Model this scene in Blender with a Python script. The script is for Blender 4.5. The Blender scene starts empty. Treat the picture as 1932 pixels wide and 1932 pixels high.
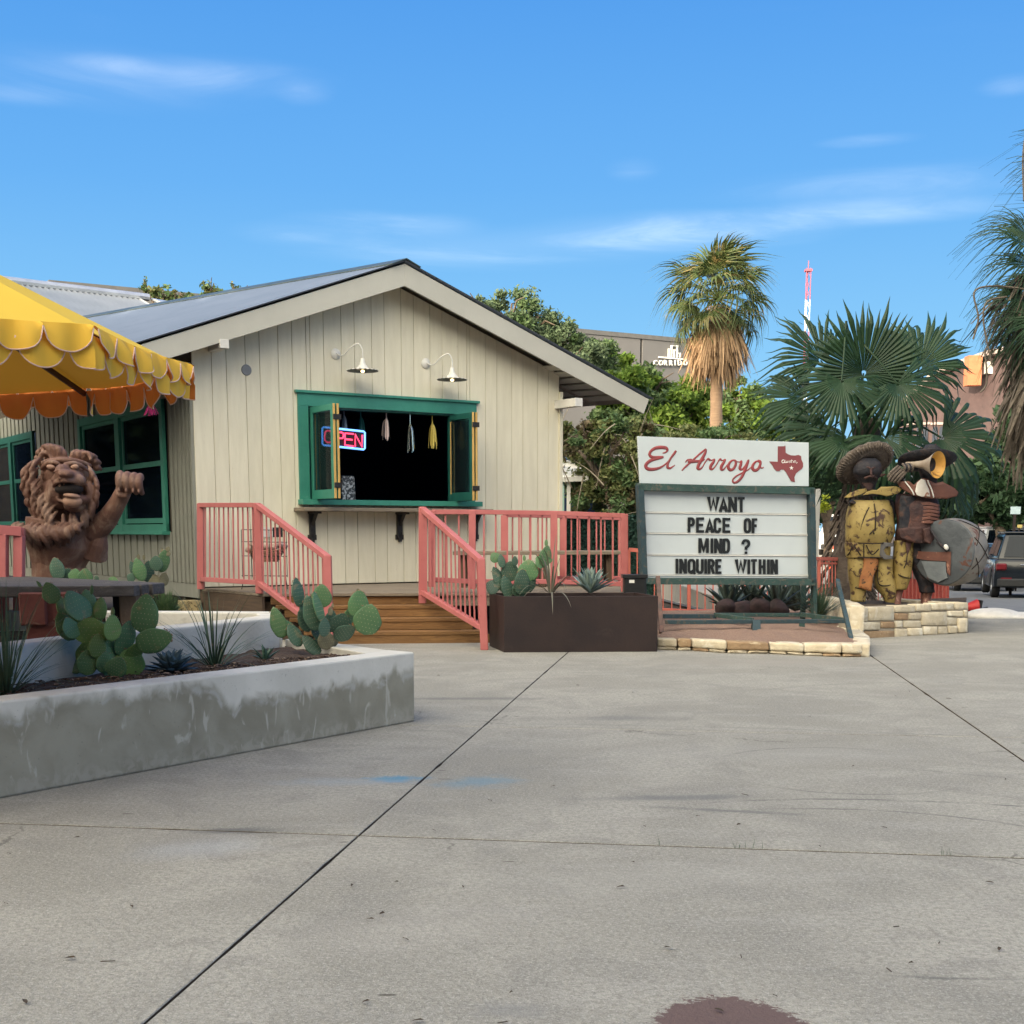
import bpy, bmesh, math, random
from mathutils import Vector, Matrix, noise
R_ = math.radians
V = Vector
rnd = random.Random(7)
sc = bpy.context.scene
COL = sc.collection
# ------------------------------------------------------------------ camera
FPX, UC, VC, HZ, EYE = 2470.0, 966.0, 1390.0, 1000.0, 1.3     # photo measured on a 1932 px wide grid
PITCH = math.atan((VC - HZ) / FPX)
cam_d = bpy.data.cameras.new('camera'); cam = bpy.data.objects.new('camera', cam_d); COL.objects.link(cam)
cam.location = (0, 0, EYE); cam.rotation_euler = (math.pi / 2 - PITCH, 0, 0)
cam_d.sensor_width = 36; cam_d.sensor_fit = 'HORIZONTAL'; cam_d.lens = 36 * FPX / 1932
cam_d.shift_y = (VC - 966) / 1932; cam_d.clip_start = 0.1; cam_d.clip_end = 3000
sc.camera = cam
def ray(u, v):
    return V((u - UC, FPX * math.cos(PITCH) + (VC - v) * math.sin(PITCH), -FPX * math.sin(PITCH) + (VC - v) * math.cos(PITCH)))
def P(u, v, Y):
    "world point at measured depth Y"
    d = ray(u, v); return V((0, 0, EYE)) + d * (Y / d.y)
def G(u, v, z=0.0):
    "world point on the horizontal plane z"
    d = ray(u, v); return V((0, 0, EYE)) + d * ((z - EYE) / d.z)
# ------------------------------------------------------------------ light
SUN_EL, SUN_AZ = R_(13.0), R_(216)       # azimuth: clockwise from +Y; sun stands behind the camera, to its left
sc.view_settings.view_transform = 'Standard'; sc.view_settings.look = 'None'
sc.view_settings.gamma = 1; EXPO = 0.5; sc.view_settings.exposure = EXPO
world = bpy.data.worlds.new('World'); sc.world = world; world.use_nodes = True
wn, wl = world.node_tree.nodes, world.node_tree.links
wn.clear()
wo = wn.new('ShaderNodeOutputWorld'); bg = wn.new('ShaderNodeBackground'); sky = wn.new('ShaderNodeTexSky')
sky.sky_type = 'NISHITA'; sky.sun_disc = False; sky.sun_elevation = SUN_EL; sky.sun_rotation = SUN_AZ
sky.air_density = 1.0; sky.dust_density = 0.6; sky.ozone_density = 1.0; sky.altitude = 150
bg.inputs[1].default_value = 0.1
# thin cirrus, mixed into the sky by direction
tc = wn.new('ShaderNodeTexCoord')
def wmath(op, a, b=None, clamp=False):
    n = wn.new('ShaderNodeMath'); n.operation = op; n.use_clamp = clamp
    for i, x in enumerate((a, b)):
        if x is None: continue
        if isinstance(x, (int, float)): n.inputs[i].default_value = x
        else: wl.new(x, n.inputs[i])
    return n.outputs[0]
sep = wn.new('ShaderNodeSeparateXYZ'); wl.new(tc.outputs['Generated'], sep.inputs[0])
az = wmath('ARCTAN2', sep.outputs[0], sep.outputs[1]); el = wmath('ARCSINE', sep.outputs[2])
cmb = wn.new('ShaderNodeCombineXYZ'); wl.new(az, cmb.inputs[0]); wl.new(el, cmb.inputs[1])
def wmap(loc, rot, scl):
    m = wn.new('ShaderNodeMapping'); m.inputs['Location'].default_value = loc; m.inputs['Rotation'].default_value = rot
    m.inputs['Scale'].default_value = scl; wl.new(cmb.outputs[0], m.inputs[0]); return m.outputs[0]
def wnoise(vec, scale, detail, dist, rough=.6):
    n = wn.new('ShaderNodeTexNoise'); n.inputs['Scale'].default_value = scale; n.inputs['Detail'].default_value = detail
    n.inputs['Distortion'].default_value = dist; n.inputs['Roughness'].default_value = rough; wl.new(vec, n.inputs['Vector']); return n.outputs['Fac']
def wramp(v, a, b):
    m = wn.new('ShaderNodeMapRange'); m.inputs[1].default_value = a; m.inputs[2].default_value = b
    m.interpolation_type = 'SMOOTHSTEP'; wl.new(v, m.inputs[0]); return m.outputs[0]
def wramp_lin(v, a, b):
    m = wn.new('ShaderNodeMapRange'); m.inputs[1].default_value = a; m.inputs[2].default_value = b; wl.new(v, m.inputs[0]); return m.outputs[0]
streak = wramp(wnoise(wmap((0.3, .1, 0), (0, 0, R_(-9)), (3.2, 22, 1)), 1.6, 9, .9, .62), .36, .78)
def wisp(u, v, su, sv, tilt, amp):
    "soft elongated patch of cirrus centred on a direction"
    d_ = ray(u, v).normalized(); a = math.atan2(d_.x, d_.y); e = math.asin(d_.z)
    m = wn.new('ShaderNodeMapping'); m.vector_type = 'POINT'
    m.inputs['Location'].default_value = (0, 0, 0)
    sb = wn.new('ShaderNodeVectorMath'); sb.operation = 'SUBTRACT'; sb.inputs[1].default_value = (a, e, 0); wl.new(cmb.outputs[0], sb.inputs[0])
    wl.new(sb.outputs[0], m.inputs[0]); m.inputs['Rotation'].default_value = (0, 0, tilt); m.inputs['Scale'].default_value = (2530 / su, 2530 / sv, 1)
    ln = wn.new('ShaderNodeVectorMath'); ln.operation = 'LENGTH'; wl.new(m.outputs[0], ln.inputs[0])
    return wmath('MULTIPLY', wramp(ln.outputs['Value'], 1.0, 0.0), amp)
tot = None
for w in ((200, 150, 330, 60, R_(2), .34), (430, 145, 230, 38, R_(9), .5), (572, 172, 70, 28, R_(20), .6), (215, 122, 110, 22, R_(-8), .55), (30, 178, 120, 22, R_(0), .35),
          (900, 468, 420, 46, R_(3), .5), (1270, 438, 360, 44, R_(-4), .8), (1620, 402, 360, 30, R_(-7), .55), (820, 425, 120, 26, R_(-8), .6), (700, 420, 200, 26, R_(4), .3),
          (540, 440, 120, 26, R_(30), .3), (1700, 345, 420, 40, R_(-2), .28), (1910, 160, 70, 22, R_(-25), .5), (1640, 265, 110, 14, R_(3), .3),
          (1195, 320, 60, 26, R_(30), .18), (960, 690, 1500, 90, 0, .0)):
    x = wisp(*w[:5], w[5] * (1.05 if w[1] < 200 else 1.5)); tot = x if tot is None else wmath('ADD', tot, x)
gen = wmath('MULTIPLY', wramp(wnoise(wmap((1.7, 5.1, 0), (0, 0, R_(6)), (1.4, 7, 1)), 1.1, 8, .6), .52, .9), .25)
gen = wmath('MULTIPLY', gen, wramp(el, 0.02, .5))
cl = wmath('ADD', wmath('MULTIPLY', tot, wmath('ADD', wmath('MULTIPLY', streak, .8), .2)), wmath('MULTIPLY', gen, streak), True)
# colour grade of the clear sky: pale near the horizon, deep blue above, whiter towards the low sun
sdir = V((math.sin(SUN_AZ) * math.cos(SUN_EL), math.cos(SUN_AZ) * math.cos(SUN_EL), math.sin(SUN_EL)))   # towards the sun
KS = 10.0 / 2 ** EXPO
ramp = wn.new('ShaderNodeValToRGB'); wl.new(wramp_lin(el, 0.0, 1.2), ramp.inputs[0])
els = ramp.color_ramp.elements; els[0].position = 0.0; els[0].color = (.36, .70, .95, 1); els[1].position = 1.0; els[1].color = (.045, .20, .62, 1)
for p_, c_ in ((.10, (.25, .61, .98)), (.20, (.14, .455, .94)), (.31, (.082, .345, .87)), (.45, (.055, .26, .76))):
    e_ = els.new(p_); e_.color = (*c_, 1)
scl_ = wn.new('ShaderNodeVectorMath'); scl_.operation = 'SCALE'; scl_.inputs[3].default_value = KS; wl.new(ramp.outputs[0], scl_.inputs[0])
dt = wn.new('ShaderNodeVectorMath'); dt.operation = 'DOT_PRODUCT'; dt.inputs[1].default_value = sdir; wl.new(tc.outputs['Generated'], dt.inputs[0])
glow = wmath('POWER', wramp_lin(dt.outputs['Value'], -.35, 1.0), 2.3)
gl = wn.new('ShaderNodeMix'); gl.data_type = 'RGBA'; wl.new(glow, gl.inputs[0]); wl.new(scl_.outputs[0], gl.inputs[6]); gl.inputs[7].default_value = tuple(KS * x for x in (9.9, 8.95, 6.8)) + (1,)
tint = wn.new('ShaderNodeMix'); tint.data_type = 'RGBA'; tint.inputs[0].default_value = .05
wl.new(gl.outputs[2], tint.inputs[6]); wl.new(sky.outputs[0], tint.inputs[7])
mx = wn.new('ShaderNodeMix'); mx.data_type = 'RGBA'; mx.blend_type = 'MIX'
cloudc = wn.new('ShaderNodeMix'); cloudc.data_type = 'RGBA'; cloudc.blend_type = 'ADD'; cloudc.inputs[0].default_value = 1
wl.new(tint.outputs[2], cloudc.inputs[6]); cloudc.inputs[7].default_value = (.42 * KS, .36 * KS, .22 * KS, 1)
wl.new(cl, mx.inputs[0]); wl.new(tint.outputs[2], mx.inputs[6]); wl.new(cloudc.outputs[2], mx.inputs[7])
wl.new(mx.outputs[2], bg.inputs[0]); wl.new(bg.outputs[0], wo.inputs[0])
sund = bpy.data.lights.new('sun', 'SUN'); sund.energy = 4.5; sund.angle = R_(.5); sund.color = (1.0, .80, .58)
suno = bpy.data.objects.new('sun', sund); COL.objects.link(suno)
suno.rotation_euler = sdir.to_track_quat('Z', 'Y').to_euler(); suno.location = (-20, -30, 20)

# ------------------------------------------------------------------ materials
def new_mat(name):
    m = bpy.data.materials.new(name); m.use_nodes = True
    nt = m.node_tree; b = nt.nodes['Principled BSDF']; return m, nt, nt.nodes, nt.links, b
MC = {}
def pm(name, c1, c2=None, scale=4, rough=.8, bump=.15, bscale=60, metal=0, objvar=.0, stretch=(1, 1, 1), detail=6, mixlo=.35, mixhi=.65,
       c3=None, s3=8, lo3=.6, hi3=.7, spec=.4, coords='pos', trans=0, dist=0.0):
    "procedural material: two colours mixed by noise, a third in patches, small relief, per-object variation"
    if name in MC: return MC[name]
    m, nt, N, L, b = new_mat(name); MC[name] = m
    if coords == 'pos': g = N.new('ShaderNodeNewGeometry'); vec = g.outputs['Position']
    else: g = N.new('ShaderNodeTexCoord'); vec = g.outputs['Object']
    oi = N.new('ShaderNodeObjectInfo')
    off = N.new('ShaderNodeVectorMath'); off.operation = 'MULTIPLY_ADD'
    cx = N.new('ShaderNodeCombineXYZ'); L.new(oi.outputs['Random'], cx.inputs[0]); L.new(oi.outputs['Random'], cx.inputs[2])
    L.new(cx.outputs[0], off.inputs[0]); off.inputs[1].default_value = (37, 0, 53) if objvar or coords != 'pos' else (0, 0, 0); L.new(vec, off.inputs[2])
    mp = N.new('ShaderNodeMapping'); mp.inputs['Scale'].default_value = stretch; L.new(off.outputs[0], mp.inputs[0])
    def nz(sc_, det=detail, ds=dist):
        n = N.new('ShaderNodeTexNoise'); n.inputs['Scale'].default_value = sc_; n.inputs['Detail'].default_value = det
        n.inputs['Distortion'].default_value = ds; n.inputs['Roughness'].default_value = .62
        L.new(mp.outputs[0], n.inputs['Vector']); return n.outputs['Fac']
    def rmp(v, a, b_):
        r = N.new('ShaderNodeMapRange'); r.inputs[1].default_value = a; r.inputs[2].default_value = b_; L.new(v, r.inputs[0]); return r.outputs[0]
    def mixc(f, a, b_, mode='MIX'):
        x = N.new('ShaderNodeMix'); x.data_type = 'RGBA'; x.blend_type = mode
        if isinstance(f, float): x.inputs[0].default_value = f
        else: L.new(f, x.inputs[0])
        for i, c in ((6, a), (7, b_)):
            if isinstance(c, tuple): x.inputs[i].default_value = (*c[:3], 1)
            else: L.new(c, x.inputs[i])
        return x.outputs[2]
    c2 = c2 or tuple(x * .8 for x in c1)
    col = mixc(rmp(nz(scale), mixlo, mixhi), c1, c2)
    if c3: col = mixc(rmp(nz(s3, 8, .8), lo3, hi3), col, c3)
    if objvar:
        hs = N.new('ShaderNodeHueSaturation')
        r = N.new('ShaderNodeMapRange'); r.inputs[3].default_value = 1 - objvar; r.inputs[4].default_value = 1 + objvar
        L.new(oi.outputs['Random'], r.inputs[0]); L.new(r.outputs[0], hs.inputs['Value']); L.new(col, hs.inputs['Color']); col = hs.outputs[0]
    L.new(col, b.inputs['Base Color'])
    b.inputs['Roughness'].default_value = rough; b.inputs['Metallic'].default_value = metal
    b.inputs['Specular IOR Level'].default_value = spec
    if bump:
        bp = N.new('ShaderNodeBump'); bp.inputs['Strength'].default_value = bump; bp.inputs['Distance'].default_value = .02
        L.new(nz(bscale, 4), bp.inputs['Height']); L.new(bp.outputs[0], b.inputs['Normal'])
    if trans:
        tr = N.new('ShaderNodeBsdfTranslucent'); L.new(col, tr.inputs[0]); ms = N.new('ShaderNodeMixShader'); ms.inputs[0].default_value = trans
        L.new(b.outputs[0], ms.inputs[1]); L.new(tr.outputs[0], ms.inputs[2]); L.new(ms.outputs[0], N['Material Output'].inputs[0])
    return m
def emi(name, c, s):
    if name in MC: return MC[name]
    m, nt, N, L, b = new_mat(name); MC[name] = m
    b.inputs['Base Color'].default_value = (*c, 1); b.inputs['Emission Color'].default_value = (*c, 1); b.inputs['Emission Strength'].default_value = s
    return m
def glassm(name, tint=(.02, .03, .035), alpha=.55, rough=.03):
    if name in MC: return MC[name]
    m, nt, N, L, b = new_mat(name); MC[name] = m
    b.inputs['Base Color'].default_value = (*tint, 1); b.inputs['Roughness'].default_value = rough; b.inputs['Specular IOR Level'].default_value = .6
    tr = N.new('ShaderNodeBsdfTransparent'); tr.inputs[0].default_value = (.75, .82, .85, 1); ms = N.new('ShaderNodeMixShader'); ms.inputs[0].default_value = alpha
    L.new(tr.outputs[0], ms.inputs[1]); L.new(b.outputs[0], ms.inputs[2]); L.new(ms.outputs[0], N['Material Output'].inputs[0])
    return m
# ------------------------------------------------------------------ objects
OFF = {}
def thing(name, label, cat, loc=(0, 0, 0), group=None, kind=None):
    o = bpy.data.objects.new(name, None); o.empty_display_size = .2; COL.objects.link(o); o.location = loc
    o['label'] = label; o['category'] = cat
    if group: o['group'] = group
    if kind: o['kind'] = kind
    OFF[o.name] = V(loc); return o
def struct(o): o['kind'] = 'structure'; return o
def tag(o, label, cat, group=None, kind=None):
    o['label'] = label; o['category'] = cat
    if group: o['group'] = group
    if kind: o['kind'] = kind
    return o
def link(name, me, parent=None, loc=None, rot=None):
    o = bpy.data.objects.new(name, me); COL.objects.link(o)
    if loc is not None: o.location = V(loc)
    if parent:
        o.parent = parent; o.location = o.location - OFF.get(parent.name, V((0, 0, 0)))
        OFF[o.name] = V((0, 0, 0)) + OFF.get(parent.name, V((0, 0, 0))) + o.location
    else: OFF[o.name] = V(o.location)
    if rot is not None:
        o.rotation_mode = 'QUATERNION'; o.rotation_quaternion = rot if not isinstance(rot, Matrix) else rot.to_quaternion()
    return o
class MB:
    def __init__(s): s.v = []; s.f = []; s.mi = []; s.cur = 0
    def add(s, vs, fs):
        n = len(s.v); s.v += [tuple(x) for x in vs]; s.f += [tuple(n + i for i in f) for f in fs]; s.mi += [s.cur] * len(fs); return s
    def box(s, c, d, M=None):
        c = V(c); vs = [V((x * d[0] / 2, y * d[1] / 2, z * d[2] / 2)) for x in (-1, 1) for y in (-1, 1) for z in (-1, 1)]
        if M: vs = [M @ p for p in vs]
        return s.add([p + c for p in vs], [(0, 1, 3, 2), (4, 6, 7, 5), (0, 4, 5, 1), (2, 3, 7, 6), (0, 2, 6, 4), (1, 5, 7, 3)])
    def bar(s, a, b, w, h, up=(0, 0, 1)):
        a, b = V(a), V(b); return s.box((a + b) / 2, ((b - a).length, w, h), frame(b - a, up))
    def tube(s, pts, r, n=8, cap=True, flat=1.0, up=None):
        pts = [V(p) for p in pts]; k = len(pts); rr = r if isinstance(r, (list, tuple)) else [r] * k
        vs = []; t0 = None; nx = None
        for i, p in enumerate(pts):
            t = (pts[min(i + 1, k - 1)] - pts[max(i - 1, 0)]).normalized()
            if nx is None:
                a = V(up) if up else (V((0, 0, 1)) if abs(t.z) < .9 else V((0, 1, 0)))
                nx = (a - t * a.dot(t)).normalized()
            else: nx = (nx - t * nx.dot(t)).normalized()
            by = t.cross(nx)
            for j in range(n):
                q = 2 * math.pi * j / n; vs.append(p + nx * math.cos(q) * rr[i] * flat + by * math.sin(q) * rr[i])
        fs = [(i * n + j, i * n + (j + 1) % n, (i + 1) * n + (j + 1) % n, (i + 1) * n + j) for i in range(k - 1) for j in range(n)]
        if cap: fs += [tuple(range(n))[::-1], tuple((k - 1) * n + j for j in range(n))]
        return s.add(vs, fs)
    def ell(s, c, r, M=None, n=12, m=8):
        c = V(c); vs = []; fs = []
        for i in range(m + 1):
            th = math.pi * i / m
            for j in range(n):
                q = 2 * math.pi * j / n; p = V((r[0] * math.sin(th) * math.cos(q), r[1] * math.sin(th) * math.sin(q), r[2] * math.cos(th)))
                vs.append(c + (M @ p if M else p))
        fs = [(i * n + j, (i + 1) * n + j, (i + 1) * n + (j + 1) % n, i * n + (j + 1) % n) for i in range(m) for j in range(n)]
        return s.add(vs, fs)
    def lathe(s, prof, c, M=None, n=24):
        c = V(c); vs = []
        for (r, z) in prof:
            for j in range(n):
                q = 2 * math.pi * j / n; p = V((r * math.cos(q), r * math.sin(q), z)); vs.append(c + (M @ p if M else p))
        k = len(prof); return s.add(vs, [(i * n + j, i * n + (j + 1) % n, (i + 1) * n + (j + 1) % n, (i + 1) * n + j) for i in range(k - 1) for j in range(n)])
    def prism(s, pts, ext):
        "closed polygon pts (3D) extruded by vector ext"
        pts = [V(p) for p in pts]; e = V(ext); n = len(pts)
        nn = V((0, 0, 0))
        for i in range(n): nn += (pts[i] - pts[0]).cross(pts[(i + 1) % n] - pts[0])
        fs = [tuple(range(n)) if nn.dot(e) < 0 else tuple(range(n))[::-1], tuple(range(n, 2 * n))[::-1] if nn.dot(e) < 0 else tuple(range(n, 2 * n))]
        for i in range(n):
            j = (i + 1) % n
            fs.append((i, i + n, j + n, j) if nn.dot(e) < 0 else (i, j, j + n, i + n))
        return s.add(pts + [p + e for p in pts], fs)
    def mesh(s, name, mats, smooth=False):
        me = bpy.data.meshes.new(name); me.from_pydata(s.v, [], s.f)
        for m in (mats if isinstance(mats, (list, tuple)) else [mats]): me.materials.append(m)
        if max(s.mi, default=0) > 0: me.polygons.foreach_set('material_index', s.mi)
        if smooth: me.polygons.foreach_set('use_smooth', [True] * len(me.polygons))
        me.update(); return me
    def build(s, name, mats, parent=None, smooth=False, loc=None, bevel=0, seg=2):
        o0 = V(loc) if loc is not None else (OFF[parent.name] if parent else V((0, 0, 0)))
        s.v = [tuple(V(p) - o0) for p in s.v]
        me = s.mesh(name, mats, smooth)
        if bevel: bev(me, bevel, seg)
        return link(name, me, parent, o0)
def bev(me, w, seg=1, ang=R_(30)):
    bm = bmesh.new(); bm.from_mesh(me); bmesh.ops.recalc_face_normals(bm, faces=bm.faces)
    es = [e for e in bm.edges if len(e.link_faces) == 2 and e.calc_face_angle(0) > ang]
    bmesh.ops.bevel(bm, geom=es, offset=w, segments=seg, affect='EDGES', profile=.5, clamp_overlap=True)
    bm.to_mesh(me); bm.free(); me.update()
def frame(x, up=(0, 0, 1)):
    x = V(x).normalized(); z = V(up); z = (z - x * z.dot(x)); z = z.normalized() if z.length > 1e-5 else V((0, 1, 0)); y = z.cross(x)
    return Matrix((x, y, z)).transposed()
BC = {}
def bx(name, mat, parent, c, d, M=None, b=.003):
    "one bevelled box-shaped piece, mesh data shared between pieces of the same size"
    key = (tuple(round(x, 3) for x in d), b, mat.name)
    if key not in BC:
        me = MB().box((0, 0, 0), d).mesh(name, mat)
        if b: bev(me, min(b, min(d) * .3))
        BC[key] = me
    return link(name, BC[key], parent, c, M)
def br(name, mat, parent, a, b_, w, h, up=(0, 0, 1), bv=.003):
    a, b_ = V(a), V(b_); return bx(name, mat, parent, (a + b_) / 2, ((b_ - a).length, w, h), frame(b_ - a, up), bv)
def wrinkle(me, amp, sc_, seed=0):
    for v in me.vertices:
        v.co += noise.noise_vector(v.co * sc_ + V((seed, seed * 2, 0))) * amp
def catmull(pts, n=6):
    pts = [V(p) for p in pts]; out = []
    for i in range(len(pts) - 1):
        p0, p1, p2, p3 = pts[max(i - 1, 0)], pts[i], pts[i + 1], pts[min(i + 2, len(pts) - 1)]
        for k in range(n):
            t = k / n; out.append(.5 * ((2 * p1) + (-p0 + p2) * t + (2 * p0 - 5 * p1 + 4 * p2 - p3) * t * t + (-p0 + 3 * p1 - 3 * p2 + p3) * t ** 3))
    out.append(pts[-1]); return out
# ------------------------------------------------------------------ shared materials
concrete = None
def concrete_mat():
    m, nt, N, L, b = new_mat('concrete_ground')
    g = N.new('ShaderNodeNewGeometry'); pos = g.outputs['Position']
    def nz(s, det=6, st=(1, 1, 1), rot=0, dist=0, rough=.6):
        mp = N.new('ShaderNodeMapping'); mp.inputs['Scale'].default_value = st; mp.inputs['Rotation'].default_value = (0, 0, rot); L.new(pos, mp.inputs[0])
        n = N.new('ShaderNodeTexNoise'); n.inputs['Scale'].default_value = s; n.inputs['Detail'].default_value = det; n.inputs['Distortion'].default_value = dist
        n.inputs['Roughness'].default_value = rough; L.new(mp.outputs[0], n.inputs['Vector']); return n.outputs['Fac']
    def rm(v, a, b_, c=0, d=1, sm=True):
        r = N.new('ShaderNodeMapRange'); r.inputs[1].default_value = a; r.inputs[2].default_value = b_; r.inputs[3].default_value = c; r.inputs[4].default_value = d
        if sm: r.interpolation_type = 'SMOOTHSTEP'
        L.new(v, r.inputs[0]); return r.outputs[0]
    def mt(op, a, b_):
        n = N.new('ShaderNodeMath'); n.operation = op
        for i, x in enumerate((a, b_)):
            if isinstance(x, (int, float)): n.inputs[i].default_value = x
            else: L.new(x, n.inputs[i])
        return n.outputs[0]
    def mix(f, a, b_, mode='MIX'):
        x = N.new('ShaderNodeMix'); x.data_type = 'RGBA'; x.blend_type = mode
        if isinstance(f, (int, float)): x.inputs[0].default_value = f
        else: L.new(f, x.inputs[0])
        for i, c in ((6, a), (7, b_)):
            if isinstance(c, tuple): x.inputs[i].default_value = (*c[:3], 1)
            else: L.new(c, x.inputs[i])
        return x.outputs[2]
    col = mix(rm(nz(.8, 8, dist=.8), .36, .64), (.235, .225, .197), (.35, .335, .295))
    col = mix(rm(nz(2.2, 9, dist=1.2), .46, .66, 0, .75), col, (.20, .193, .178))
    col = mix(rm(nz(1.3, 9, (1, 2.5, 1), .5), .52, .72, 0, .7), col, (.36, .345, .315))
    # exposed fine aggregate
    f1 = nz(90, 3, rough=.7); f2 = nz(240, 2)
    g1, g2 = nz(38, 4, rough=.75), nz(75, 3, rough=.7)
    col = mix(rm(g1, .42, .60, 0, .7), col, (.175, .167, .147))
    col = mix(rm(g2, .52, .64, 0, .7), col, (.42, .41, .375))
    col = mix(rm(f1, .35, .65, .0, .45), col, mix(rm(f2, .35, .65), (.13, .125, .11), (.48, .465, .43)))
    col = mix(rm(nz(420, 2), .62, .7, 0, .6), col, (.12, .11, .10))
    # small dark spots (gum, leaves' stains)
    vo = N.new('ShaderNodeTexVoronoi'); vo.inputs['Scale'].default_value = 1.5; vo.inputs['Randomness'].default_value = 1; L.new(pos, vo.inputs['Vector'])
    sp = mt('MULTIPLY', rm(vo.outputs['Distance'], .045, .015), rm(nz(3, 2), .5, .56))
    col = mix(mt('MULTIPLY', sp, .65), col, (.10, .09, .08))
    cr_ = N.new('ShaderNodeTexVoronoi'); cr_.feature = 'DISTANCE_TO_EDGE'; cr_.inputs['Scale'].default_value = .33
    wv = N.new('ShaderNodeVectorMath'); wv.operation = 'ADD'; nv = N.new('ShaderNodeTexNoise'); nv.inputs['Scale'].default_value = 2.2; nv.inputs['Detail'].default_value = 6; L.new(pos, nv.inputs['Vector']); sc2 = N.new('ShaderNodeVectorMath'); sc2.operation = 'SCALE'; sc2.inputs[3].default_value = .5; L.new(nv.outputs['Color'], sc2.inputs[0]); L.new(pos, wv.inputs[0]); L.new(sc2.outputs[0], wv.inputs[1]); L.new(wv.outputs[0], cr_.inputs['Vector'])
    col = mix(mt('MULTIPLY', rm(cr_.outputs['Distance'], .0035, .001), rm(nz(.7, 3), .56, .6, 0, .6)), col, (.11, .105, .095))
    vo2 = N.new('ShaderNodeTexVoronoi'); vo2.inputs['Scale'].default_value = 5; mp2 = N.new('ShaderNodeMapping'); mp2.inputs['Scale'].default_value = (.5, 1.6, 1); L.new(pos, mp2.inputs[0]); L.new(mp2.outputs[0], vo2.inputs['Vector'])
    col = mix(mt('MULTIPLY', rm(vo2.outputs['Distance'], .085, .05), rm(nz(1.9, 3), .56, .62, 0, .85)), col, (.075, .065, .055))
    def blob(u, v, ru, rv, tilt, c, amt, edge=.35, ns=3.0, na=.9):
        ctr = G(u, v); sb = N.new('ShaderNodeVectorMath'); sb.operation = 'SUBTRACT'; sb.inputs[1].default_value = ctr; L.new(pos, sb.inputs[0])
        mp = N.new('ShaderNodeMapping'); mp.vector_type = 'TEXTURE'; mp.inputs['Rotation'].default_value = (0, 0, tilt); mp.inputs['Scale'].default_value = (ru, rv, 1); L.new(sb.outputs[0], mp.inputs[0])
        ln = N.new('ShaderNodeVectorMath'); ln.operation = 'LENGTH'; L.new(mp.outputs[0], ln.inputs[0])
        d = mt('ADD', ln.outputs['Value'], mt('MULTIPLY', mt('SUBTRACT', nz(ns, 8, dist=.5, rough=.7), .5), na))
        return lambda cc: mix(mt('MULTIPLY', rm(d, 1, 1 - edge), amt), cc, c)
    for a in ((745, 1470, .22, .13, 0, (.10, .24, .36), .9, .8, 9, 2.0), (905, 1475, .32, .22, .3, (.15, .24, .31), .7, .9, 7, 1.8), (640, 1475, .5, .16, 0, (.27, .31, .35), .5, .9, 6, 1.6),
              (370, 1600, .42, .26, .4, (.36, .38, .42), .35, .95, 3, 1.2), (430, 1568, .3, .09, 0, (.11, .112, .118), .8, .9, 5, 1.6),
              (1270, 1505, .65, .10, .05, (.13, .133, .14), .6, .8, 5, 1.2), (1380, 1530, .5, .05, -.25, (.12, .12, .125), .65, .9, 8, 1.5),
              (880, 1318, 1.0, .12, 0, (.13, .13, .13), .6, .9, 5, 1.4), (1180, 1355, .6, .2, 0, (.15, .15, .152), .5, .9, 3, 1.4), (960, 1905, .18, .09, 0, (.2, .2, .2), .5, .9, 8, 1.4),
              (840, 1470, .05, .03, 0, (.15, .14, .13), .6, .6, 5, .8), (1450, 1250, 1.8, .5, 0, (.27, .25, .225), .5, .9, 2, 1.2), (1180, 1660, 1.0, .35, .2, (.33, .32, .295), .25, .9, 2, 1.4),
              (700, 1760, .8, .3, .4, (.33, .315, .29), .25, .9, 2, 1.4), (1500, 1420, 1.4, .5, 0, (.33, .32, .30), .25, .9, 2, 1.4),
              (1390, 1962, .225, .33, 0, (.115, .075, .072), .95, .08, 34, .85)):
        col = blob(*a)(col)
    # curved tyre marks: rings in world space
    def arc(c0, rad, w, amt, ys):
        sb = N.new('ShaderNodeVectorMath'); sb.operation = 'DISTANCE'; sb.inputs[1].default_value = c0; L.new(pos, sb.inputs[0])
        d = mt('ABSOLUTE', mt('SUBTRACT', mt('ADD', sb.outputs['Value'], mt('MULTIPLY', nz(1.5, 3), .05)), rad), 0)
        s3 = N.new('ShaderNodeSeparateXYZ'); L.new(pos, s3.inputs[0])
        msk = mt('MULTIPLY', rm(s3.outputs[0], ys[0], ys[0] + .5), rm(s3.outputs[0], ys[1], ys[1] - .8))
        fc = mt('MULTIPLY', mt('MULTIPLY', rm(d, w, w * .2), msk), mt('MULTIPLY', rm(nz(14, 4, (.3, 1, 1)), .3, .6), amt))
        return lambda cc: mix(fc, cc, (.085, .085, .088))
    for (u1, v1, u2, v2, bow, w, amt) in ((1340, 1512, 1932, 1520, .12, .025, .7), (1420, 1480, 1700, 1500, -.1, .02, .5), (1360, 1530, 1900, 1552, .18, .02, .6), (1000, 1365, 1932, 1392, .1, .025, .3), (1450, 1300, 1932, 1290, .3, .03, .3)):
        a_, b_ = G(u1, v1), G(u2, v2); md = (a_ + b_) / 2; ch = b_ - a_; nrm = V((-ch.y, ch.x, 0)).normalized(); h = bow
        rad = (ch.length ** 2 / 4 + h * h) / (2 * abs(h)); c0 = md - nrm * (rad - abs(h)) * (1 if h > 0 else -1)
        col = arc(c0, rad, w, amt, (a_.x - .2, b_.x + .6))(col)
    L.new(col, b.inputs['Base Color']); b.inputs['Roughness'].default_value = .92; b.inputs['Specular IOR Level'].default_value = .25
    bp = N.new('ShaderNodeBump'); bp.inputs['Strength'].default_value = .9; bp.inputs['Distance'].default_value = .006
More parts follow.
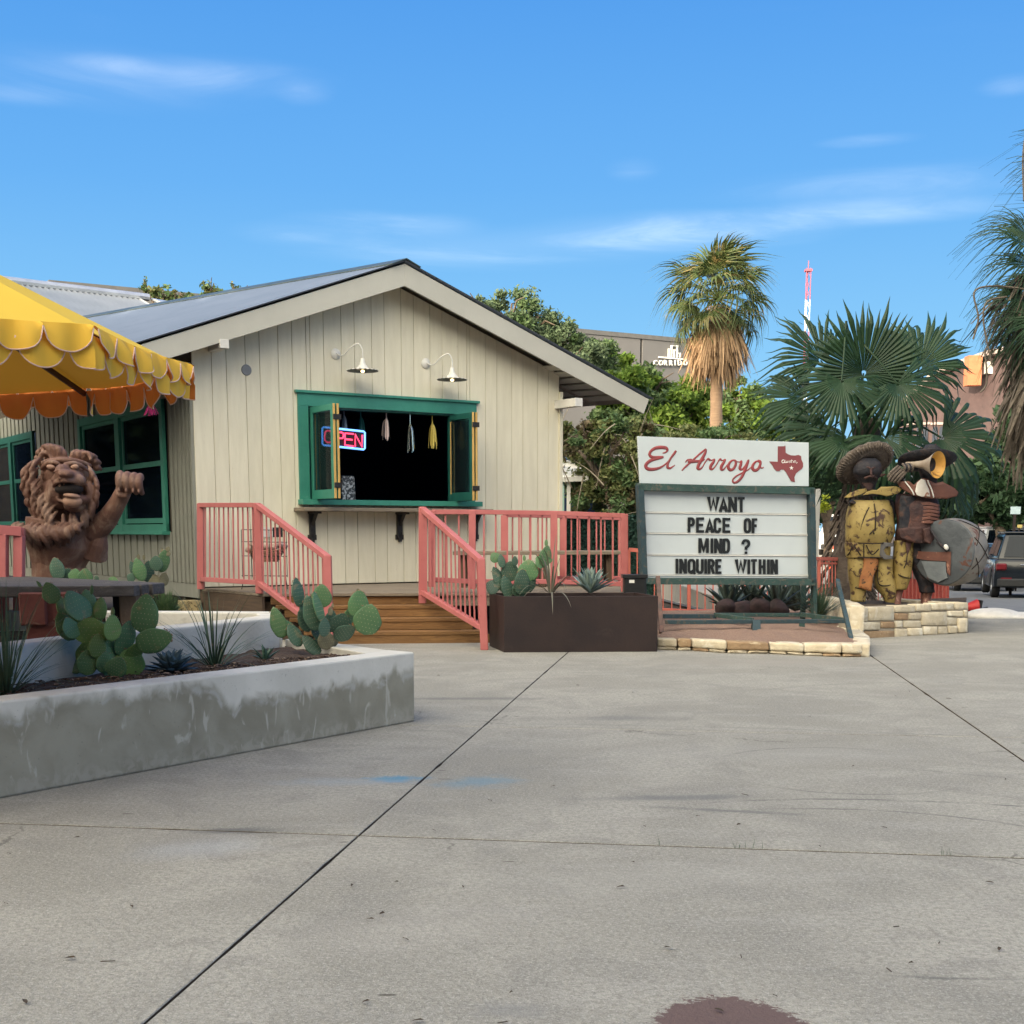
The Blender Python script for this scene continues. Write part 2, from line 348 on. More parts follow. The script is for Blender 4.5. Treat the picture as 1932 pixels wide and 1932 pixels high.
    L.new(mt('ADD', mt('ADD', f1, g1), mt('MULTIPLY', nz(30, 4), .7)), bp.inputs['Height']); L.new(bp.outputs[0], b.inputs['Normal'])
    return m
M_conc = concrete_mat()
M_dirt = pm('dark_soil', (.045, .032, .022), (.09, .065, .045), 22, .95, .8, 70)
M_asph = pm('asphalt', (.10, .105, .115), (.13, .135, .145), 3, .9, .4, 160)
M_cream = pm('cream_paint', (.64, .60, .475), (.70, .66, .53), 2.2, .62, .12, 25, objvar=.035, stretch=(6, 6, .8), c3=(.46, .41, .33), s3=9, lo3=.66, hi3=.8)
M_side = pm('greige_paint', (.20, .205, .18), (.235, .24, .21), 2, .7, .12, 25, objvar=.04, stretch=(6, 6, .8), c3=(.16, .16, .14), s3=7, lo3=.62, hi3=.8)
M_trimc = pm('barge_paint', (.44, .43, .38), (.48, .47, .415), 1.5, .6, .1, 20)
M_white = pm('white_paint', (.66, .65, .62), (.58, .57, .54), 6, .55, .1, 30)
M_green = pm('green_paint', (.035, .205, .155), (.045, .235, .18), 5, .45, .1, 40, c3=(.10, .26, .22), s3=14, lo3=.62, hi3=.75)
M_greend = pm('dark_green_paint', (.012, .085, .075), (.016, .105, .09), 5, .45, .1, 40)
M_pink = pm('salmon_paint', (.41, .118, .118), (.46, .148, .145), 4, .5, .08, 50, c3=(.33, .10, .09), s3=13, lo3=.60, hi3=.72)
M_pinkd = pm('faded_red_paint', (.46, .115, .085), (.52, .15, .11), 4, .6, .08, 50, c3=(.25, .08, .06), s3=20, lo3=.6, hi3=.7)
M_wood = pm('treated_timber', (.26, .135, .048), (.15, .075, .028), 3, .72, .25, 40, objvar=.14, stretch=(1.2, 9, 14), detail=9, c3=(.07, .035, .015), s3=3, lo3=.66, hi3=.74, dist=1.2, coords='obj')
M_woodg = pm('weathered_timber', (.25, .205, .155), (.16, .13, .10), 3, .8, .3, 40, objvar=.1, stretch=(1.2, 9, 14), detail=9, dist=1.2, coords='obj')
M_woody = pm('raw_pine_edge', (.62, .40, .13), (.50, .31, .09), 4, .6, .1, 40, stretch=(8, 8, 1))
M_iron = pm('black_iron', (.012, .012, .014), (.03, .026, .024), 20, .5, .2, 70)
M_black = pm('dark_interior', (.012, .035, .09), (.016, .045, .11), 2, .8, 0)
M_roof = pm('galvanised_roof', (.135, .175, .25), (.16, .20, .28), 1.2, .6, .1, 12, metal=.1, c3=(.115, .15, .215), s3=3, lo3=.55, hi3=.8)
M_flash = pm('bright_flashing', (.62, .64, .66), (.5, .52, .55), 3, .3, .1, 10, metal=.6)
M_glass = glassm('window_glass', alpha=.22)
M_glassd = glassm('dark_window_glass', (.003, .006, .014), .85, .05); M_glassd.node_tree.nodes['Principled BSDF'].inputs['Specular IOR Level'].default_value = .12

# ------------------------------------------------------------------ ground
def groundz(x, y):
    return -.024 * max(0.0, min(y - 19.5, 26))
gb = MB(); xs = [-160, -80, -40, -20, -10, -5, 0, 5, 10, 20, 40, 80, 160, 300]; ys = [-60, -30, -10, 0, 5, 10, 15, 19.5, 24, 28, 33, 38, 45.5, 60, 100, 200, 420]
vs = [(x, y, groundz(x, y) - .10) for y in ys for x in xs]
nx_ = len(xs); gb.add(vs, [(j * nx_ + i, j * nx_ + i + 1, (j + 1) * nx_ + i + 1, (j + 1) * nx_ + i) for j in range(len(ys) - 1) for i in range(nx_ - 1)])
struct(gb.build('ground', M_dirt))
# concrete plaza split into slabs along the joints seen in the photo
def clip(poly, p, n, off):
    out = []
    for i in range(len(poly)):
        a, b = poly[i], poly[(i + 1) % len(poly)]; da, db = (a - p).dot(n) - off, (b - p).dot(n) - off
        if da >= 0: out.append(a)
        if da * db < 0: out.append(a + (b - a) * (da / (da - db)))
    return out
plaza = bpy.data.objects.new('plaza', None); COL.objects.link(plaza); plaza['kind'] = 'structure'; OFF['plaza'] = V((0, 0, 0))
polys = [[V((-9, -8, 0)), V((14, -8, 0)), V((14, 19.5, 0)), V((-9, 19.5, 0))]]
jl = [((270, 1932), (1070, 1232), .0045, None), ((0, 1553), (1932, 1619), .009, None), ((1642, 1236), (1932, 1436), .007, None), ((660, 1366), (1932, 1392), .008, None)]
for (a, b, w, _) in jl:
    A_, B_ = G(*a), G(*b); d = (B_ - A_).normalized(); n = V((-d.y, d.x, 0)); nxt = []
    for p in polys:
        for s in (1, -1):
            q = clip(p, A_, n * s, w)
            if len(q) > 2: nxt.append(q)
    polys = nxt
for k, p in enumerate(polys):
    ar = sum((p[i].x * p[(i + 1) % len(p)].y - p[(i + 1) % len(p)].x * p[i].y) for i in range(len(p))) / 2
    if abs(ar) < .02: continue
    if ar < 0: p = p[::-1]
    q_ = []
    for i in range(len(p)):      # joint edges are slightly chipped
        a, b = p[i], p[(i + 1) % len(p)]; d = b - a; m = max(1, int(d.length / .12)); nin = V((-d.y, d.x, 0)).normalized()
        for j in range(m):
            c = a + d * (j / m); q_.append(c + nin * (max(0, noise.noise(c * 5)) * .006 + max(0, noise.noise(c * 17) - .35) * .022 if j else 0))
    p = q_
    mb = MB(); mb.prism(p, (0, 0, -.1)); mb.mi = [0, 1] + [1] * (len(mb.f) - 2); mb.build('slab', [M_conc, M_dirt], plaza, bevel=.003, seg=1)
# road to the right, going down behind the plaza, kerb ramp and white line
def gz(x, y, h=0): return V((x, y, groundz(x, y) + h))
def sheet(name, pts, mat, h, parent=None, kind='structure'):
    "pts: outline in xy; follows the ground"
    bm = bmesh.new(); bm.faces.new([bm.verts.new((x, y, 0)) for x, y in pts])
    for yy in ys:
        bmesh.ops.bisect_plane(bm, geom=bm.verts[:] + bm.edges[:] + bm.faces[:], plane_co=(0, yy, 0), plane_no=(0, 1, 0))
    for v in bm.verts: v.co.z = groundz(v.co.x, v.co.y) + h
    bmesh.ops.recalc_face_normals(bm, faces=bm.faces)
    if bm.faces and sum(f.normal.z for f in bm.faces) < 0: bmesh.ops.reverse_faces(bm, faces=bm.faces)
    me = bpy.data.meshes.new(name); bm.to_mesh(me); bm.free(); me.materials.append(mat)
    o = link(name, me, parent)
    if kind and not parent: o['kind'] = kind
    return o
sheet('road', [(3.5, 19.52), (40, 19.52), (90, 200), (12, 200), (3.5, 60)], M_asph, -.06)
M_line = pm('road_line_paint', (.75, .75, .74), (.6, .6, .6), 8, .7, 0)
def gg(u, v):   # point where a pixel ray meets the sloping road
    y = 20.0
    for _ in range(30):
        p = P(u, v, y); g = groundz(0, y) - .06; y += (p.z - g) * 8 if abs(p.z - g) > 1e-4 else 0
        y = max(15, min(45, y))
    return P(u, v, y)
# white parking line
def line_strip(a, b, w):
    d = (b - a).normalized(); n = V((-d.y, d.x, 0)) * w / 2
    return [(p.x, p.y) for p in (a - n, b - n, b + n, a + n)]
la, lb = P(1795, 1113, 25.6), P(1888, 1136, 21.8)
sheet('road_line', line_strip(la, lb, .11), M_line, -.055)
sheet('road_line', line_strip(V((3.6, 29, 0)), V((9.0, 27.2, 0)), .11), M_line, -.055)
# whitish kerb ramp beside the stone planter
M_kerb = pm('kerb_concrete', (.52, .50, .47), (.60, .58, .55), 6, .9, .3, 90, c3=(.36, .34, .31), s3=12)
kb = MB(); kc = P(1876, 1150, 20.2); kc.z = 0
for (dx, dy, rx, ry, rz) in ((0, 0, .42, .5, .125), (.35, -.1, .5, .45, .07), (.8, -.25, .7, .4, .035)): kb.ell(kc + V((dx, dy, -.01)), (rx, ry, rz), None, 28, 14)
struct(kb.build('kerb', M_kerb, smooth=True))
# ------------------------------------------------------------------ house
A = V((-4.11, 17.3, 0)); GX = V((.833, .553, 0)).normalized(); SX = V((-GX.y, GX.x, 0)); W = 5.78
def H(r, z, out=0.0): return A + GX * r - SX * out + V((0, 0, z))          # r along the gable wall, out = towards the viewer
MG = Matrix((GX, SX, V((0, 0, 1)))).transposed(); MS = Matrix((SX, -GX, V((0, 0, 1)))).transposed()
house = thing('house', 'cream board-sided house with grey metal gable roof and a long green serving window', 'house', tuple(A + V((0, 0, .5))))
ZB, RID, SL = .56, 4.885, .363
OH = .45
def roofz(r): return RID - SL * abs(r - W / 2)          # top of the roof above the gable wall
W0, W1, WZ0, WZ1 = 1.60, 4.13, 1.70, 2.955              # window opening
# wall boards with the opening left free
r = 0.0; k = 0
inner = MB()
while r < W - .02:
    w = min((.265, .2)[k % 2], W - r)
    def seg(a, b, zl, zh, nm='wall_board'):
        tl = zh if zh is not None else roofz(a) - .20; tr = zh if zh is not None else roofz(b) - .20
        pts = [H(a + .003, zl, .0), H(b - .003, zl, .0), H(b - .003, tr, .0), H(a + .003, tl, .0)]
        if zh is None and a < W / 2 < b: pts = pts[:3] + [H(W / 2, RID - .20, 0)] + pts[3:]
        mb = MB(); mb.prism(pts, -SX * .022); mb.build(nm, M_cream, house, bevel=.004)
    a, b = r, r + w
    if b <= W0 or a >= W1: seg(a, b, ZB, None)
    elif a < W0: seg(a, W0, ZB, None)
    elif b > W1: seg(W1 if W1 - a > 0 and b - W1 > .03 else a, b, ZB, None)
    if b > W0 and a < W1:
        a2, b2 = max(a, W0), min(b, W1)
        if b2 - a2 > .02: seg(a2, b2, ZB, WZ0); seg(a2, b2, WZ1, None)
    r += w; k += 1
# solid wall behind the boards, with the opening
for (a, b, z0, z1) in ((0.02, W0, .4, None), (W1, W - .02, .4, None), (W0, W1, .4, WZ0), (W0, W1, WZ1, None)):
    pts = [H(a, z0, -.10), H(b, z0, -.10)]
    if z1 is None:
        pts += [H(b, roofz(b) - .16, -.10)] + ([H(W / 2, RID - .16, -.10)] if a < W / 2 < b else []) + [H(a, roofz(a) - .16, -.10)]
    else: pts += [H(b, z1, -.10), H(a, z1, -.10)]
    inner.prism(pts, -SX * .097)
inner.build('wall_sheathing', pm('dark_sheathing', (.10, .085, .065), (.07, .06, .05), 8, .9, 0), house)
bx('corner_board', M_cream, house, H(W - .02, 1.95, .0) + GX * .045, (.06, .1, 2.85), MG)
# side wall (in shade), battens, skirt board
LS = 11.0
def S(t, z, out=0.0): return A + SX * t - GX * out + V((0, 0, z))
windows_side = [(1.05, 5.1, 1.27, 3.05), (8.0, 11.5, 1.27, 3.05)]
t = 0.0
edges = [0, .12, .27, .42, .58, .74, .9]
while edges[-1] < LS: edges.append(edges[-1] + .30)
for i in range(len(edges) - 1):
    a, b = edges[i], edges[i + 1]; c = (a + b) / 2
    spans = [(.60, 3.42)]
    for (wa, wb, za, zb) in windows_side:
        if b > wa + .02 and a < wb - .02: spans = [(.60, za), (zb, 3.42)]
    for (z0, z1) in spans:
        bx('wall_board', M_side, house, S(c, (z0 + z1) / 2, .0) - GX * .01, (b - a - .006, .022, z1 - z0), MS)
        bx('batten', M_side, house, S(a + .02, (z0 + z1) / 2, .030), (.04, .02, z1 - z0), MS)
ins = MB(); ins.box(S(LS / 2, 1.9, -.08), (LS, .10, 3.05), MS)
sh = MB()
ta = 0.02
for (wa, wb, za, zb) in windows_side:
    sh.box(S((ta + wa) / 2, 1.95, -.06), (wa - ta, .09, 3.0), MS); sh.box(S((wa + wb) / 2, (za + .45) / 2, -.06), (wb - wa, .09, za - .45), MS); sh.box(S((wa + wb) / 2, (zb + 3.45) / 2, -.06), (wb - wa, .09, 3.45 - zb), MS)
    ta = wb
sh.box(S((ta + LS) / 2, 1.95, -.06), (LS - ta + .01, .09, 3.0), MS)
sh.build('wall_sheathing', MC['dark_sheathing'], house)
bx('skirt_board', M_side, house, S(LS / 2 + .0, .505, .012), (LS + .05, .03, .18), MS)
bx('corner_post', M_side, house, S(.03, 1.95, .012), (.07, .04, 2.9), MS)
# interior: dark room
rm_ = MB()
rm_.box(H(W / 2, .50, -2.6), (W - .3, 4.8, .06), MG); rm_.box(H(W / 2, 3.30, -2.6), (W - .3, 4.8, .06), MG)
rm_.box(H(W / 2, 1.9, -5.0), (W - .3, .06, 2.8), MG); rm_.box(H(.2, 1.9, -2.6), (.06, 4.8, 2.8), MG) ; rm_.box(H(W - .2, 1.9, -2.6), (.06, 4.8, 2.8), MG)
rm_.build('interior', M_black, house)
for (wa, wb, za, zb) in windows_side:
    pass
# crawl-space darkness: foundation piers and closing wall far under the house
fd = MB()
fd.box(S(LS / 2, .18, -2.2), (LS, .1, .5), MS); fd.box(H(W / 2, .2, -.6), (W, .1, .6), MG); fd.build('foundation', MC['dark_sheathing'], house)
# barge boards, roof slopes, rafters
RD = V((-.776, .631, 0)).normalized()          # direction of the ridge (the plan is not square)
TR = 4.30
def bp_(r, dz=0, out=OH): return H(W / 2 + r, RID - SL * abs(r) + dz, out)
for s in (1, -1):
    mb = MB()
    T_ = TR if s > 0 else TR - .35
    mb.prism([bp_(0, -.02), bp_(s * T_, -.02), bp_(s * (T_ - .10), -.30 + .02), bp_(0, -.31)], SX * .04)
    mb.build('barge_board', M_trimc, house, bevel=.004)
def slope(s, L, name):
    "corrugated sheets"
    mb = MB(); n = int(L / .036); e = OH + .03
    a0 = bp_(0, .012, e); a1 = bp_(s * (TR + .06 if s > 0 else TR - .3), .012, e)
    vs = []
    for i in range(n + 1):
        h = .011 * math.cos(math.pi * i) ; o = RD * (L * i / n) + V((0, 0, h)); vs += [a0 + o, a1 + o]
    fs = [(2 * i, 2 * i + 1, 2 * i + 3, 2 * i + 2) if s > 0 else (2 * i, 2 * i + 2, 2 * i + 3, 2 * i + 1) for i in range(n)]
    mb.add(vs, fs); return mb.build(name, M_roof, house, smooth=True)
slope(-1, 9.5, 'roof_slope'); slope(1, 9.5, 'roof_slope')
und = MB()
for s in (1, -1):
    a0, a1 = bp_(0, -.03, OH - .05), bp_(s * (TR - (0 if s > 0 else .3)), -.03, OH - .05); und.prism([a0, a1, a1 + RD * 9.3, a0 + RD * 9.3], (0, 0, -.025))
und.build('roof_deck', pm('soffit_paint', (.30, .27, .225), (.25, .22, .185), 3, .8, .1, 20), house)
# ridge cap: two flanges
rc = MB()
for s in (1, -1):
    a, b = bp_(0, .045, OH + .06), bp_(s * .22, .035, OH + .06); rc.prism([a, b, b + RD * 9.6, a + RD * 9.6], (0, 0, -.012))
rc.build('ridge_cap', pm('dark_ridge_metal', (.06, .085, .085), (.09, .11, .11), 3, .4, .1, 10, metal=.4), house)
# rafters and purlins under the right eave
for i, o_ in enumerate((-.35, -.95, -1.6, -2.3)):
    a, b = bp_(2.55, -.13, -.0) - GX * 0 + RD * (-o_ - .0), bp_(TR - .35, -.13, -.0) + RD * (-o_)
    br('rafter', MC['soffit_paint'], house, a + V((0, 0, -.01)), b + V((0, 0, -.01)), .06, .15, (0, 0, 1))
for k in range(6):
    q = bp_(2.95 + k * .21, -.075, OH - .06); bx('skip_sheathing', M_trimc, house, q + RD * 1.6 + V((0, 0, -.004)), (.15, 3.0, .02), Matrix((V((GX.x, GX.y, -SL)).normalized(), RD, V((SL * GX.x, SL * GX.y, 1)).normalized())).transposed())
bx('beam_end', M_white, house, H(W - .18, 3.18, .28) + GX * .16, (.14, .55, .12), MG)
bx('beam_end', M_white, house, H(.28, 3.62, .25), (.12, .42, .11), MG)
# window trim
win = MB(); win.box(H((W0 + W1) / 2, WZ1 + .085, .035), (W1 - W0 + .30, .035, .17), MG)
window = win.build('serving_window', M_green, house, bevel=.003, loc=H((W0 + W1) / 2, WZ0))
bx('head_cap', M_green, window, H((W0 + W1) / 2, WZ1 + .185, .05), (W1 - W0 + .38, .07, .035), MG)
for rr, nm in ((W0 - .075, 'side_trim'), (W1 + .06, 'side_trim')): bx(nm, M_green, window, H(rr, (WZ0 + WZ1) / 2 - .02, .033), (.15 if rr < 2 else .12, .032, WZ1 - WZ0 + .04), MG)
bx('sill', M_green, window, H((W0 + W1) / 2, WZ0 - .025, .07), (W1 - W0 + .34, .22, .07), MG)
for rr in (W0 - .0, W1 + .0): bx('jamb', M_greend, window, H(rr + (.012 if rr < 2 else -.012), (WZ0 + WZ1) / 2, -.06), (.022, .16, WZ1 - WZ0), MG)
bx('head_jamb', M_greend, window, H((W0 + W1) / 2, WZ1 - .012, -.06), (W1 - W0, .16, .022), MG)
def leafp(r0, sgn, o0, o1):
    "a folded glazed casement standing out from the opening"
    zc, hh, wd = (WZ0 + WZ1) / 2 + .0, WZ1 - WZ0 - .03, o1 - o0
    f = MB(); MP = MG
    fr = [((0, (o0 + .035)), .07), ((0, o1 - .035), .07)]
    mb = MB()
    for o_ in (o0 + .035, o1 - .035): mb.box(H(r0, zc, o_), (.035, .07, hh), MG)
    for dz in (-hh / 2 + .06, hh / 2 - .04): mb.box(H(r0, zc + dz, (o0 + o1) / 2), (.034, wd - .14, .12 if dz < 0 else .08), MG)
    ob = mb.build('casement', M_greend if sgn else M_green, house, bevel=.002)
    bx('pane', M_glass, ob, H(r0, zc, (o0 + o1) / 2), (.006, wd - .14, hh - .18), MG, 0)
    bx('edge_strip', M_woody, ob, H(r0, zc, o1 + .006), (.030, .012, hh), MG, .001)
    bx('glazing_bead', M_woody, ob, H(r0 + .019 * (1 if sgn == 0 else -1), zc, o0 + .09), (.006, .02, hh - .2), MG, .001)
    for z in (zc + hh * .36, zc - hh * .36): bx('hinge', M_iron, ob, H(r0 + .012, z, o1 + .016), (.06, .008, .07), MG, .001)
    return ob
leafp(W0 + .05, 0, .02, .72); leafp(W0 + .105, 0, .02, .72)
leafp(W1 - .27, 1, -.05, .62); leafp(W1 - .215, 1, -.05, .62)
# inside: counter and pale things in the dark
bx('counter', pm('dark_counter', (.02, .02, .025), None, 5, .4, .05), house, H((W0 + W1) / 2, WZ0 - .03, -.45), (2.6, .6, .05), MG)
# serving shelf with iron brackets
shelf = thing('serving_shelf', 'weathered timber counter shelf on black iron brackets below the green serving window', 'shelf', tuple(H(2.9, 1.5, 0)))
bx('shelf_board', M_woodg, shelf, H(2.86, 1.575, .20), (3.0, .36, .05), MG, .006)
for rr in (1.62, 2.98, 4.25):
    mb = MB(); mb.box(H(rr, 1.535, .13), (.11, .22, .03), MG); mb.box(H(rr, 1.36, .045), (.085, .04, .34), MG)
    mb.add([H(rr - .02, 1.52, .20), H(rr + .02, 1.52, .20), H(rr + .02, 1.36, .07), H(rr - .02, 1.36, .07), H(rr - .02, 1.52, .16), H(rr + .02, 1.52, .16), H(rr + .02, 1.40, .07), H(rr - .02, 1.40, .07)], [(0, 1, 2, 3), (4, 7, 6, 5), (0, 3, 7, 4), (1, 5, 6, 2)])
    mb.box(H(rr, 1.20, .035), (.13, .02, .07), MG); mb.box(H(rr, 1.20, .05), (.05, .03, .13), MG)
    mb.build('bracket', M_iron, shelf, bevel=.004)
# side windows
for wi, (wa, wb, za, zb) in enumerate(windows_side):
    mb = MB()
    for tt in (wa + .06, (wa + wb) / 2, wb - .06): mb.box(S(tt, (za + zb) / 2, .03), (.12 if tt != (wa + wb) / 2 else .2, .05, zb - za), MS)
    for zz in (za + .05, zb - .06): mb.box(S((wa + wb) / 2, zz, .028), (wb - wa, .045, .12), MS)
    wo_ = mb.build('side_window', M_green if wi == 0 else M_greend, house, bevel=.003)
    bx('sill', M_green if wi == 0 else M_greend, wo_, S((wa + wb) / 2, za - .01, .07), (wb - wa + .12, .12, .05), MS)
    for (a, b) in ((wa + .13, (wa + wb) / 2 - .11), ((wa + wb) / 2 + .11, wb - .13)):
        c = (a + b) / 2
        sm = MB()
        for tt in (a + .03, b - .03): sm.box(S(tt, (za + zb) / 2 + .02, .0), (.06, .03, zb - za - .2), MS)
        for zz in (za + .16, (za + zb) / 2 + .05, zb - .14): sm.box(S(c, zz, .002), (b - a, .032, .07), MS)
        sm.build('sash', M_green if wi == 0 else M_greend, wo_, bevel=.002)
        bx('pane', M_glassd, wo_, S(c, (za + zb) / 2, -.01), (b - a, .006, zb - za - .15), MS, 0)
    bx('blind', M_black, wo_, S((wa + wb) / 2, (za + zb) / 2, -.55), (wb - wa + .6, .02, zb - za + .5), MS, 0)
# wall vents
mb = MB(); mb.lathe([(0, .012), (.062, .012), (.07, .006), (.072, 0)], H(.74, 3.37, .026), Matrix((GX, V((0, 0, 1)), -SX)).transposed(), 24)
mb.build('vent_cover', pm('grey_cap', (.20, .215, .24), None, 10, .6, .05), house)
bx('wall_hatch', M_iron, house, H(.98, 1.27, .018), (.42, .01, .13), MG, .001)
bx('hatch_flap', M_white, house, H(.97, 1.27, .03), (.14, .012, .13), MG, .001)
# concrete pier under the corner
mb = MB(); mb.prism([S(.0, .0, .14) + GX * x + SX * y for x, y in ((-.12, -.12), (.12, -.12), (.12, .12), (-.12, .12))], (0, 0, .39))
pier = mb.build('foundation_pier', pm('stained_block', (.45, .36, .18), (.28, .22, .13), 10, .9, .4, 40, c3=(.12, .09, .05), s3=18, lo3=.5, hi3=.62), house, bevel=.01)

# ------------------------------------------------------------------ deck and steps
ZD = .545
deck = thing('timber_deck', 'low timber deck with wide plank steps in front of the serving window', 'deck', tuple(G(700, 1200)))
D0 = P(497, 1118, 15.8); D0.z = ZD; D1 = V((1.56, 16.15, ZD)); Dw = H(.02, ZD, .03); Dw2 = V((1.9, 20.0, ZD))
ed = (D1 - D0); ed.z = 0; edn = ed.normalized(); bk = V((-edn.y, edn.x, 0))
Me = Matrix((edn, bk, V((0, 0, 1)))).transposed()
# deck boards run across the front, each its own piece, clipped by the wall line
y = 0.0; i = 0
polyD = [D0, D1, V((1.75, 20.3, ZD)), H(W - .05, ZD, .03), Dw]
while i < 34:
    q = clip([V(p) for p in polyD], D0, bk, y + .003)
    q = clip(q, D0, -bk, -(y + .137)) if len(q) > 2 else q
    if len(q) > 2: mb = MB(); mb.prism(q, (0, 0, -.035)); mb.build('deck_board', M_woodg, deck, bevel=.004)
    y += .14; i += 1
# fascia: left side and front right
lf = (Dw - D0); lfn = lf.normalized()
br('fascia_board', pm('dark_timber', (.10, .065, .042), (.06, .04, .028), 3, .8, .3, 30, stretch=(1, 6, 12), coords='obj'), deck, D0 + V((0, 0, -.165)) + lfn * .01, Dw + V((0, 0, -.165)), .04, .25)
br('fascia_board', M_woodg, deck, P(836, 1130, 16.03) * 1.0 + V((0, 0, 0)), D1 + V((0, 0, -.10)), .04, .16)
# steps
nst = 4; run = .34
dirS = (-SX * .93 + edn * .12).normalized(); dirS.z = 0; rise = ZD / 4
sl0 = D0 + edn * -.02; sr0 = P(833, 1118, 16.02); sr0.z = ZD
def stepline(k):   # left and right end of the nose of step k (0 = deck)
    fl = V((0, 0, -rise * k)) + dirS * (run * .95 * k)
    return sl0 + fl + edn * .12, sr0 + fl * 1 + V((0, 0, 0))
for k in range(nst):
    a, b = stepline(k); z1 = ZD - rise * k; z0 = z1 - rise
    # riser boards: two boards in each riser
    if k > 0:
        c, d_ = stepline(k - 1)
        for j in range(2):
            m0 = (V((a.x, a.y, z1 - .02)) + V((c.x, c.y, z1 - .02))) / 2; m1 = (V((b.x, b.y, z1 - .02)) + V((d_.x, d_.y, z1 - .02))) / 2
            off = dirS * (.075 * (1 if j else -1)); br('tread_board', M_wood, deck, m0 + off * 1.02, m1 + off * 1.02, .148, .04)
    zc = (z1 + z0) / 2 - .02
    br('riser_board', M_wood, deck, V((a.x, a.y, zc)) - dirS * .03, V((b.x, b.y, zc)) - dirS * .03, .035, rise - .045 if k < nst - 1 else rise - .03)
    bx('step_block', MC['dark_timber'], deck, V(((a.x + b.x) / 2, (a.y + b.y) / 2, z0 / 2 + .02)) - dirS * .22, ((b - a).length - .06, .22, max(z0, .05) + .02), Me, .002)
# ------------------------------------------------------------------ railings
def post(th, base, top, w=.085, mat=None): return br('post', mat or M_pink, th, base, top, w, w, (0, 1, 0), .004)
def railing(th, segs, mat=None, w=.075, bal=.02, gap=.105, posts=True, low=.12, topw=None):
    "segs: list of (bottom a, bottom b, top a, top b) quads; rails and balusters between"
    mat = mat or M_pink
    for (ba, bb, ta, tb) in segs:
        up = (tb - ta).normalized(); dz = V((0, 0, 1))
        br('top_rail', mat, th, ta, tb, topw or w, .055, dz)
        la, lb = ba + dz * low, bb + dz * low; br('bottom_rail', mat, th, la, lb, w, .055, dz)
        L = (V((tb.x, tb.y, 0)) - V((ta.x, ta.y, 0))).length; n = max(2, int(L / gap))
        for i in range(1, n):
            q = i / n; br('baluster', mat, th, la.lerp(lb, q), ta.lerp(tb, q), bal, bal, (0, 1, 0), .0)
RH = 1.07
r1 = thing('railing', 'salmon pink railing on the left side of the deck turning down beside the steps', 'railing', tuple(D0), group='salmon pink railings of the deck')
pa = P(379, 1104, 17.0); pa.z = ZD; pb = P(490, 1118, 15.85); pb.z = ZD; pc = V(P(618, 1052, 14.35)); pcb = V((pc.x, pc.y, 0))
ta = P(379, 953, 17.0); tb = P(486, 953, 15.85)
railing(r1, [(pa, pb, ta, tb), (pb, V((pcb.x, pcb.y, .03)), tb, pc)], gap=.115, bal=.018, low=.13)
post(r1, pa, ta + V((0, 0, .02))); post(r1, pb, tb + V((0, 0, .02))); post(r1, pcb, pc + V((0, 0, .02)))
r2 = thing('railing', 'salmon pink stair handrail sloping down right of the timber steps', 'railing', tuple(G(917, 1222)), group='salmon pink railings of the deck')
qa = P(797, 1138, 15.75); qat = P(797, 960, 15.75); qb = G(914, 1226); qbt = P(908, 1058, qb.y)
qq = V((qa.x, qa.y, .40))
railing(r2, [(V((qa.x, qa.y, .40)), V((qb.x, qb.y, .06)), qat, qbt)], gap=.11, low=.17)
post(r2, qa, qat + V((0, 0, .02))); post(r2, qb, qbt + V((0, 0, .02)), .085)
r3 = thing('railing', 'salmon pink railing along the deck front behind the dark planter', 'railing', tuple(P(1045, 1110, 16.2)), group='salmon pink railings of the deck')
def up3(u, vt, vb, Y): return P(u, vb, Y), P(u, vt, Y)
f0 = up3(815, 966, 1104, 16.0); f1 = up3(891, 966, 1108, 16.05); f2 = up3(1045, 968, 1108, 16.15); f3 = up3(1178, 973, 1113, 16.2)
railing(r3, [(f0[0], f1[0], f0[1], f1[1]), (f1[0], f2[0], f1[1], f2[1]), (f2[0], f3[0], f2[1], f3[1])], gap=.125, low=.07)
for f in (f0, f1, f2, f3): post(r3, f[0] - V((0, 0, .02)), f[1] + V((0, 0, .02)))
r4 = thing('railing', 'salmon pink railing at the back of the deck behind the picnic table', 'railing', tuple(P(1061, 1098, 18.8)), group='salmon pink railings of the deck')
g1 = up3(951, 972, 1098, 18.4); g2 = up3(1062, 974, 1100, 18.9); g3 = up3(1172, 978, 1100, 19.2)
railing(r4, [(g1[0], g2[0], g1[1], g2[1]), (g2[0], g3[0], g2[1], g3[1])], gap=.125, low=.07)
for f in (g1, g2, g3): post(r4, f[0], f[1], .09)
r5 = thing('railing', 'salmon pink railing cut off by the left edge, behind the wooden bench', 'railing', tuple(P(35, 1190, 10.6)), group='salmon pink railings of the deck')
h1, h2, h3 = up3(-120, 990, 1190, 10.4), up3(5, 1000, 1190, 10.55), up3(36, 1003, 1190, 10.6)
br('top_rail', M_pink, r5, h1[1], h3[1] + V((.02, 0, 0)), .09, .075)
for h in (h1, h2, h3): post(r5, h[0], h[1] - V((0, 0, .03)), .075)
br('top_rail', M_pink, r5, h3[1], P(48, 1004, 12.2), .07, .06)
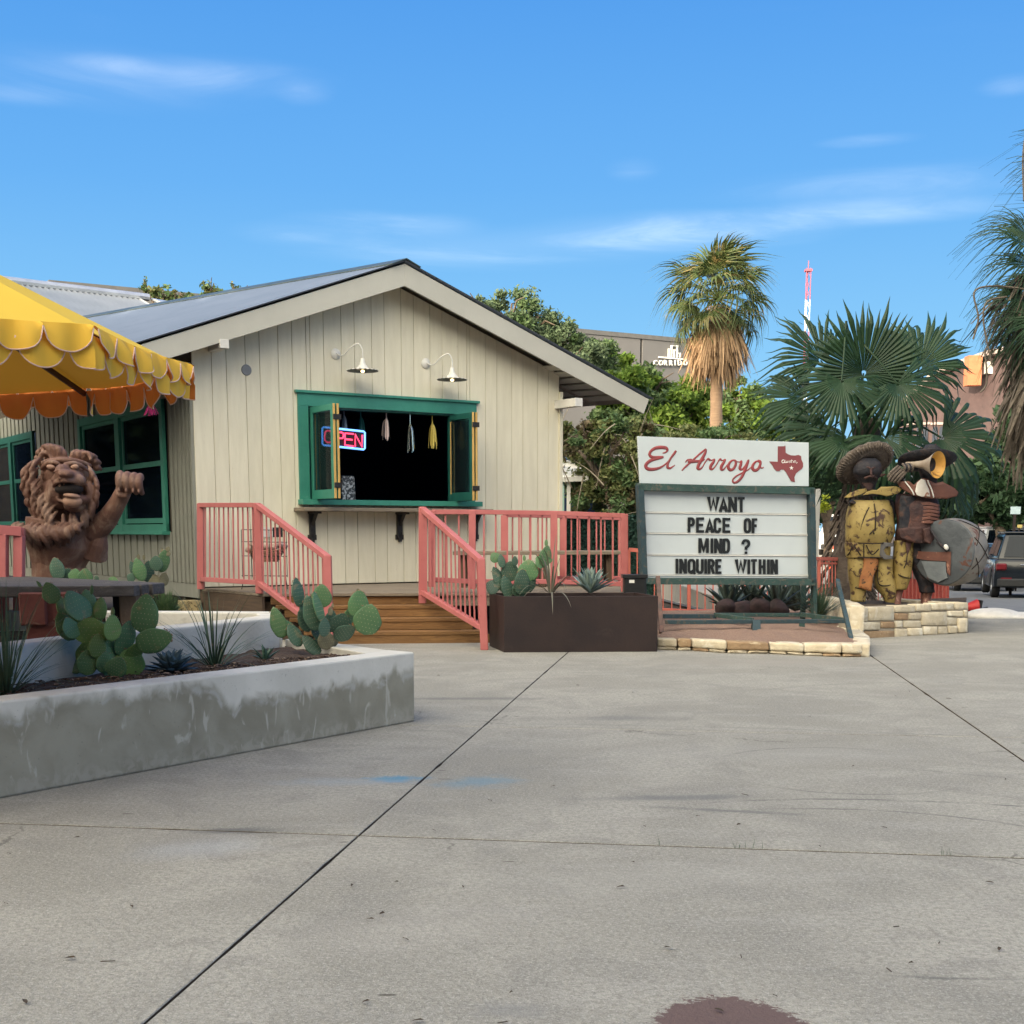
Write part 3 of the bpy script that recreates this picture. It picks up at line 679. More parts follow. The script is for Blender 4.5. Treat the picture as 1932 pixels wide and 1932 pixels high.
# iron picnic-style table on the deck
tbl = thing('picnic_table', 'long timber table standing on the deck behind the salmon railing', 'table', tuple(P(1000, 1100, 17.6)))
ta_, tb_ = P(860, 1044, 17.4), P(1172, 1049, 17.9)
tb_.z = ta_.z
for k in range(5): br('top_plank', M_woodg, tbl, ta_ + V((-.03, .15 * k, 0)), tb_ + V((0, .15 * k, 0)), .143, .045)
for q in (.04, .52, .93):
    c = ta_.lerp(tb_, q)
    for yy in (.05, .55): br('leg', MC['dark_timber'], tbl, V((c.x, c.y + yy, ZD)), V((c.x, c.y + yy, c.z - .02)), .09, .09, (0, 1, 0))
    br('stretcher', MC['dark_timber'], tbl, V((c.x, c.y, c.z - .07)), V((c.x, c.y + .6, c.z - .07)), .04, .09)
# wall lamps
def wall_lamp(rr, zs, label):
    th = thing('wall_lamp', label, 'wall lamp', tuple(H(rr - .22, zs + .26, .03)), group='white gooseneck lamps over the serving window')
    zb = zs + .235
    mb = MB(); MO = Matrix((GX, V((0, 0, 1)), -SX)).transposed()
    mb.lathe([(0, .035), (.035, .032), (.062, .015), (.075, 0)], H(rr - .235, zb, .03), MO, 20); mb.build('back_plate', M_white, th, True)
    p = catmull([H(rr - .235, zb, .06), H(rr - .19, zb - .03, .16), H(rr - .12, zb + .07, .26), H(rr - .04, zb + .115, .33), H(rr + .0, zb + .03, .36), H(rr, zs + .15, .36)], 6)
    mb = MB(); mb.tube(p, .010, 8); mb.build('gooseneck', M_white, th, True)
    n = 40; prof = [(.0, .16), (.026, .16), (.028, .11), (.038, .10), (.044, .075), (.058, .065), (.078, .035), (.12, .016), (.215, 0)]
    mb = MB(); mb.lathe(prof, H(rr, zs, .36), MG, n)
    mb.v = [tuple(V(v) + V((0, 0, .006 * math.cos(math.pi * (i % n)))) if i // n == len(prof) - 1 else v) for i, v in enumerate(mb.v)]
    k = len(mb.v); mb.lathe([(.05, .02), (.10, .008), (.213, -.006)], H(rr, zs, .36), MG, n)
    mb.build('shade', M_white, th, True)
    mb = MB(); mb.lathe([(.045, .004), (.11, -.002), (.210, -.0105)], H(rr, zs, .36), MG, n); mb.build('shade_lining', pm('dark_shade_lining', (.05, .055, .06), None, 8, .5, 0, metal=.3), th, True)
    mb = MB(); mb.ell(H(rr, zs - .010, .36), (.026, .026, .019)); mb.build('bulb', emi('warm_bulb', (1, .75, .35), 3.5), th, True)
wall_lamp(2.27, 3.43, 'left one of the two white gooseneck lamps above the green window')
wall_lamp(3.68, 3.40, 'right one of the two white gooseneck lamps above the green window')
# ------------------------------------------------------------------ building across the street, behind the camera: it casts the evening shade
M_brickp = pm('sandstone_render', (.50, .43, .34), (.44, .38, .30), .6, .85, .2, 30)
bb = thing('street_building', 'tall plain rendered building across the street behind the viewer', 'building', (-2, -14, 0))
mb = MB(); mb.box((-26, -18, 6.6), (104, 9, 14.8)); mb.box((-21, -18.5, 16.2), (17, 8, 6.5)); mb.box((-60, -18.2, 15.2), (40, 8.4, 5)); mb.build('wall', M_brickp, bb)  # unseen tower and left wing shaped to shade the brick wall and house
for (x, y, z, l) in ((-26, -18, 14.1, 104.6), (-21, -18.5, 19.6, 17.6), (-60, -18.6, 17.85, 40.5)): bx('parapet', M_trimc, bb, (x, y, z), (l, 9.6, .3))
gwin = glassm('far_glass', (.05, .06, .08), .95)
for fl in range(4):
    for i in range(20): bx('window', gwin, bb, (-36 + i * 3.2, -13.49, 2.4 + fl * 3.3), (1.5, .06, 1.8))
# ------------------------------------------------------------------ long grey commercial building on the skyline
M_gb = pm('grey_fluted_panel', (.15, .147, .146), (.13, .128, .128), .25, .85, .1, 3, objvar=.04, c3=(.175, .17, .165), s3=1.2)
M_joint = pm('dark_joint', (.05, .05, .055), None, 5, .9, 0)
gbd = thing('commercial_building', 'long flat grey commercial building on the skyline with white logo near the tall palm', 'building', tuple(P(1150, 800, 66)))
p0, p1 = P(92, 539, 55), P(1330, 650, 73)
d = p1 - p0; d.z = 0; L = d.length; dn = d.normalized(); nn = V((dn.y, -dn.x, 0)); MGB = Matrix((dn, -nn, V((0, 0, 1)))).transposed()
cuts = [0.0]
for u in (315, 500, 700, 900, 1060, 1208, 1318):
    k = (u - UC) / 2530; t = (k * p0.y - p0.x) / (dn.x - k * dn.y); cuts.append(t / L)
cuts.append(1.0)
for i in range(len(cuts) - 1):
    a, b = p0.lerp(p1, cuts[i]), p0.lerp(p1, cuts[i + 1]); m = (a + b) / 2; w = (b - a).xy.length
    if w < .2: continue
    mb = MB(); mb.prism([V((a.x, a.y, -2)) + dn * .07, V((b.x, b.y, -2)) - dn * .07, b - dn * .07, a + dn * .07], -nn * .3); mb.build('wall_panel', M_gb, gbd, bevel=.02)
    mb = MB(); mb.prism([a + V((0, 0, .0)) + nn * .06, b + nn * .06, b + nn * .06 + V((0, 0, .22)), a + nn * .06 + V((0, 0, .22))], -nn * .5); mb.build('coping', pm('grey_coping', (.13, .128, .125), None, 3, .7, 0), gbd)
mb = MB(); mb.prism([V((p0.x, p0.y, -2)) - nn * .35, V((p1.x, p1.y, -2)) - nn * .35, p1 - nn * .35 - V((0, 0, .05)), p0 - nn * .35 - V((0, 0, .05))], -nn * 12); mb.build('wall', M_joint, gbd)
# the white logo and lettering on it
def GP(u, v, out=.12):
    k = (u - UC) / 2530; t = (k * p0.y - p0.x) / (dn.x - k * dn.y); q = p0 + dn * t; return P(u, v, q.y) + nn * out
M_sgw = pm('white_sign_letter', (.85, .84, .80), None, 5, .5, 0)
def glyph(name, parent, body, a, h, ux, uz, un, mat, sx=1.0, depth=.06, bold=0.0, shear=0.0, center=False):
    "one mesh character of the built-in font"
    cu = bpy.data.curves.new(name, 'FONT'); cu.body = body; cu.size = 1; cu.offset = bold; cu.shear = shear; cu.resolution_u = 4
    to = bpy.data.objects.new('tmp', cu); COL.objects.link(to)
    me = bpy.data.meshes.new_from_object(to.evaluated_get(bpy.context.evaluated_depsgraph_get())); bpy.data.objects.remove(to)
    x0 = min(v.co.x for v in me.vertices); x1 = max(v.co.x for v in me.vertices); y0 = min(v.co.y for v in me.vertices); y1 = max(v.co.y for v in me.vertices)
    s = h / (y1 - y0) if body not in '?Q' else h / .73
    o0 = OFF[parent.name] if parent else V((0, 0, 0)); wd = (x1 - x0) * s * sx
    yb = y0 if body != 'Q' else 0.0
    for v in me.vertices: v.co = V(a) + ux * ((v.co.x - x0) * s * sx) + uz * ((v.co.y - yb) * s) + un * depth - o0
    bm = bmesh.new(); bm.from_mesh(me); r = bmesh.ops.extrude_face_region(bm, geom=bm.faces[:])
    for g in r['geom']:
        if isinstance(g, bmesh.types.BMVert): g.co -= un * depth
    bmesh.ops.recalc_face_normals(bm, faces=bm.faces); bm.to_mesh(me); bm.free(); me.materials.clear(); me.materials.append(mat)
    return link(name, me, parent, o0), wd
U0, U1 = 1229, 1304
for i, (ch, u) in enumerate(zip('CORRIDOR', (1229, 1239, 1249, 1259, 1269, 1275, 1285, 1296))):
    a = GP(u, 690); hh = (GP(u, 680) - a).z
    glyph('letter', gbd, ch, a, hh, dn, V((0, 0, 1)), nn, M_sgw, 1.0, .1, .02)
def lb(u0, v0, u1, v1):
    a, b = GP(u0, v0), GP(u1, v1); c = (a + b) / 2; bx('logo_bar', M_sgw, gbd, c, ((b - a).xy.length, .08, abs(b.z - a.z)), MGB, 0)
for q in ((1258, 658, 1260, 675), (1263, 652, 1265, 675), (1263, 652, 1276, 654.5), (1273.5, 652, 1276, 675), (1268, 660, 1270, 675), (1279, 666, 1281, 675), (1268, 660, 1274, 662), (1276, 666, 1281, 667.5), (1240, 675.5, 1292, 677.5)): lb(*q)
# ------------------------------------------------------------------ grey metal roofs behind the umbrella
rb = thing('outbuilding', 'low building with corrugated grey metal roof behind the yellow umbrella', 'building', tuple(P(150, 900, 26)))
e0, e1 = P(40, 549, 25.0), P(262, 553, 26.5); e0.z = e1.z = (e0.z + e1.z) / 2
dd = (e1 - e0).normalized(); fw = V((dd.y, -dd.x, 0))
dn_ = fw * 2.4 + V((0, 0, -.95)); n = 60; mb = MB(); vs = []
for i in range(n + 1):
    o = e0 - dd * 1.0 + dd * ((e1 - e0).length + 1.0) * i / n + V((0, 0, .03 * math.cos(math.pi * i))); vs += [o, o + dn_]
mb.add(vs, [(2 * i, 2 * i + 1, 2 * i + 3, 2 * i + 2) for i in range(n)]); mb.build('roof_slope', pm('light_galvanised', (.38, .41, .44), (.32, .35, .38), 2, .4, .1, 10, metal=.4), rb, True)
mb = MB(); mb.prism([e1 + dn_, e1 + V((0, 0, -.02)), e1 - fw * 2.4 + V((0, 0, -.97)), e1 - fw * 2.4 + V((0, 0, -4)), e1 + fw * 2.4 + V((0, 0, -4))], -dd * .2); mb.build('gable_wall', MC['dark_sheathing'], rb)
mb = MB(); mb.tube([e0 - dd + V((0, 0, .05)), e1 + dd * .2 + V((0, 0, .05))], .07, 8); mb.build('ridge_cap', M_flash, rb)
hip = e1 + dd * .25
mb = MB(); mb.add([hip + V((0, 0, .03)), hip + dd * 2.1 + V((0, 0, -.25)) + fw * .4, hip + dd * 1.2 + fw * 2.4 + V((0, 0, -.95)), hip + dn_], [(0, 3, 2, 1)]); mb.build('hip_slope', MC['light_galvanised'], rb)
mb = MB(); mb.prism([hip + V((0, 0, .05)), hip + dd * 2.2 + V((0, 0, -.08)), hip + dd * 2.3 + V((0, 0, -.35)) + fw * .6, hip + dd * .3 + V((0, 0, -.55)) + fw * 1.8], (0, 0, -.04)); mb.build('flashing', M_flash, rb)
mb = MB(); mb.box((e0 + e1) / 2 + V((0, 2.0, -3)), (7.5, .2, 4.5)); mb.build('wall', MC['dark_sheathing'], rb)  # dark sheathing colour stands in for shade on the outbuilding walls
# ------------------------------------------------------------------ radio mast
mast = thing('radio_mast', 'slim red and white lattice radio mast beyond the big fan palm', 'mast', tuple(P(1525, 900, 160)))
mt_, mb0 = P(1525, 512, 160), P(1525, 760, 160); hw = .26
def mastseg(z0, z1, mat):
    m_ = MB(); cs = [V((mt_.x + x * hw, 160 + y * hw, 0)) for x, y in ((-1, -1), (1, -1), (0, 1))]
    for c in cs: m_.tube([c + V((0, 0, z0)), c + V((0, 0, z1))], .05, 5)
    z = z0; k = 0
    while z < z1 - .5:
        for i in range(3):
            a, b = cs[i], cs[(i + 1) % 3]
            if k % 2: a, b = b, a
            m_.tube([a + V((0, 0, z)), b + V((0, 0, z + 1.2))], .02, 4)
        z += 1.2; k += 1
    m_.build('lattice_section', mat, mast)
zz = [P(1525, v, 160).z for v in (512, 566, 626, 700, 800)]
M_red = pm('aviation_red', (.42, .10, .14), None, 3, .6, 0); M_wh = pm('aviation_white', (.72, .72, .74), None, 3, .6, 0)
mastseg(zz[1], zz[0], M_red); mastseg(zz[2], zz[1], M_wh); mastseg(zz[3], zz[2], M_red); mastseg(zz[4], zz[3], M_wh)
mb = MB(); mb.box(V((mt_.x, 160, zz[0] + .1)), (.8, .8, .25)); mb.tube([V((mt_.x, 160, zz[0])), V((mt_.x, 160, zz[0] + 1.2))], .05, 5); mb.build('top_platform', M_red, mast)
mast2 = thing('radio_mast', 'short red and white mast tip between the fan palm and the brick building', 'mast', tuple(P(1776, 760, 130)))
for (va, vb, m_) in ((690, 698, M_red), (698, 703, M_wh), (703, 712, M_red), (712, 760, M_wh)):
    a, b = P(1776, va, 130), P(1776, vb, 130); bx('mast_section', m_, mast2, (a + b) / 2, (.55, .55, a.z - b.z), None, 0)
# ------------------------------------------------------------------ brick building behind the palms on the right
def brick_mat():
    m, nt, N, L, b = new_mat('dark_brick'); g = N.new('ShaderNodeTexCoord'); bt = N.new('ShaderNodeTexBrick'); L.new(g.outputs['UV'], bt.inputs['Vector'])
    bt.inputs['Scale'].default_value = 1; bt.inputs['Brick Width'].default_value = .22; bt.inputs['Row Height'].default_value = .075; bt.inputs['Mortar Size'].default_value = .008
    bt.inputs['Color1'].default_value = (.20, .10, .085, 1); bt.inputs['Color2'].default_value = (.26, .14, .12, 1); bt.inputs['Mortar'].default_value = (.28, .22, .20, 1)
    L.new(bt.outputs[0], b.inputs['Base Color']); b.inputs['Roughness'].default_value = .9; return m
M_brick = pm('mauve_brick_shade', (.105, .07, .07), (.08, .055, .056), 3, .9, .3, 25)  # darker than real brick: shade on this wall put into the colour
bk_ = thing('brick_building', 'mauve brick building with arched windows, gable parapet and orange chimney on the right', 'building', tuple(P(1780, 1000, 40)))
o0, o1 = P(1697, 800, 54), P(1990, 800, 48)
bdn = (o1 - o0); bdn.z = 0; BL = bdn.length; bdn.normalize(); bn = V((bdn.y, -bdn.x, 0)); MB_ = Matrix((bdn, -bn, V((0, 0, 1)))).transposed()
def BP(u, v, out=0):
    k = (u - UC) / 2530; t = (k * o0.y - o0.x) / (bdn.x - k * bdn.y); q = o0 + bdn * t; return P(u, v, q.y) + bn * out
outl = [BP(1697, 1040) - V((0, 0, 1.6)), BP(2000, 1060) - V((0, 0, 1.6)), BP(2000, 640), BP(1870, 668), BP(1775, 702), BP(1697, 775)]
mb = MB(); mb.prism(outl, -bn * .4); mb.build('wall', M_brick, bk_)
for (a, b) in (((1697, 775), (1775, 702)), ((1775, 702), (1870, 668)), ((1870, 668), (2000, 640))): br('parapet_coping', pm('pale_coping', (.40, .33, .31), None, 3, .7, 0), bk_, BP(*a, .1), BP(*b, .1), .5, .18)
for u in (1707, 1719, 1735, 1747, 1765, 1778, 1800, 1813):
    for (va, vb) in ((800, 850), (875, 925)):
        s_ = .35 if 0 else 1
        a, b = BP(u, va, .03), BP(u, vb, .03); c = (a + b) / 2
        mb = MB(); hw_ = .12; hh = (a.z - b.z) / 2 * .8
        pts = [c + bdn * x + V((0, 0, z)) for x, z in [(-hw_, -hh), (hw_, -hh), (hw_, hh * .8)] + [(hw_ * math.cos(q), hh * .8 + .09 * math.sin(q)) for q in (.6, 1.2, 1.8, 2.5)] + [(-hw_, hh * .8)]]
        mb.prism(pts, bn * .02); w_ = mb.build('window', gwin, bk_)
        bx('lintel', MC['pale_coping'], bk_, c + V((0, 0, hh + .12)) + bn * .02, (.42, .06, .09), MB_)
ch0, ch1 = BP(1838, 676, .4), BP(1852, 730, .4)
mb = MB(); mb.box(V((ch0.x + .1, ch0.y - .4, (ch0.z + ch1.z) / 2)), (.5, .5, ch0.z - ch1.z)); mb.build('chimney', pm('orange_brick', (.55, .20, .10), (.48, .16, .08), 6, .85, .2, 30), bk_)
bx('roof_unit', M_white, bk_, V((ch0.x + 1.1, ch0.y - .1, ch0.z - .42)), (1.2, .8, .45))
# ------------------------------------------------------------------ small white-roofed shelter behind the deck
st = thing('garden_shelter', 'small shelter with bright white roof and pale green post seen past the house corner', 'shelter', tuple(P(1075, 1000, 27)))
c_ = P(1072, 884, 27.2)
mb = MB(); a1, a2, a3, a4 = P(1035, 862, 28), P(1088, 872, 28), P(1110, 901, 26.8), P(1055, 903, 26.8)
mb.prism([a4, a3, a2, a1], (0, 0, -.05)); mb.build('roof_slope', pm('white_roof_membrane', (.86, .85, .80), (.78, .76, .70), 5, .6, .1, 20), st)
br('fascia_board', M_white, st, P(1057, 905, 26.78), P(1111, 903, 26.75), .05, .10); br('fascia_board', M_white, st, P(1057, 905, 26.78), P(1030, 880, 27.2), .05, .10)
for u, w, m in ((1060, .10, pm('mint_paint', (.36, .52, .47), None, 3, .6, 0)), (1073, .075, M_white)): br('post', m, st, P(u, 908, 26.9), V((P(u, 908, 26.9).x, 26.9, -.4)), w, w, (0, 1, 0))
bx('wall', M_black, st, P(1092, 985, 28.5), (1.0, .1, 3.0))
# ------------------------------------------------------------------ foliage
def leafmat(name, c1, c2, c3=None, trans=.25, rough=.6):
    return pm(name, c1, c2, 1.1, rough, 0, objvar=0, c3=c3, s3=14, lo3=.5, hi3=.6, trans=trans, spec=.25)
L_dark = leafmat('leaf_dark', (.018, .045, .022), (.03, .065, .03), (.045, .08, .035))
L_bright = leafmat('leaf_bright', (.15, .25, .04), (.10, .18, .035), (.23, .31, .06), .4)
L_olive = leafmat('leaf_olive', (.14, .165, .055), (.09, .12, .045), (.22, .21, .09))
L_grey = leafmat('leaf_grey_green', (.075, .14, .05), (.10, .16, .07), (.15, .20, .09))
L_brown = leafmat('leaf_dry', (.14, .105, .06), (.09, .07, .04), (.08, .09, .035))
L_oak = leafmat('leaf_oak', (.11, .165, .085), (.155, .21, .12), (.07, .11, .06), .3)
M_bark = pm('bark', (.10, .075, .055), (.16, .125, .095), 9, .95, .8, 30)
M_twig = pm('pale_twig', (.30, .26, .20), (.20, .17, .13), 9, .9, .3, 40)
def leaves(mb, c, rad, n, size, r_, shell=.55, squash=1.0):
    "many small leaf quads in a lumpy volume"
    for _ in range(n):
        d = V((r_.gauss(0, 1), r_.gauss(0, 1), r_.gauss(0, 1))).normalized(); q = min(1.45, abs(r_.gauss(.72, .28)))
        p = V(c) + V((d.x * rad[0], d.y * rad[1], d.z * rad[2])) * q
        a = V((r_.gauss(0, 1), r_.gauss(0, 1), r_.gauss(0, .8))).normalized(); b = a.cross(V((r_.gauss(0, 1), r_.gauss(0, 1), r_.gauss(0, 1)))).normalized()
        s = size * r_.uniform(.6, 1.4); k = len(mb.v)
        mb.v += [tuple(p - a * s), tuple(p + b * s * .45), tuple(p + a * s), tuple(p - b * s * .45)]; mb.f.append((k, k + 1, k + 2, k + 3)); mb.mi.append(mb.cur)
def tree(name, label, base, clumps, mats, size, dens, trunk_r=.14, seed=1, group=None, twigs=0, cat='tree'):
    "clumps: list of (centre, radius vec); branches run from the trunk to each clump"
    r_ = random.Random(seed); th = thing(name, label, cat, tuple(base), group)
    tb = MB(); ctr = sum((V(c) for c, _ in clumps), V((0, 0, 0))) / len(clumps); fork = V(base).lerp(V((ctr.x, ctr.y, ctr.z)), .55)
    tb.tube(catmull([V(base) - V((0, 0, .3)), V(base).lerp(fork, .5) + V((.1, 0, 0)), fork], 4), [trunk_r * (1.2 - .05 * i) for i in range(9)], 7)
    for c, rd in clumps:
        c = V(c); m_ = fork.lerp(c, .5) + V((r_.uniform(-.2, .2), r_.uniform(-.2, .2), .15 * (c - fork).length))
        tb.tube(catmull([fork, m_, c], 4), [trunk_r * .55 * (1 - i / 10) for i in range(9)], 5)
        for _ in range(5):
            e = c + V((r_.uniform(-1, 1) * rd[0], r_.uniform(-1, 1) * rd[1], r_.uniform(-.6, 1) * rd[2])) * .85; tb.tube([c.lerp(m_, .3), (c + e) / 2 + V((0, 0, .05)), e], [trunk_r * .2, trunk_r * .12, trunk_r * .05], 4)
    tb.build('trunk', M_bark, th)
    if twigs:
        tw = MB()
        for _ in range(twigs):
            c, rd = r_.choice(clumps); s_ = V(c) + V((r_.uniform(-1, 1) * rd[0], -rd[1] * r_.uniform(.3, 1), r_.uniform(-1, 1) * rd[2])); d = V((r_.gauss(0, .6), r_.gauss(0, .3), r_.gauss(0, .7))).normalized()
            tw.tube(catmull([s_, s_ + d * .35 + V((0, 0, .05)), s_ + d * .8], 3), [.016, .014, .012, .01, .008, .006, .004], 4)
        tw.build('branches', M_twig, th)
    cr = MB()
    for i, (c, rd) in enumerate(clumps):
        vol = rd[0] * rd[1] * rd[2]; nsub = 16
        for j in range(nsub):
            d = V((r_.gauss(0, 1), r_.gauss(0, 1), r_.gauss(0, 1))).normalized() * r_.uniform(.55, 1.05); q = V(c) + V((d.x * rd[0], d.y * rd[1], d.z * rd[2])); sr = r_.uniform(.16, .46)
            cr.cur = r_.choice(range(len(mats))); leaves(cr, q, (rd[0] * sr, rd[1] * sr, rd[2] * sr), int(dens * vol ** (2 / 3) / nsub * (1.0)), size, r_)
    cr.build('crown', mats, th)
    return th
def cl(u, v, Y, ru, rv, dy=None):
    s = Y / 2530; return (P(u, v, Y), (ru * s, dy if dy else (ru + rv) / 2 * s, rv * s))
tree('live_oak', 'dark grey-green oak rising behind the right roof slope of the house', P(960, 1000, 33), [cl(905, 590, 33, 42, 38), cl(955, 585, 33, 55, 42), cl(1010, 605, 33, 55, 40), cl(1060, 635, 33, 45, 38), cl(1085, 680, 33, 60, 40), cl(970, 640, 34, 90, 45), cl(1120, 670, 33.5, 45, 30)], [L_oak, L_grey, L_oak], .055, 8500, .2, 3)
tree('broadleaf_tree', 'bright green tree below the grey building, left of the tall palm', P(1230, 1000, 37), [cl(1170, 730, 36, 60, 45), cl(1230, 735, 37, 60, 36), cl(1285, 762, 37, 50, 40), cl(1180, 775, 36, 60, 40), cl(1240, 790, 36, 70, 45), cl(1295, 795, 37, 45, 40), cl(1150, 690, 36.5, 40, 30), cl(1325, 745, 38, 40, 30)], [L_bright, L_bright, L_grey], .085, 9500, .2, 5)
tree('broadleaf_tree', 'smaller bright green tree just right of the tall palm trunk', P(1400, 1000, 42), [cl(1390, 750, 42, 40, 38), cl(1425, 780, 42, 50, 40), cl(1380, 800, 42, 50, 38), cl(1450, 795, 42, 45, 32), cl(1500, 820, 42, 40, 25)], [L_bright, L_grey], .09, 8500, .2, 6)
tree('scrub_tree', 'olive scrubby tree with bare pale branches behind the deck and left of the sign', P(1150, 1000, 26), [cl(1100, 820, 26, 60, 35), cl(1170, 830, 26, 60, 42), cl(1190, 890, 26, 55, 55), cl(1140, 900, 26.5, 50, 50), cl(1180, 950, 26, 50, 40), cl(1220, 850, 26.5, 45, 45), cl(1075, 840, 27, 40, 25), cl(1120, 930, 27, 50, 45), cl(1080, 900, 28, 40, 60), cl(1150, 860, 28, 60, 45), cl(1210, 930, 27, 50, 60)], [L_olive, L_brown, L_olive, L_grey], .055, 9000, .12, 8, twigs=34)
tree('scrub_tree', 'dull green scrub low behind the sign, at the foot of the tall palm', P(1330, 1010, 30), [cl(1260, 830, 30, 70, 30), cl(1350, 835, 30, 70, 28), cl(1430, 840, 30, 60, 26), cl(1300, 870, 30, 90, 35), cl(1500, 850, 31, 50, 30)], [L_olive, L_grey, L_olive], .06, 7500, .1, 9)
tree('young_tree', 'thin twiggy treetop showing above the left end of the house roof', P(300, 900, 31), [cl(285, 555, 31, 24, 14), cl(310, 556, 31, 26, 14), cl(335, 560, 31, 24, 11), cl(350, 566, 31, 30, 10), cl(273, 535, 31, 5, 14)], [L_olive, L_grey], .06, 3600, .1, 10)
tree('young_tree', 'feathery treetop poking up in the middle of the left roof line', P(400, 900, 31), [cl(398, 540, 31, 15, 17), cl(388, 550, 31, 12, 9), cl(412, 552, 31, 12, 8)], [L_grey, L_olive], .055, 4200, .08, 11)
tree('young_tree', 'small sprigs above the roof nearest the ridge on the left slope', P(450, 900, 31), [cl(440, 543, 31, 7, 13), cl(455, 546, 31, 10, 8), cl(470, 544, 31, 8, 4)], [L_grey, L_olive], .05, 3000, .06, 12)
# dark trees closing the right background
for i, (u, v, Y, ru, rv) in enumerate(((1600, 930, 84, 110, 60), (1735, 915, 62, 90, 75), (1855, 890, 58, 95, 95), (1960, 850, 46, 100, 120), (1480, 920, 45, 90, 60), (1560, 900, 46, 70, 40))):
    tree('shade_tree', ['dense dark tree behind the truck, left of the statues', 'dense dark tree beyond the drum and the parked cars', 'dark tree over the parked cars below the brick building', 'dark tree at the right edge beyond the black car', 'dark tree hidden behind the letter sign', 'dark tree top above the sign edge'][i], P(u, 1080, Y),
         [cl(u - ru * .5, v + rv * .2, Y, ru * .6, rv * .6), cl(u + ru * .5, v + rv * .1, Y, ru * .6, rv * .6), cl(u, v - rv * .4, Y, ru * .7, rv * .5), cl(u, v + rv * .5, Y, ru, rv * .5)], [L_dark], .15, 5200, .22, 20 + i)
# clipped hedge
hd = MB(); r_ = random.Random(4); hc = V(((P(1052, 1000, 23.5).x + P(1240, 1000, 23.5).x) / 2, 23.9, .15)); hdx, hdz = (P(1240, 1000, 23.5).x - P(1052, 1000, 23.5).x) / 2, .85 + .55
for _ in range(15000):
    f = r_.random(); x, y, z = r_.uniform(-1, 1), r_.uniform(-1, 1), r_.uniform(-1, 1)
    if f < .55: y = -1 + abs(r_.gauss(0, .08))
    else: z = 1 - abs(r_.gauss(0, .06))
    p = hc + V((x * hdx, y * .7, z * hdz)); a = V((r_.gauss(0, 1), r_.gauss(0, 1), r_.gauss(0, 1))).normalized() * .035; b = a.cross(V((r_.gauss(0, 1), r_.gauss(0, 1), r_.gauss(0, 1)))).normalized() * .02
    k = len(hd.v); hd.v += [tuple(p - a), tuple(p + b), tuple(p + a), tuple(p - b)]; hd.f.append((k, k + 1, k + 2, k + 3)); hd.mi.append(0)
hd.box(hc, (hdx * 1.96, 1.3, hdz * 1.94))
L_hedge = leafmat('leaf_hedge', (.03, .075, .06), (.045, .10, .075), (.02, .05, .04), .1)
hedge = hd.build('hedge', L_hedge, None, loc=tuple(hc - V((0, 0, hdz)))); tag(hedge, 'clipped dark green hedge behind the deck railing, left of the sign', 'hedge')
# ------------------------------------------------------------------ fan palms
L_fan = pm('palm_leaf', (.013, .036, .017), (.021, .052, .022), 2.5, .5, 0, c3=(.045, .062, .026), s3=9, lo3=.6, hi3=.75, trans=.12, spec=.3)
L_fansun = pm('palm_leaf_sunny', (.06, .095, .03), (.10, .13, .04), 2.5, .5, 0, c3=(.34, .24, .10), s3=4, lo3=.52, hi3=.72, trans=.25, spec=.4)
L_dead = pm('dead_palm_frond', (.43, .29, .17), (.34, .22, .13), 5, .8, 0, c3=(.22, .13, .07), s3=9, lo3=.5, hi3=.65, trans=.1)
L_deadg = pm('grey_dead_frond', (.15, .125, .10), (.10, .082, .065), 5, .85, 0, c3=(.05, .04, .032), s3=9, lo3=.5, hi3=.65, trans=.1)
def fan_mesh(name, mat, R=.8, pet=.7, spread=250, n=34, split=.55, droop=.25, seed=0, thick=.018, fold=.06):
    "fan leaf: petiole along +Y from origin, blade opening at its end; blades folded, tips free and drooping"
    r_ = random.Random(seed); mb = MB()
    mb.tube(catmull([(0, 0, 0), (0, pet * .5, .03), (0, pet, 0)], 3), [thick * 1.2, thick * 1.1, thick, thick * .9, thick * .8, thick * .75, thick * .7], 5)
    rings = [0.04, .3, split, split + (1 - split) * .35, split + (1 - split) * .7, 1.0]
    for i in range(n):
        a0 = R_(90 - spread / 2 + spread * i / n); a1 = R_(90 - spread / 2 + spread * (i + 1) / n); am = (a0 + a1) / 2
        Rl = R * (1 - .22 * abs(i / n - .5) * 2) * r_.uniform(.84, 1.08); dr = droop * r_.uniform(.5, 1.7) + (r_.uniform(.3, .9) if r_.random() < .16 else 0); base = len(mb.v); tw = r_.gauss(0, .07)
        for k, q in enumerate(rings):
            rad = Rl * q; z = -dr * R * max(0, q - .35) ** 2 * 1.6 + .10 * R * math.sin(min(q, .6) * 2)
            half = (a1 - a0) / 2 * (1 if q <= split else max(.0, (1 - q) / (1 - split)) * split / q); aa = am + tw * max(0, q - split) * 2
            for sgn, zz_ in ((-1, 0), (0, fold * rad * .35 if q <= split else fold * R * .12), (1, 0)):
                an = aa + sgn * half; mb.v.append((rad * math.cos(an), pet + rad * math.sin(an), z + zz_ - dr * (.25 * R if q > .9 else 0)))
        m = len(rings)
        for k in range(m - 1):
            for j in range(2): q0 = base + k * 3 + j; mb.f.append((q0, q0 + 1, q0 + 4, q0 + 3)); mb.mi.append(0)
    return mb.mesh(name, mat)
def aimed(d, up=(0, 0, 1), roll=0.0):
    "rotation taking +Y to d with +Z as near to up as it can be"
    y = V(d).normalized(); u = V(up); x = y.cross(u)
    x = x.normalized() if x.length > 1e-3 else V((1, 0, 0)); z = x.cross(y); return Matrix((x, y, z)).transposed() @ Matrix.Rotation(roll, 3, 'Y')
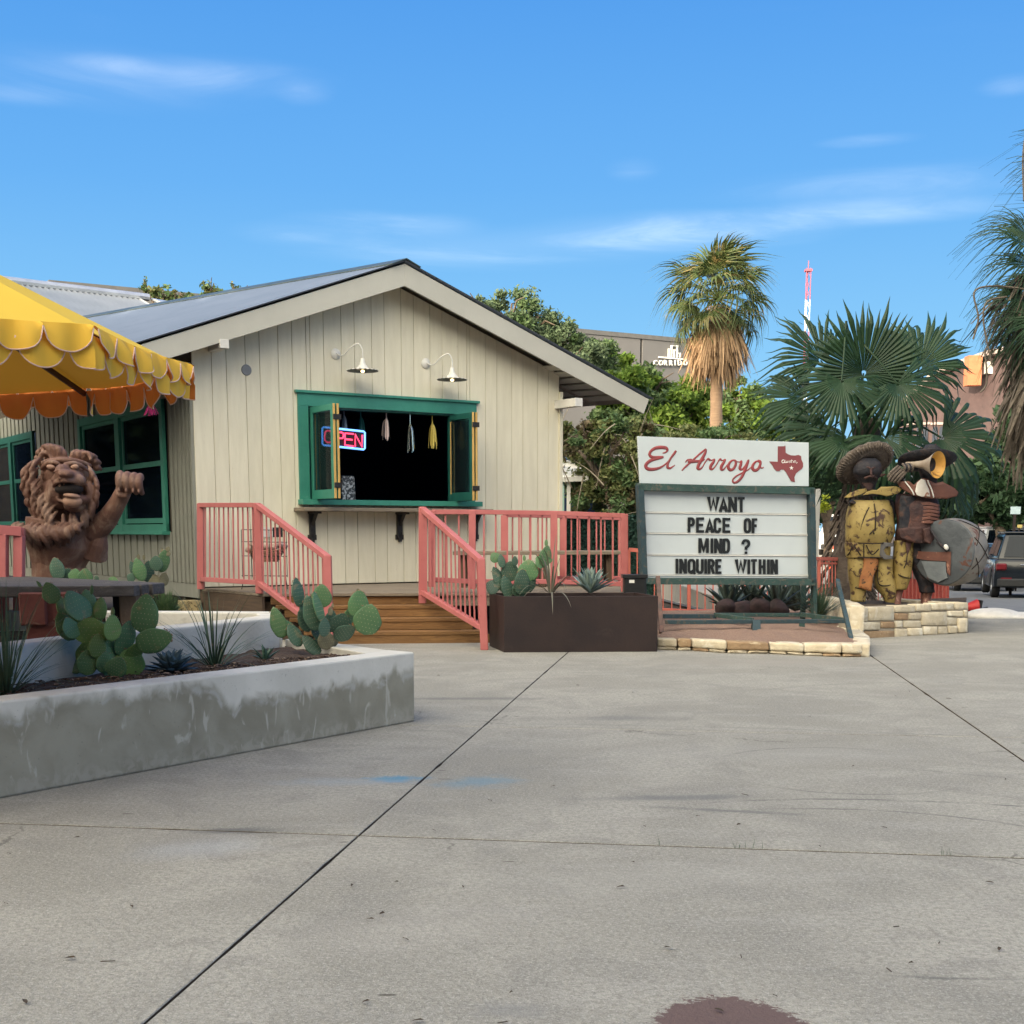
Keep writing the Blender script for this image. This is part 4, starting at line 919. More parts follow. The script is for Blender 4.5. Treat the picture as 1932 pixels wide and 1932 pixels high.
def dead_mesh(name, mat, L=1.5, seed=0, w=.5, n=16):
    "withered frond hanging straight down (-Z), shredded"
    r_ = random.Random(seed); mb = MB()
    mb.tube([(0, 0, 0), (.0, .16, -.10), (.02, .22, -L * .35)], [.02, .018, .012], 5)
    for i in range(n):
        x0 = r_.uniform(-.5, .5) * w * .25; x1 = r_.uniform(-.5, .5) * w; y1 = r_.uniform(.05, .35); Ls = L * r_.uniform(.55, 1.05); wd = r_.uniform(.018, .04); st = V((x0 * .4, .18, -L * .3))
        pts = catmull([st, V((x0 + (x1 - x0) * .5, .2 + y1 * .3, -L * .3 - (Ls - L * .3) * .4)), V((x1, y1 + r_.uniform(-.1, .1), -Ls))], 4); k = len(mb.v); m = len(pts); ax = V((r_.uniform(-1, 1), r_.uniform(-.6, .6), 0)).normalized()
        for j, p in enumerate(pts):
            w_ = wd * (1 - .75 * (j / (m - 1)) ** 2) * (.6 + .4 * min(1, j / 2)); mb.v += [tuple(p - ax * w_), tuple(p + ax * w_)]
        for j in range(m - 1): mb.f.append((k + 2 * j, k + 2 * j + 1, k + 2 * j + 3, k + 2 * j + 2)); mb.mi.append(0)
    return mb.mesh(name, mat)
def trunk_mesh(th, a, b, r0, r1, mat, n=14):
    mb = MB(); m = 24; pts = [V(a).lerp(V(b), i / m) for i in range(m + 1)]
    mb.tube(pts, [(r0 + (r1 - r0) * i / m) * (1 + .035 * ((i % 2) * 2 - 1)) for i in range(m + 1)], n); return mb.build('trunk', mat, th, True)
# tall palm in the sun
M_ptr = pm('palm_trunk', (.34, .23, .15), (.26, .175, .115), 5, .9, .5, 25, stretch=(1, 1, 5), c3=(.14, .09, .06), s3=9, lo3=.62, hi3=.7)
YP = 33.0; KP = YP / 40.0; ptop = P(1354, 580, YP); pb_ = P(1348, 1060, YP); pb_.z = groundz(0, YP) - .1
tp = thing('fan_palm', 'tall sunlit fan palm with a thick skirt of dead orange fronds behind the sign', 'palm tree', tuple(pb_))
trunk_mesh(tp, pb_, ptop, .17, .14, M_ptr)
fm = [fan_mesh('frond', L_fansun, 1.02, 1.0, 190, 26, .62, .60, i, .022) for i in range(6)]
r_ = random.Random(12)
def put(nm, me, parent, loc, M, sc_=1.0):
    o = link(nm, me, parent, loc, M); o.scale = (sc_,) * 3; return o
for i in range(34):
    az_ = i * 2.39996; e = 86 - 128 * (i / 33) ** .85 + r_.uniform(-8, 8)
    d = V((math.cos(az_) * math.cos(R_(e)), math.sin(az_) * math.cos(R_(e)), math.sin(R_(e)))); put('frond', fm[i % 6], tp, ptop + V((0, 0, .2)), aimed(d, (0, 0, 1), r_.uniform(-.5, .5)), r_.uniform(.80, 1.05) * KP)
dm = [dead_mesh('dead_frond', L_dead, 2.3, i, .8, 22) for i in range(5)]
for i in range(150):
    az_ = i * 2.39996; h = (i / 149); z = .05 - .92 * h; loc = ptop + V((math.cos(az_) * .12, math.sin(az_) * .12, z)); lean = R_(14 * (1 - h) + r_.uniform(0, 15))
    M = Matrix.Rotation(az_ - math.pi / 2, 3, 'Z') @ Matrix.Rotation(lean, 3, 'X'); put('dead_frond', dm[i % 5], tp, loc, M, r_.uniform(.55, 1.0) * (1.0 - .3 * h) * KP)
# big fan palm in the shade behind the statues
YB = 21.0; bt = P(1640, 790, YB); bb_ = V((P(1592, 1000, YB).x, YB, -.1))
bp2 = thing('fan_palm', 'broad dark green fan palm spreading over the two metal statues', 'palm tree', tuple(bb_))
trunk_mesh(bp2, bb_, bt, .30, .20, pm('dark_palm_trunk', (.065, .05, .045), (.10, .08, .065), 8, .95, .9, 18, stretch=(1, 1, 2)))
hm = MB()
for k in range(260):
    q = r_.random(); a = r_.uniform(0, 6.283); p = bb_.lerp(bt, q * .8); rr = .42 * (1 - q) + .2
    hm.tube([p + V((math.cos(a) * rr * .7, math.sin(a) * rr * .7, .12)), p + V((math.cos(a) * rr, math.sin(a) * rr, -.08))], [.03, .012], 4)
hm.build('leaf_bases', MC['dark_palm_trunk'], bp2)
fb = [fan_mesh('frond', L_fan, 1.02, 1.0, 190 + 10 * i, 34, .68, .16 + .07 * i, 40 + i, .018, .07) for i in range(5)] + [fan_mesh('frond', L_fan, 1.02, 1.0, 300, 50, .70, .10, 47, .018, .09)]
# hub pixel of each leaf, the direction its middle points to on the photo, and the depth lean towards the viewer
leaves_b = [(1629, 692, 88, 1.22, -.15, 5), (1548, 668, 130, 1.02, .1, 1), (1735, 682, 56, 1.08, .1, 2), (1588, 706, -97, 1.08, -.35, 2), (1693, 712, -52, 1.15, -.35, 3), (1520, 742, 186, 1.05, .0, 3), (1560, 800, 212, 1.05, -.2, 4), (1669, 812, -62, 1.12, -.45, 4), (1600, 815, -118, 1.0, -.4, 3),
            (1776, 814, -30, 1.3, -.3, 4), (1640, 870, -80, 1.05, .15, 4), (1722, 885, -42, 1.2, .2, 3), (1790, 900, -25, 1.0, .3, 4)]
leaves_b = [(a, b + 12, c, d * .9, e, f) for a, b, c, d, e, f in leaves_b]
for i, (u, v, ang, s, dep, m) in enumerate(leaves_b):
    hub = P(u, v, YB - .9 * (1 if dep < 0 else -.5) * min(1, abs(dep) * 2)); d = V((math.cos(R_(ang)), dep, math.sin(R_(ang)))).normalized()
    face = V((.1 * math.sin(i * 2.1), -1, .45)).normalized(); M = aimed(d, face)
    me = fb[m]; loc = hub - (M @ V((0, 1.0, 0))) * s
    put('frond', me, bp2, loc, M, s)
pt_ = MB()
for i, (u, v, ang, s, dep, m) in enumerate(leaves_b):
    hub = P(u, v, YB - .9 * (1 if dep < 0 else -.5) * min(1, abs(dep) * 2)); d = V((math.cos(R_(ang)), dep, math.sin(R_(ang)))).normalized(); st_ = hub - d * s
    pt_.tube(catmull([bt + V((0, 0, -.1)), (bt + st_) / 2, st_], 4), .017, 5)
pt_.build('petioles', pm('palm_petiole', (.03, .045, .02), (.02, .03, .015), 4, .6, 0), bp2)
# palm at the right edge
YR = 17.5; rt = P(2030, 470, YR); rb_ = V((P(2085, 1000, YR).x, YR + .4, 0))
rp = thing('fan_palm', 'fan palm cut off by the right edge, with ragged grey hanging fronds', 'palm tree', tuple(rb_))
trunk_mesh(rp, rb_, rt, .30, .24, MC['dark_palm_trunk'])
fr = [fan_mesh('frond', L_fan, .72, .75, 190, 34, .42, .34 + .1 * i, 60 + i, .018, .08) for i in range(4)]
for i, (u, v, ang, s, dep, m) in enumerate(((2000, 330, 165, 1.0, 0, 0), (2005, 300, 125, 1.0, .2, 0), (1935, 462, 165, 1.15, -.1, 1), (1940, 445, 140, 1.0, .3, 0), (1945, 500, 188, 1.1, -.2, 2), (1935, 560, 190, 1.1, -.1, 2), (1950, 590, 212, 1.05, -.3, 3), (1940, 640, 205, 1.0, .1, 3), (1985, 430, 110, 1.0, -.3, 1), (1960, 690, 225, .95, .2, 3), (2010, 400, 60, 1.0, 0, 0), (2040, 520, 10, 1.0, 0, 1), (2060, 640, -20, 1.0, 0, 2), (1955, 530, 172, .9, .5, 2), (1970, 610, 235, 1.0, -.5, 3), (1920, 600, 200, .8, .4, 2))):
    d = V((math.cos(R_(ang)), dep, math.sin(R_(ang)))).normalized(); hub = P(u, v, YR + dep); M = aimed(d, (0.2 * math.sin(i), -.55, .8)); put('frond', fr[m], rp, hub - (M @ V((0, .75, 0))) * s, M, s)
dg = [dead_mesh('dead_frond', L_deadg, 1.6, 30 + i, .6, 13) for i in range(5)]
for i in range(105):
    az_ = i * 2.39996; h = i / 104; z = .1 - 1.9 * h; loc = rt + V((math.cos(az_) * .2, math.sin(az_) * .2, z)); lean = R_(30 * (1 - h) + r_.uniform(0, 16))
    M = Matrix.Rotation(az_ - math.pi / 2, 3, 'Z') @ Matrix.Rotation(lean, 3, 'X'); put('dead_frond', dg[i % 5], rp, loc, M, r_.uniform(.6, .95))
for (pts) in ([(1932, 545), (1870, 540), (1838, 552), (1846, 600), (1836, 640)], [(1900, 560), (1862, 570), (1856, 610), (1872, 690)], [(1858, 660), (1862, 720), (1850, 740)], [(1935, 250), (1930, 300), (1932, 380)]):
    hb = MB(); hb.tube(catmull([P(u, v, YR - .5) for u, v in pts], 5), .012, 4); hb.build('hanging_stem', L_deadg, rp)

# unseen oak added left of the frame to shade the side wall and lion
tree('live_oak', 'unseen live oak added on the left to shade the side wall', V((-12.5, 13.5, 0)), [(V((-12.5 + dx, 13.5 + dy, 5.2 + dz)), V((2.2, 2.2, 1.5))) for dx, dy, dz in ((0, 0, .8), (-2.6, 0, 0), (1.9, .5, -.3), (0, 2.8, 0), (0, -2.8, -.2), (1.6, -2.4, -.6), (-1.8, 2, .8), (1.2, 3.4, -.8), (-2, -2, .5), (-.5, -5, -.6), (.2, 5.4, -.5), (-1, 0, -2.2), (-.5, 3.2, -2.2), (-.5, -3, -2.3))], [L_dark, L_grey], .22, 520, .3, 77)

tree('live_oak', 'unseen live oak added at the far left to darken the side windows', V((-18, 31, -.3)), [(V((-18 + dx, 31 + dy, 4.0 + dz)), V((2.4, 2.4, 2.0))) for dx, dy, dz in ((0, 0, 1.5), (-2.6, 0, 0), (2.2, 1.5, -.3), (0, 2.8, 0), (0, -2.8, -.2), (1.6, -2.4, -1.6), (-1.8, 2, .8), (1.2, 3.4, -1.8), (-2, -2, .5), (-.5, -5, -1.6), (-3, -6, 0), (-1, 0, -2.2), (-.5, 3.2, -2.2), (-.5, -3, -2.3))], [L_dark], .24, 520, .3, 78)  # unseen second oak, added so the side windows mirror something dark
for i, (u, v, Y, ru, rv) in enumerate(((1795, 950, 45, 75, 48), (1885, 945, 44, 75, 55), (1960, 940, 44, 60, 70))):
    tree('shade_tree', ['low dark tree just right of the drum behind the cars', 'low dark tree behind the white suv', 'low dark tree at the right edge behind the street sign'][i], P(u, 1060, Y), [cl(u - ru * .5, v, Y, ru * .7, rv * .7), cl(u + ru * .5, v, Y, ru * .7, rv * .7), cl(u, v - rv * .4, Y, ru * .8, rv * .6)], [L_dark], .15, 6500, .2, 50 + i)
# ------------------------------------------------------------------ letter sign on its trailer frame
M_sgr = pm('sign_frame_paint', (.026, .058, .055), (.036, .078, .07), 6, .7, .35, 30, c3=(.12, .105, .085), s3=16, lo3=.52, hi3=.68, stretch=(1, 1, 1))
M_sgb = pm('sign_frame_blue', (.020, .042, .055), (.03, .06, .072), 6, .7, .35, 30, c3=(.085, .075, .062), s3=16, lo3=.54, hi3=.66)
M_panel = pm('sign_panel_white', (.53, .585, .61), (.49, .54, .57), 1.5, .5, .05, 15, c3=(.60, .61, .62), s3=12, lo3=.7, hi3=.8)
M_letter = pm('black_letter', (.010, .012, .014), (.05, .055, .06), 12, .4, .05, 30, mixlo=.6, mixhi=.8)
M_script = pm('maroon_script', (.30, .045, .05), (.22, .05, .055), 14, .5, .05, 30)
a_, b_ = P(1203, 1000, 15.75), P(1535, 1000, 16.28); sgx = (b_ - a_); sgx.z = 0; sgx.normalize(); sgn = V((sgx.y, -sgx.x, 0)); SG = Matrix((sgx, -sgn, V((0, 0, 1)))).transposed()
def SP(u, v, out=0.0):
    o = a_ + sgn * out; d = ray(u, v); c0 = V((0, 0, EYE)); return c0 + d * ((o - c0).dot(sgn) / d.dot(sgn))
sign = thing('letter_board_sign', 'white changeable letter sign with maroon script header on a blue-green metal frame', 'sign', tuple(V((SP(1370, 1190).x, 16.0, .1))))
hp = [SP(1208, 915), SP(1526, 917.5), SP(1526, 835), SP(1203, 823)]
mb = MB(); mb.prism(hp, -sgn * .035); hdr = mb.build('header_panel', M_panel, sign, bevel=.003)
hb_ = MB(); hb_.prism([SP(1204, 823.4, -.035), SP(1526, 835.4, -.035), SP(1526, 917, -.035), SP(1208, 915, -.035)], -sgn * .05); hb_.build('header_back', M_sgb, sign)
# cabinet frame
def fbar(name, p, q, w, dpt, mat, out=0.02, par=None): return br(name, mat, par or sign, SP(*p, out), SP(*q, out), dpt, w, (0, 0, 1) if abs(p[1] - q[1]) < abs(p[0] - q[0]) else tuple(sgx), .004)
fbar('frame_top', (1202, 918.5), (1533, 927), .085, .12, M_sgr); fbar('frame_bottom', (1213, 1096), (1535, 1099), .075, .12, M_sgr)
fbar('frame_side', (1206.5, 915), (1214.5, 1098), .07, .12, M_sgb); fbar('frame_side', (1529, 922), (1532, 1100), .075, .12, M_sgb)
mb = MB(); mb.prism([SP(1210, 920, -.03), SP(1528, 925, -.03), SP(1530, 1098, -.03), SP(1215, 1096, -.03)][::-1], -sgn * .06); mb.build('cabinet_back', M_sgb, sign)
def zz6(x, y): return (1172.5 + x * .2023, 803 + y * .2023)
rows = [((196, 604, 1742, 640), (222, 812, 1745, 832)), ((222, 818, 1745, 838), (232, 1005, 1748, 1022)), ((232, 1011, 1748, 1028), (236, 1207, 1752, 1216)), ((236, 1213, 1752, 1222), (236, 1418, 1775, 1424))]
for t, b2 in rows:
    pts = [SP(*zz6(b2[0], b2[1]), -.012), SP(*zz6(b2[2], b2[3]), -.012), SP(*zz6(t[2], t[3]), -.012), SP(*zz6(t[0], t[1]), -.012)]
    mb = MB(); mb.prism(pts, -sgn * .012); mb.build('letter_panel', M_panel, sign, bevel=.001)
for (x0, y0, x1, y1) in ((222, 812, 1745, 832), (232, 1005, 1748, 1022), (236, 1207, 1752, 1216), (236, 1396, 1760, 1402)):
    br('letter_track', M_white, sign, SP(*zz6(x0, y0), -.006), SP(*zz6(x1, y1), -.006), .012, .014)
    br('letter_track', M_white, sign, SP(*zz6(x0, y0 - 12), -.008), SP(*zz6(x1, y1 - 12), -.008), .006, .005)
def arcp(cx, cy, rx, ry, a0, a1, n=8): return [(cx + rx * math.cos(R_(a0 + (a1 - a0) * i / n)), cy + ry * math.sin(R_(a0 + (a1 - a0) * i / n))) for i in range(n + 1)]
FONT = {   # centre lines in a unit cell (x 0..1, y 0..1) of block capitals with heavy strokes
 'W': [[(.06, 1), (.27, 0), (.50, .92), (.73, 0), (.94, 1)]], 'A': [[(.08, 0), (.5, 1), (.92, 0)], [(.25, .28), (.75, .28)]], 'N': [[(.13, 0), (.13, 1)], [(.87, 0), (.87, 1)], [(.13, 1), (.87, 0)]],
 'T': [[(0, .93), (1, .93)], [(.5, 0), (.5, .95)]], 'P': [[(.16, 0), (.16, 1)], [(.16, .92)] + arcp(.55, .70, .30, .22, 90, -90) + [(.16, .48)]], 'E': [[(.16, 0), (.16, 1)], [(.16, .93), (1, .93)], [(.16, .5), (.88, .5)], [(.16, .07), (1, .07)]],
 'C': [[(.86, .68)] + arcp(.5, .74, .36, .19, 10, 170) + arcp(.5, .26, .36, .19, 190, 350) + [(.86, .34)]], 'O': [arcp(.5, .74, .36, .19, 0, 180) + arcp(.5, .26, .36, .19, 180, 360) + [(.86, .76)]], 'F': [[(.16, 0), (.16, 1)], [(.16, .93), (1, .93)], [(.16, .5), (.88, .5)]],
 'M': [[(.10, 0), (.10, 1)], [(.90, 0), (.90, 1)], [(.12, 1), (.5, .12), (.88, 1)]], 'I': [[(.5, 0), (.5, 1)]], 'D': [[(.16, 0), (.16, 1)], [(.16, .93)] + arcp(.48, .67, .36, .26, 90, 0, 5) + arcp(.48, .33, .36, .26, 0, -90, 5) + [(.16, .07)]],
 '?': [[(.10, .66)] + arcp(.5, .74, .36, .19, 175, 0, 7) + arcp(.5, .70, .36, .22, -10, -60, 3) + [(.5, .42), (.5, .28)], [(.5, 0), (.5, .16)]], 'Q': [arcp(.5, .74, .36, .19, 0, 180) + arcp(.5, .26, .36, .19, 180, 360) + [(.86, .76)], [(.55, .25), (.98, -.06)]],
 'U': [[(.14, 1), (.14, .30)] + arcp(.5, .26, .36, .19, 180, 360) + [(.86, 1)]], 'R': [[(.16, 0), (.16, 1)], [(.16, .92)] + arcp(.55, .71, .30, .21, 90, -90) + [(.16, .50)], [(.55, .50), (.90, 0)]], 'H': [[(.16, 0), (.16, 1)], [(.84, 0), (.84, 1)], [(.16, .5), (.84, .5)]]}
def ribbon(pts, w):
    L_, R2 = [], []; n = len(pts)
    for i in range(n):
        d0 = (pts[i] - pts[i - 1]).normalized() if i else (pts[1] - pts[0]).normalized(); d1 = (pts[i + 1] - pts[i]).normalized() if i < n - 1 else d0
        t = (d0 + d1); t = t.normalized() if t.length > .2 else d0; nn_ = V((-t.y, t.x, 0)); k = 1 / max(.42, nn_.dot(V((-d0.y, d0.x, 0)))); L_.append(pts[i] + nn_ * w / 2 * k); R2.append(pts[i] - nn_ * w / 2 * k)
    return L_, R2
def fitglyph(ch, x0, x1, yt, yb, parent, mat, out=.0):
    mb = MB(); sw = 26.0; hh = yb - yt
    for si, st in enumerate(FONT[ch]):
        if ch == 'I': x0_, x1_ = x0, x1
        pts = [V((x0 + p[0] * (x1 - x0), yb - p[1] * hh, 0)) for p in st]; L_, R2 = ribbon(pts, sw if ch not in 'MWNA' or si < 2 and ch not in 'WA' else sw * 1.22)
        z = out + .004 + .0004 * si; cl_ = lambda q: V((q.x, min(max(q.y, yt - 1), yb + (8 if ch == 'Q' else 1)), 0)); f_ = [SP(*zz6(*cl_(q).xy), z) for q in L_]; g_ = [SP(*zz6(*cl_(q).xy), z) for q in R2]; n = len(f_); k = len(mb.v)
        mb.v += [tuple(p) for p in f_ + g_ + [p - sgn * .004 for p in f_] + [p - sgn * .004 for p in g_]]
        for i in range(n - 1):
            for q in ((i, i + 1, n + i + 1, n + i), (i, 2 * n + i, 2 * n + i + 1, i + 1), (n + i, n + i + 1, 3 * n + i + 1, 3 * n + i)): mb.f.append(tuple(k + a for a in q)); mb.mi.append(0)
        for e in (0, n - 1): mb.f.append((k + e, k + n + e, k + 3 * n + e, k + 2 * n + e)); mb.mi.append(0)
    return mb.build('letter', mat, parent)
for ch, x0, x1, yt, yb in (('W', 808, 908, 663, 803), ('A', 916, 990, 663, 805), ('N', 1000, 1076, 665, 806), ('T', 1086, 1150, 667, 807),
        ('P', 622, 682, 856, 996), ('E', 698, 772, 857, 997), ('A', 790, 858, 858, 1000), ('C', 864, 927, 860, 1001), ('E', 944, 1017, 861, 1000), ('O', 1146, 1206, 863, 1003), ('F', 1221, 1268, 865, 1003),
        ('M', 722, 812, 1050, 1188), ('I', 832, 857, 1051, 1189), ('N', 868, 937, 1052, 1190), ('D', 946, 1012, 1053, 1190), ('?', 1124, 1200, 1060, 1197),
        ('I', 508, 529, 1241, 1380), ('N', 544, 607, 1242, 1380), ('Q', 621, 688, 1243, 1381), ('U', 700, 764, 1244, 1381), ('I', 776, 797, 1244, 1381), ('R', 808, 867, 1244, 1382), ('E', 880, 934, 1245, 1382),
        ('W', 1066, 1162, 1246, 1383), ('I', 1178, 1199, 1247, 1384), ('T', 1208, 1264, 1247, 1384), ('H', 1284, 1342, 1247, 1385), ('I', 1360, 1382, 1247, 1385), ('N', 1394, 1456, 1248, 1385)):
    fitglyph(ch, x0, x1, yt, yb, sign, M_letter, out=.001)
def zz2(x, y): return (1172.5 + x * .19494, 803 + y * .19494)
def stroke(name, pts, w, mat, par, zf=zz2, out=.003, n=5):
    ww = [p[2] if len(p) > 2 else w for p in pts]; cp = catmull([V((p[0], p[1], 0)) for p in pts], n); wr = []
    for i in range(len(cp)):
        k = min(i / n, len(pts) - 1); j = min(int(k), len(pts) - 2); wr.append(ww[j] + (ww[j + 1] - ww[j]) * (k - j))
    mb = MB(); px = .19494 * 15.9 / 2530; mb.tube([SP(*zf(p.x, p.y), out) for p in cp], [w_ * px / 2 * (1.28 if name == 'script_letter' and mat is M_script else 1) for w_ in wr], 8, True, .25, tuple(sgn)); return mb.build(name, mat, par, True)
stroke('script_letter', [(398, 266, 8), (428, 258, 12), (444, 236, 20), (430, 216, 24), (380, 210, 26), (325, 220, 24), (285, 248, 22), (272, 282, 22), (300, 305, 22), (360, 306, 20), (408, 303, 14)], 20, M_script, hdr)
stroke('script_letter', [(408, 306, 14), (350, 318, 22), (290, 335, 24), (250, 362, 26), (235, 392, 26), (255, 418, 26), (310, 422, 24), (370, 408, 18), (420, 378, 12), (470, 328, 10), (512, 275, 12), (528, 246, 14), (512, 262, 14), (480, 312, 16), (450, 366, 20), (448, 404, 22), (472, 412, 16), (498, 396, 10), (518, 382, 6)], 20, M_script, hdr)
stroke('script_letter', [(584, 436, 8), (620, 398, 14), (680, 345, 16), (745, 285, 14), (800, 240, 14), (818, 230, 12), (812, 262, 20), (780, 322, 26), (748, 378, 26), (740, 412, 26), (762, 420, 16), (785, 398, 10), (812, 352, 10), (838, 322, 14), (852, 330, 16), (848, 342, 10)], 18, M_script, hdr)
stroke('script_letter', [(618, 356, 8), (640, 332, 12), (680, 326, 8), (650, 346, 26), (720, 346, 22), (780, 340, 18), (806, 322, 6)], 18, M_script, hdr)
stroke('script_letter', [(848, 326, 12), (872, 336, 10), (900, 326, 12), (892, 350, 20), (866, 388, 26), (862, 416, 22), (884, 420, 14), (915, 385, 10), (940, 340, 10), (954, 324, 14), (966, 330, 14)], 18, M_script, hdr)
stroke('script_letter', [(952, 326, 12), (978, 338, 10), (1004, 328, 12), (994, 352, 20), (968, 392, 26), (966, 424, 22), (988, 424, 14), (1012, 396, 8), (1040, 362, 10)], 18, M_script, hdr)
stroke('script_letter', [(1104, 340, 14), (1076, 336, 14), (1046, 362, 20), (1034, 398, 26), (1050, 428, 24), (1082, 420, 20), (1104, 382, 22), (1106, 346, 20), (1088, 336, 12), (1110, 348, 8), (1150, 352, 8)], 18, M_script, hdr)
stroke('script_letter', [(1142, 358, 10), (1162, 344, 16), (1154, 378, 24), (1146, 414, 24), (1168, 424, 16), (1200, 388, 14), (1228, 336, 16), (1222, 358, 22), (1196, 430, 24), (1160, 505, 22), (1118, 545, 20), (1086, 550, 16), (1078, 524, 14), (1110, 490, 14), (1170, 458, 12), (1230, 425, 10), (1262, 396, 8)], 18, M_script, hdr)
stroke('script_letter', [(1340, 352, 14), (1312, 344, 14), (1280, 370, 20), (1268, 408, 26), (1288, 434, 24), (1322, 420, 22), (1342, 378, 22), (1346, 348, 18), (1322, 338, 12), (1344, 372, 12), (1346, 404, 14), (1364, 410, 10), (1378, 400, 6)], 18, M_script, hdr)
tex = [(1513, 200), (1578, 200), (1581, 190), (1587, 200), (1588, 262), (1610, 276), (1640, 288), (1680, 290), (1712, 283), (1738, 295), (1741, 330), (1757, 362), (1757, 398), (1745, 418), (1715, 440), (1688, 462), (1673, 500), (1678, 548), (1640, 538), (1622, 505), (1592, 452), (1570, 426), (1545, 425), (1528, 440), (1500, 440), (1475, 415), (1465, 392), (1428, 346), (1512, 350)]
mb = MB(); mb.prism([SP(*zz2(x, y), .002) for x, y in tex][::-1], sgn * .004); mb.build('state_emblem', pm('maroon_emblem', (.22, .055, .06), (.19, .05, .055), 6, .5, 0), hdr)
stp = [(1645 + (22 if i % 2 == 0 else 9) * math.sin(i * math.pi / 5), 410 - (22 if i % 2 == 0 else 9) * math.cos(i * math.pi / 5)) for i in range(10)]
mb = MB(); mb.prism([SP(*zz2(x, y), .0065) for x, y in stp][::-1], sgn * .002); mb.build('star', M_sgw, hdr)
for pts in ([(1578, 336, 5), (1562, 332, 7), (1552, 348, 7), (1562, 362, 7), (1578, 350, 6), (1584, 332, 5), (1580, 358, 7), (1592, 358, 4)], [(1596, 342, 6), (1594, 358, 6), (1606, 356, 5), (1612, 342, 6), (1612, 360, 5)], [(1638, 342, 5), (1626, 344, 5), (1634, 354, 5), (1624, 362, 5)],
            [(1648, 328, 5), (1644, 352, 6), (1650, 362, 5)], [(1640, 340, 4), (1660, 338, 4)], [(1664, 342, 5), (1662, 360, 5)], [(1672, 362, 5), (1674, 342, 5), (1686, 342, 5), (1688, 356, 5), (1696, 364, 4), (1704, 352, 4)]):
    stroke('script_letter', pts, 6, M_sgw, hdr, out=.0075)
# legs and trailer rails
def zz8(x, y): return (1208 + x * .2207, 1051.7 + y * .2207)
def at8(x, y, Y): return P(*zz8(x, y), Y)
M_rust = pm('rusty_steel', (.16, .09, .075), (.08, .06, .055), 12, .8, .3, 50)
br('leg', M_sgr, sign, SP(1535, 1098, -.02), SP(1537, 1186, -.02), .07, .05, tuple(sgx)); br('leg', M_sgr, sign, at8(1400, 180, 16.9), at8(1385, 615, 16.9), .06, .06, (1, 0, 0))
br('leg', M_rust, sign, at8(150, 165, 15.4), at8(182, 650, 15.0), .055, .05, (1, 0, 0)); br('leg', M_sgb, sign, SP(1215, 1096, -.02), SP(1219, 1180, -.02), .05, .05, tuple(sgx))
br('trailer_rail', M_sgb, sign, at8(195, 503, 15.6), at8(640, 503, 15.9), .06, .05); br('trailer_rail', M_sgr, sign, at8(640, 490, 16.0), at8(1370, 492, 16.3), .05, .045)
br('trailer_rail', M_sgr, sign, at8(1370, 488, 16.3), at8(1755, 535, 15.4), .05, .05); br('trailer_rail', M_sgr, sign, at8(640, 492, 15.9), at8(960, 535, 15.3), .05, .05)
br('trailer_rail', M_sgb, sign, at8(215, 554, 15.05), at8(1760, 544, 15.15), .06, .045)
br('foot', M_sgb, sign, at8(988, 560, 15.1), at8(988, 670, 15.0), .12, .09, (1, 0, 0)); br('foot', M_sgr, sign, at8(1382, 560, 15.6), at8(1382, 612, 15.6), .06, .06, (1, 0, 0))
br('prop', M_sgb, sign, at8(1685, 195, 15.6), at8(1805, 705, 14.35), .045, .045, (1, 0, 0))
# ------------------------------------------------------------------ gravel bed with its low limestone kerb
M_lime = pm('limestone', (.56, .49, .37), (.46, .39, .28), 7, .9, .7, 22, objvar=.16, c3=(.62, .57, .47), s3=5, lo3=.5, hi3=.62)
M_limeb = pm('brown_limestone', (.34, .235, .14), (.26, .17, .10), 9, .9, .7, 22, objvar=.12, c3=(.48, .38, .26), s3=12, lo3=.58, hi3=.66)
M_mulch = pm('red_brown_gravel', (.22, .135, .10), (.31, .21, .165), 60, .95, 1.0, 90, c3=(.42, .34, .28), s3=110, lo3=.6, hi3=.66)
bed = bpy.data.objects.new('gravel_bed', None)
bp0 = [G(1244, 1226), G(1400, 1232), G(1530, 1238), G(1632, 1238), P(1606, 1180, 16.0), P(1560, 1150, 19.5), P(1190, 1150, 19.5), G(1205, 1200)]
mb = MB(); c0 = V((2.3, 16.6, .16)); n = len(bp0); ring = [V((p.x, p.y, .112)) + V((0, .10, 0)) for p in bp0]; rg2 = [p.lerp(V((c0.x, c0.y, 0)), .35) for p in ring]; rg2 = [V((p.x, p.y, .17)) for p in rg2]
mb.add(ring + rg2 + [c0 + V((0, 0, .05))], [(i, (i + 1) % n, n + (i + 1) % n, n + i) for i in range(n)] + [(n + i, n + (i + 1) % n, 2 * n) for i in range(n)])
bm_o = mb.build('gravel_bed', M_mulch, smooth=True)
bm = bmesh.new(); bm.from_mesh(bm_o.data); bmesh.ops.subdivide_edges(bm, edges=bm.edges[:], cuts=12, use_grid_fill=True)
for v in bm.verts: v.co.z += noise.noise(v.co * 6) * .025 + noise.noise(v.co * 25) * .01
bm.to_mesh(bm_o.data); bm.free(); struct(bm_o)
kerb = thing('limestone_kerb', 'low rough limestone edging round the gravel bed under the letter sign', 'stone edging', tuple(G(1440, 1236)))
rs = random.Random(5)
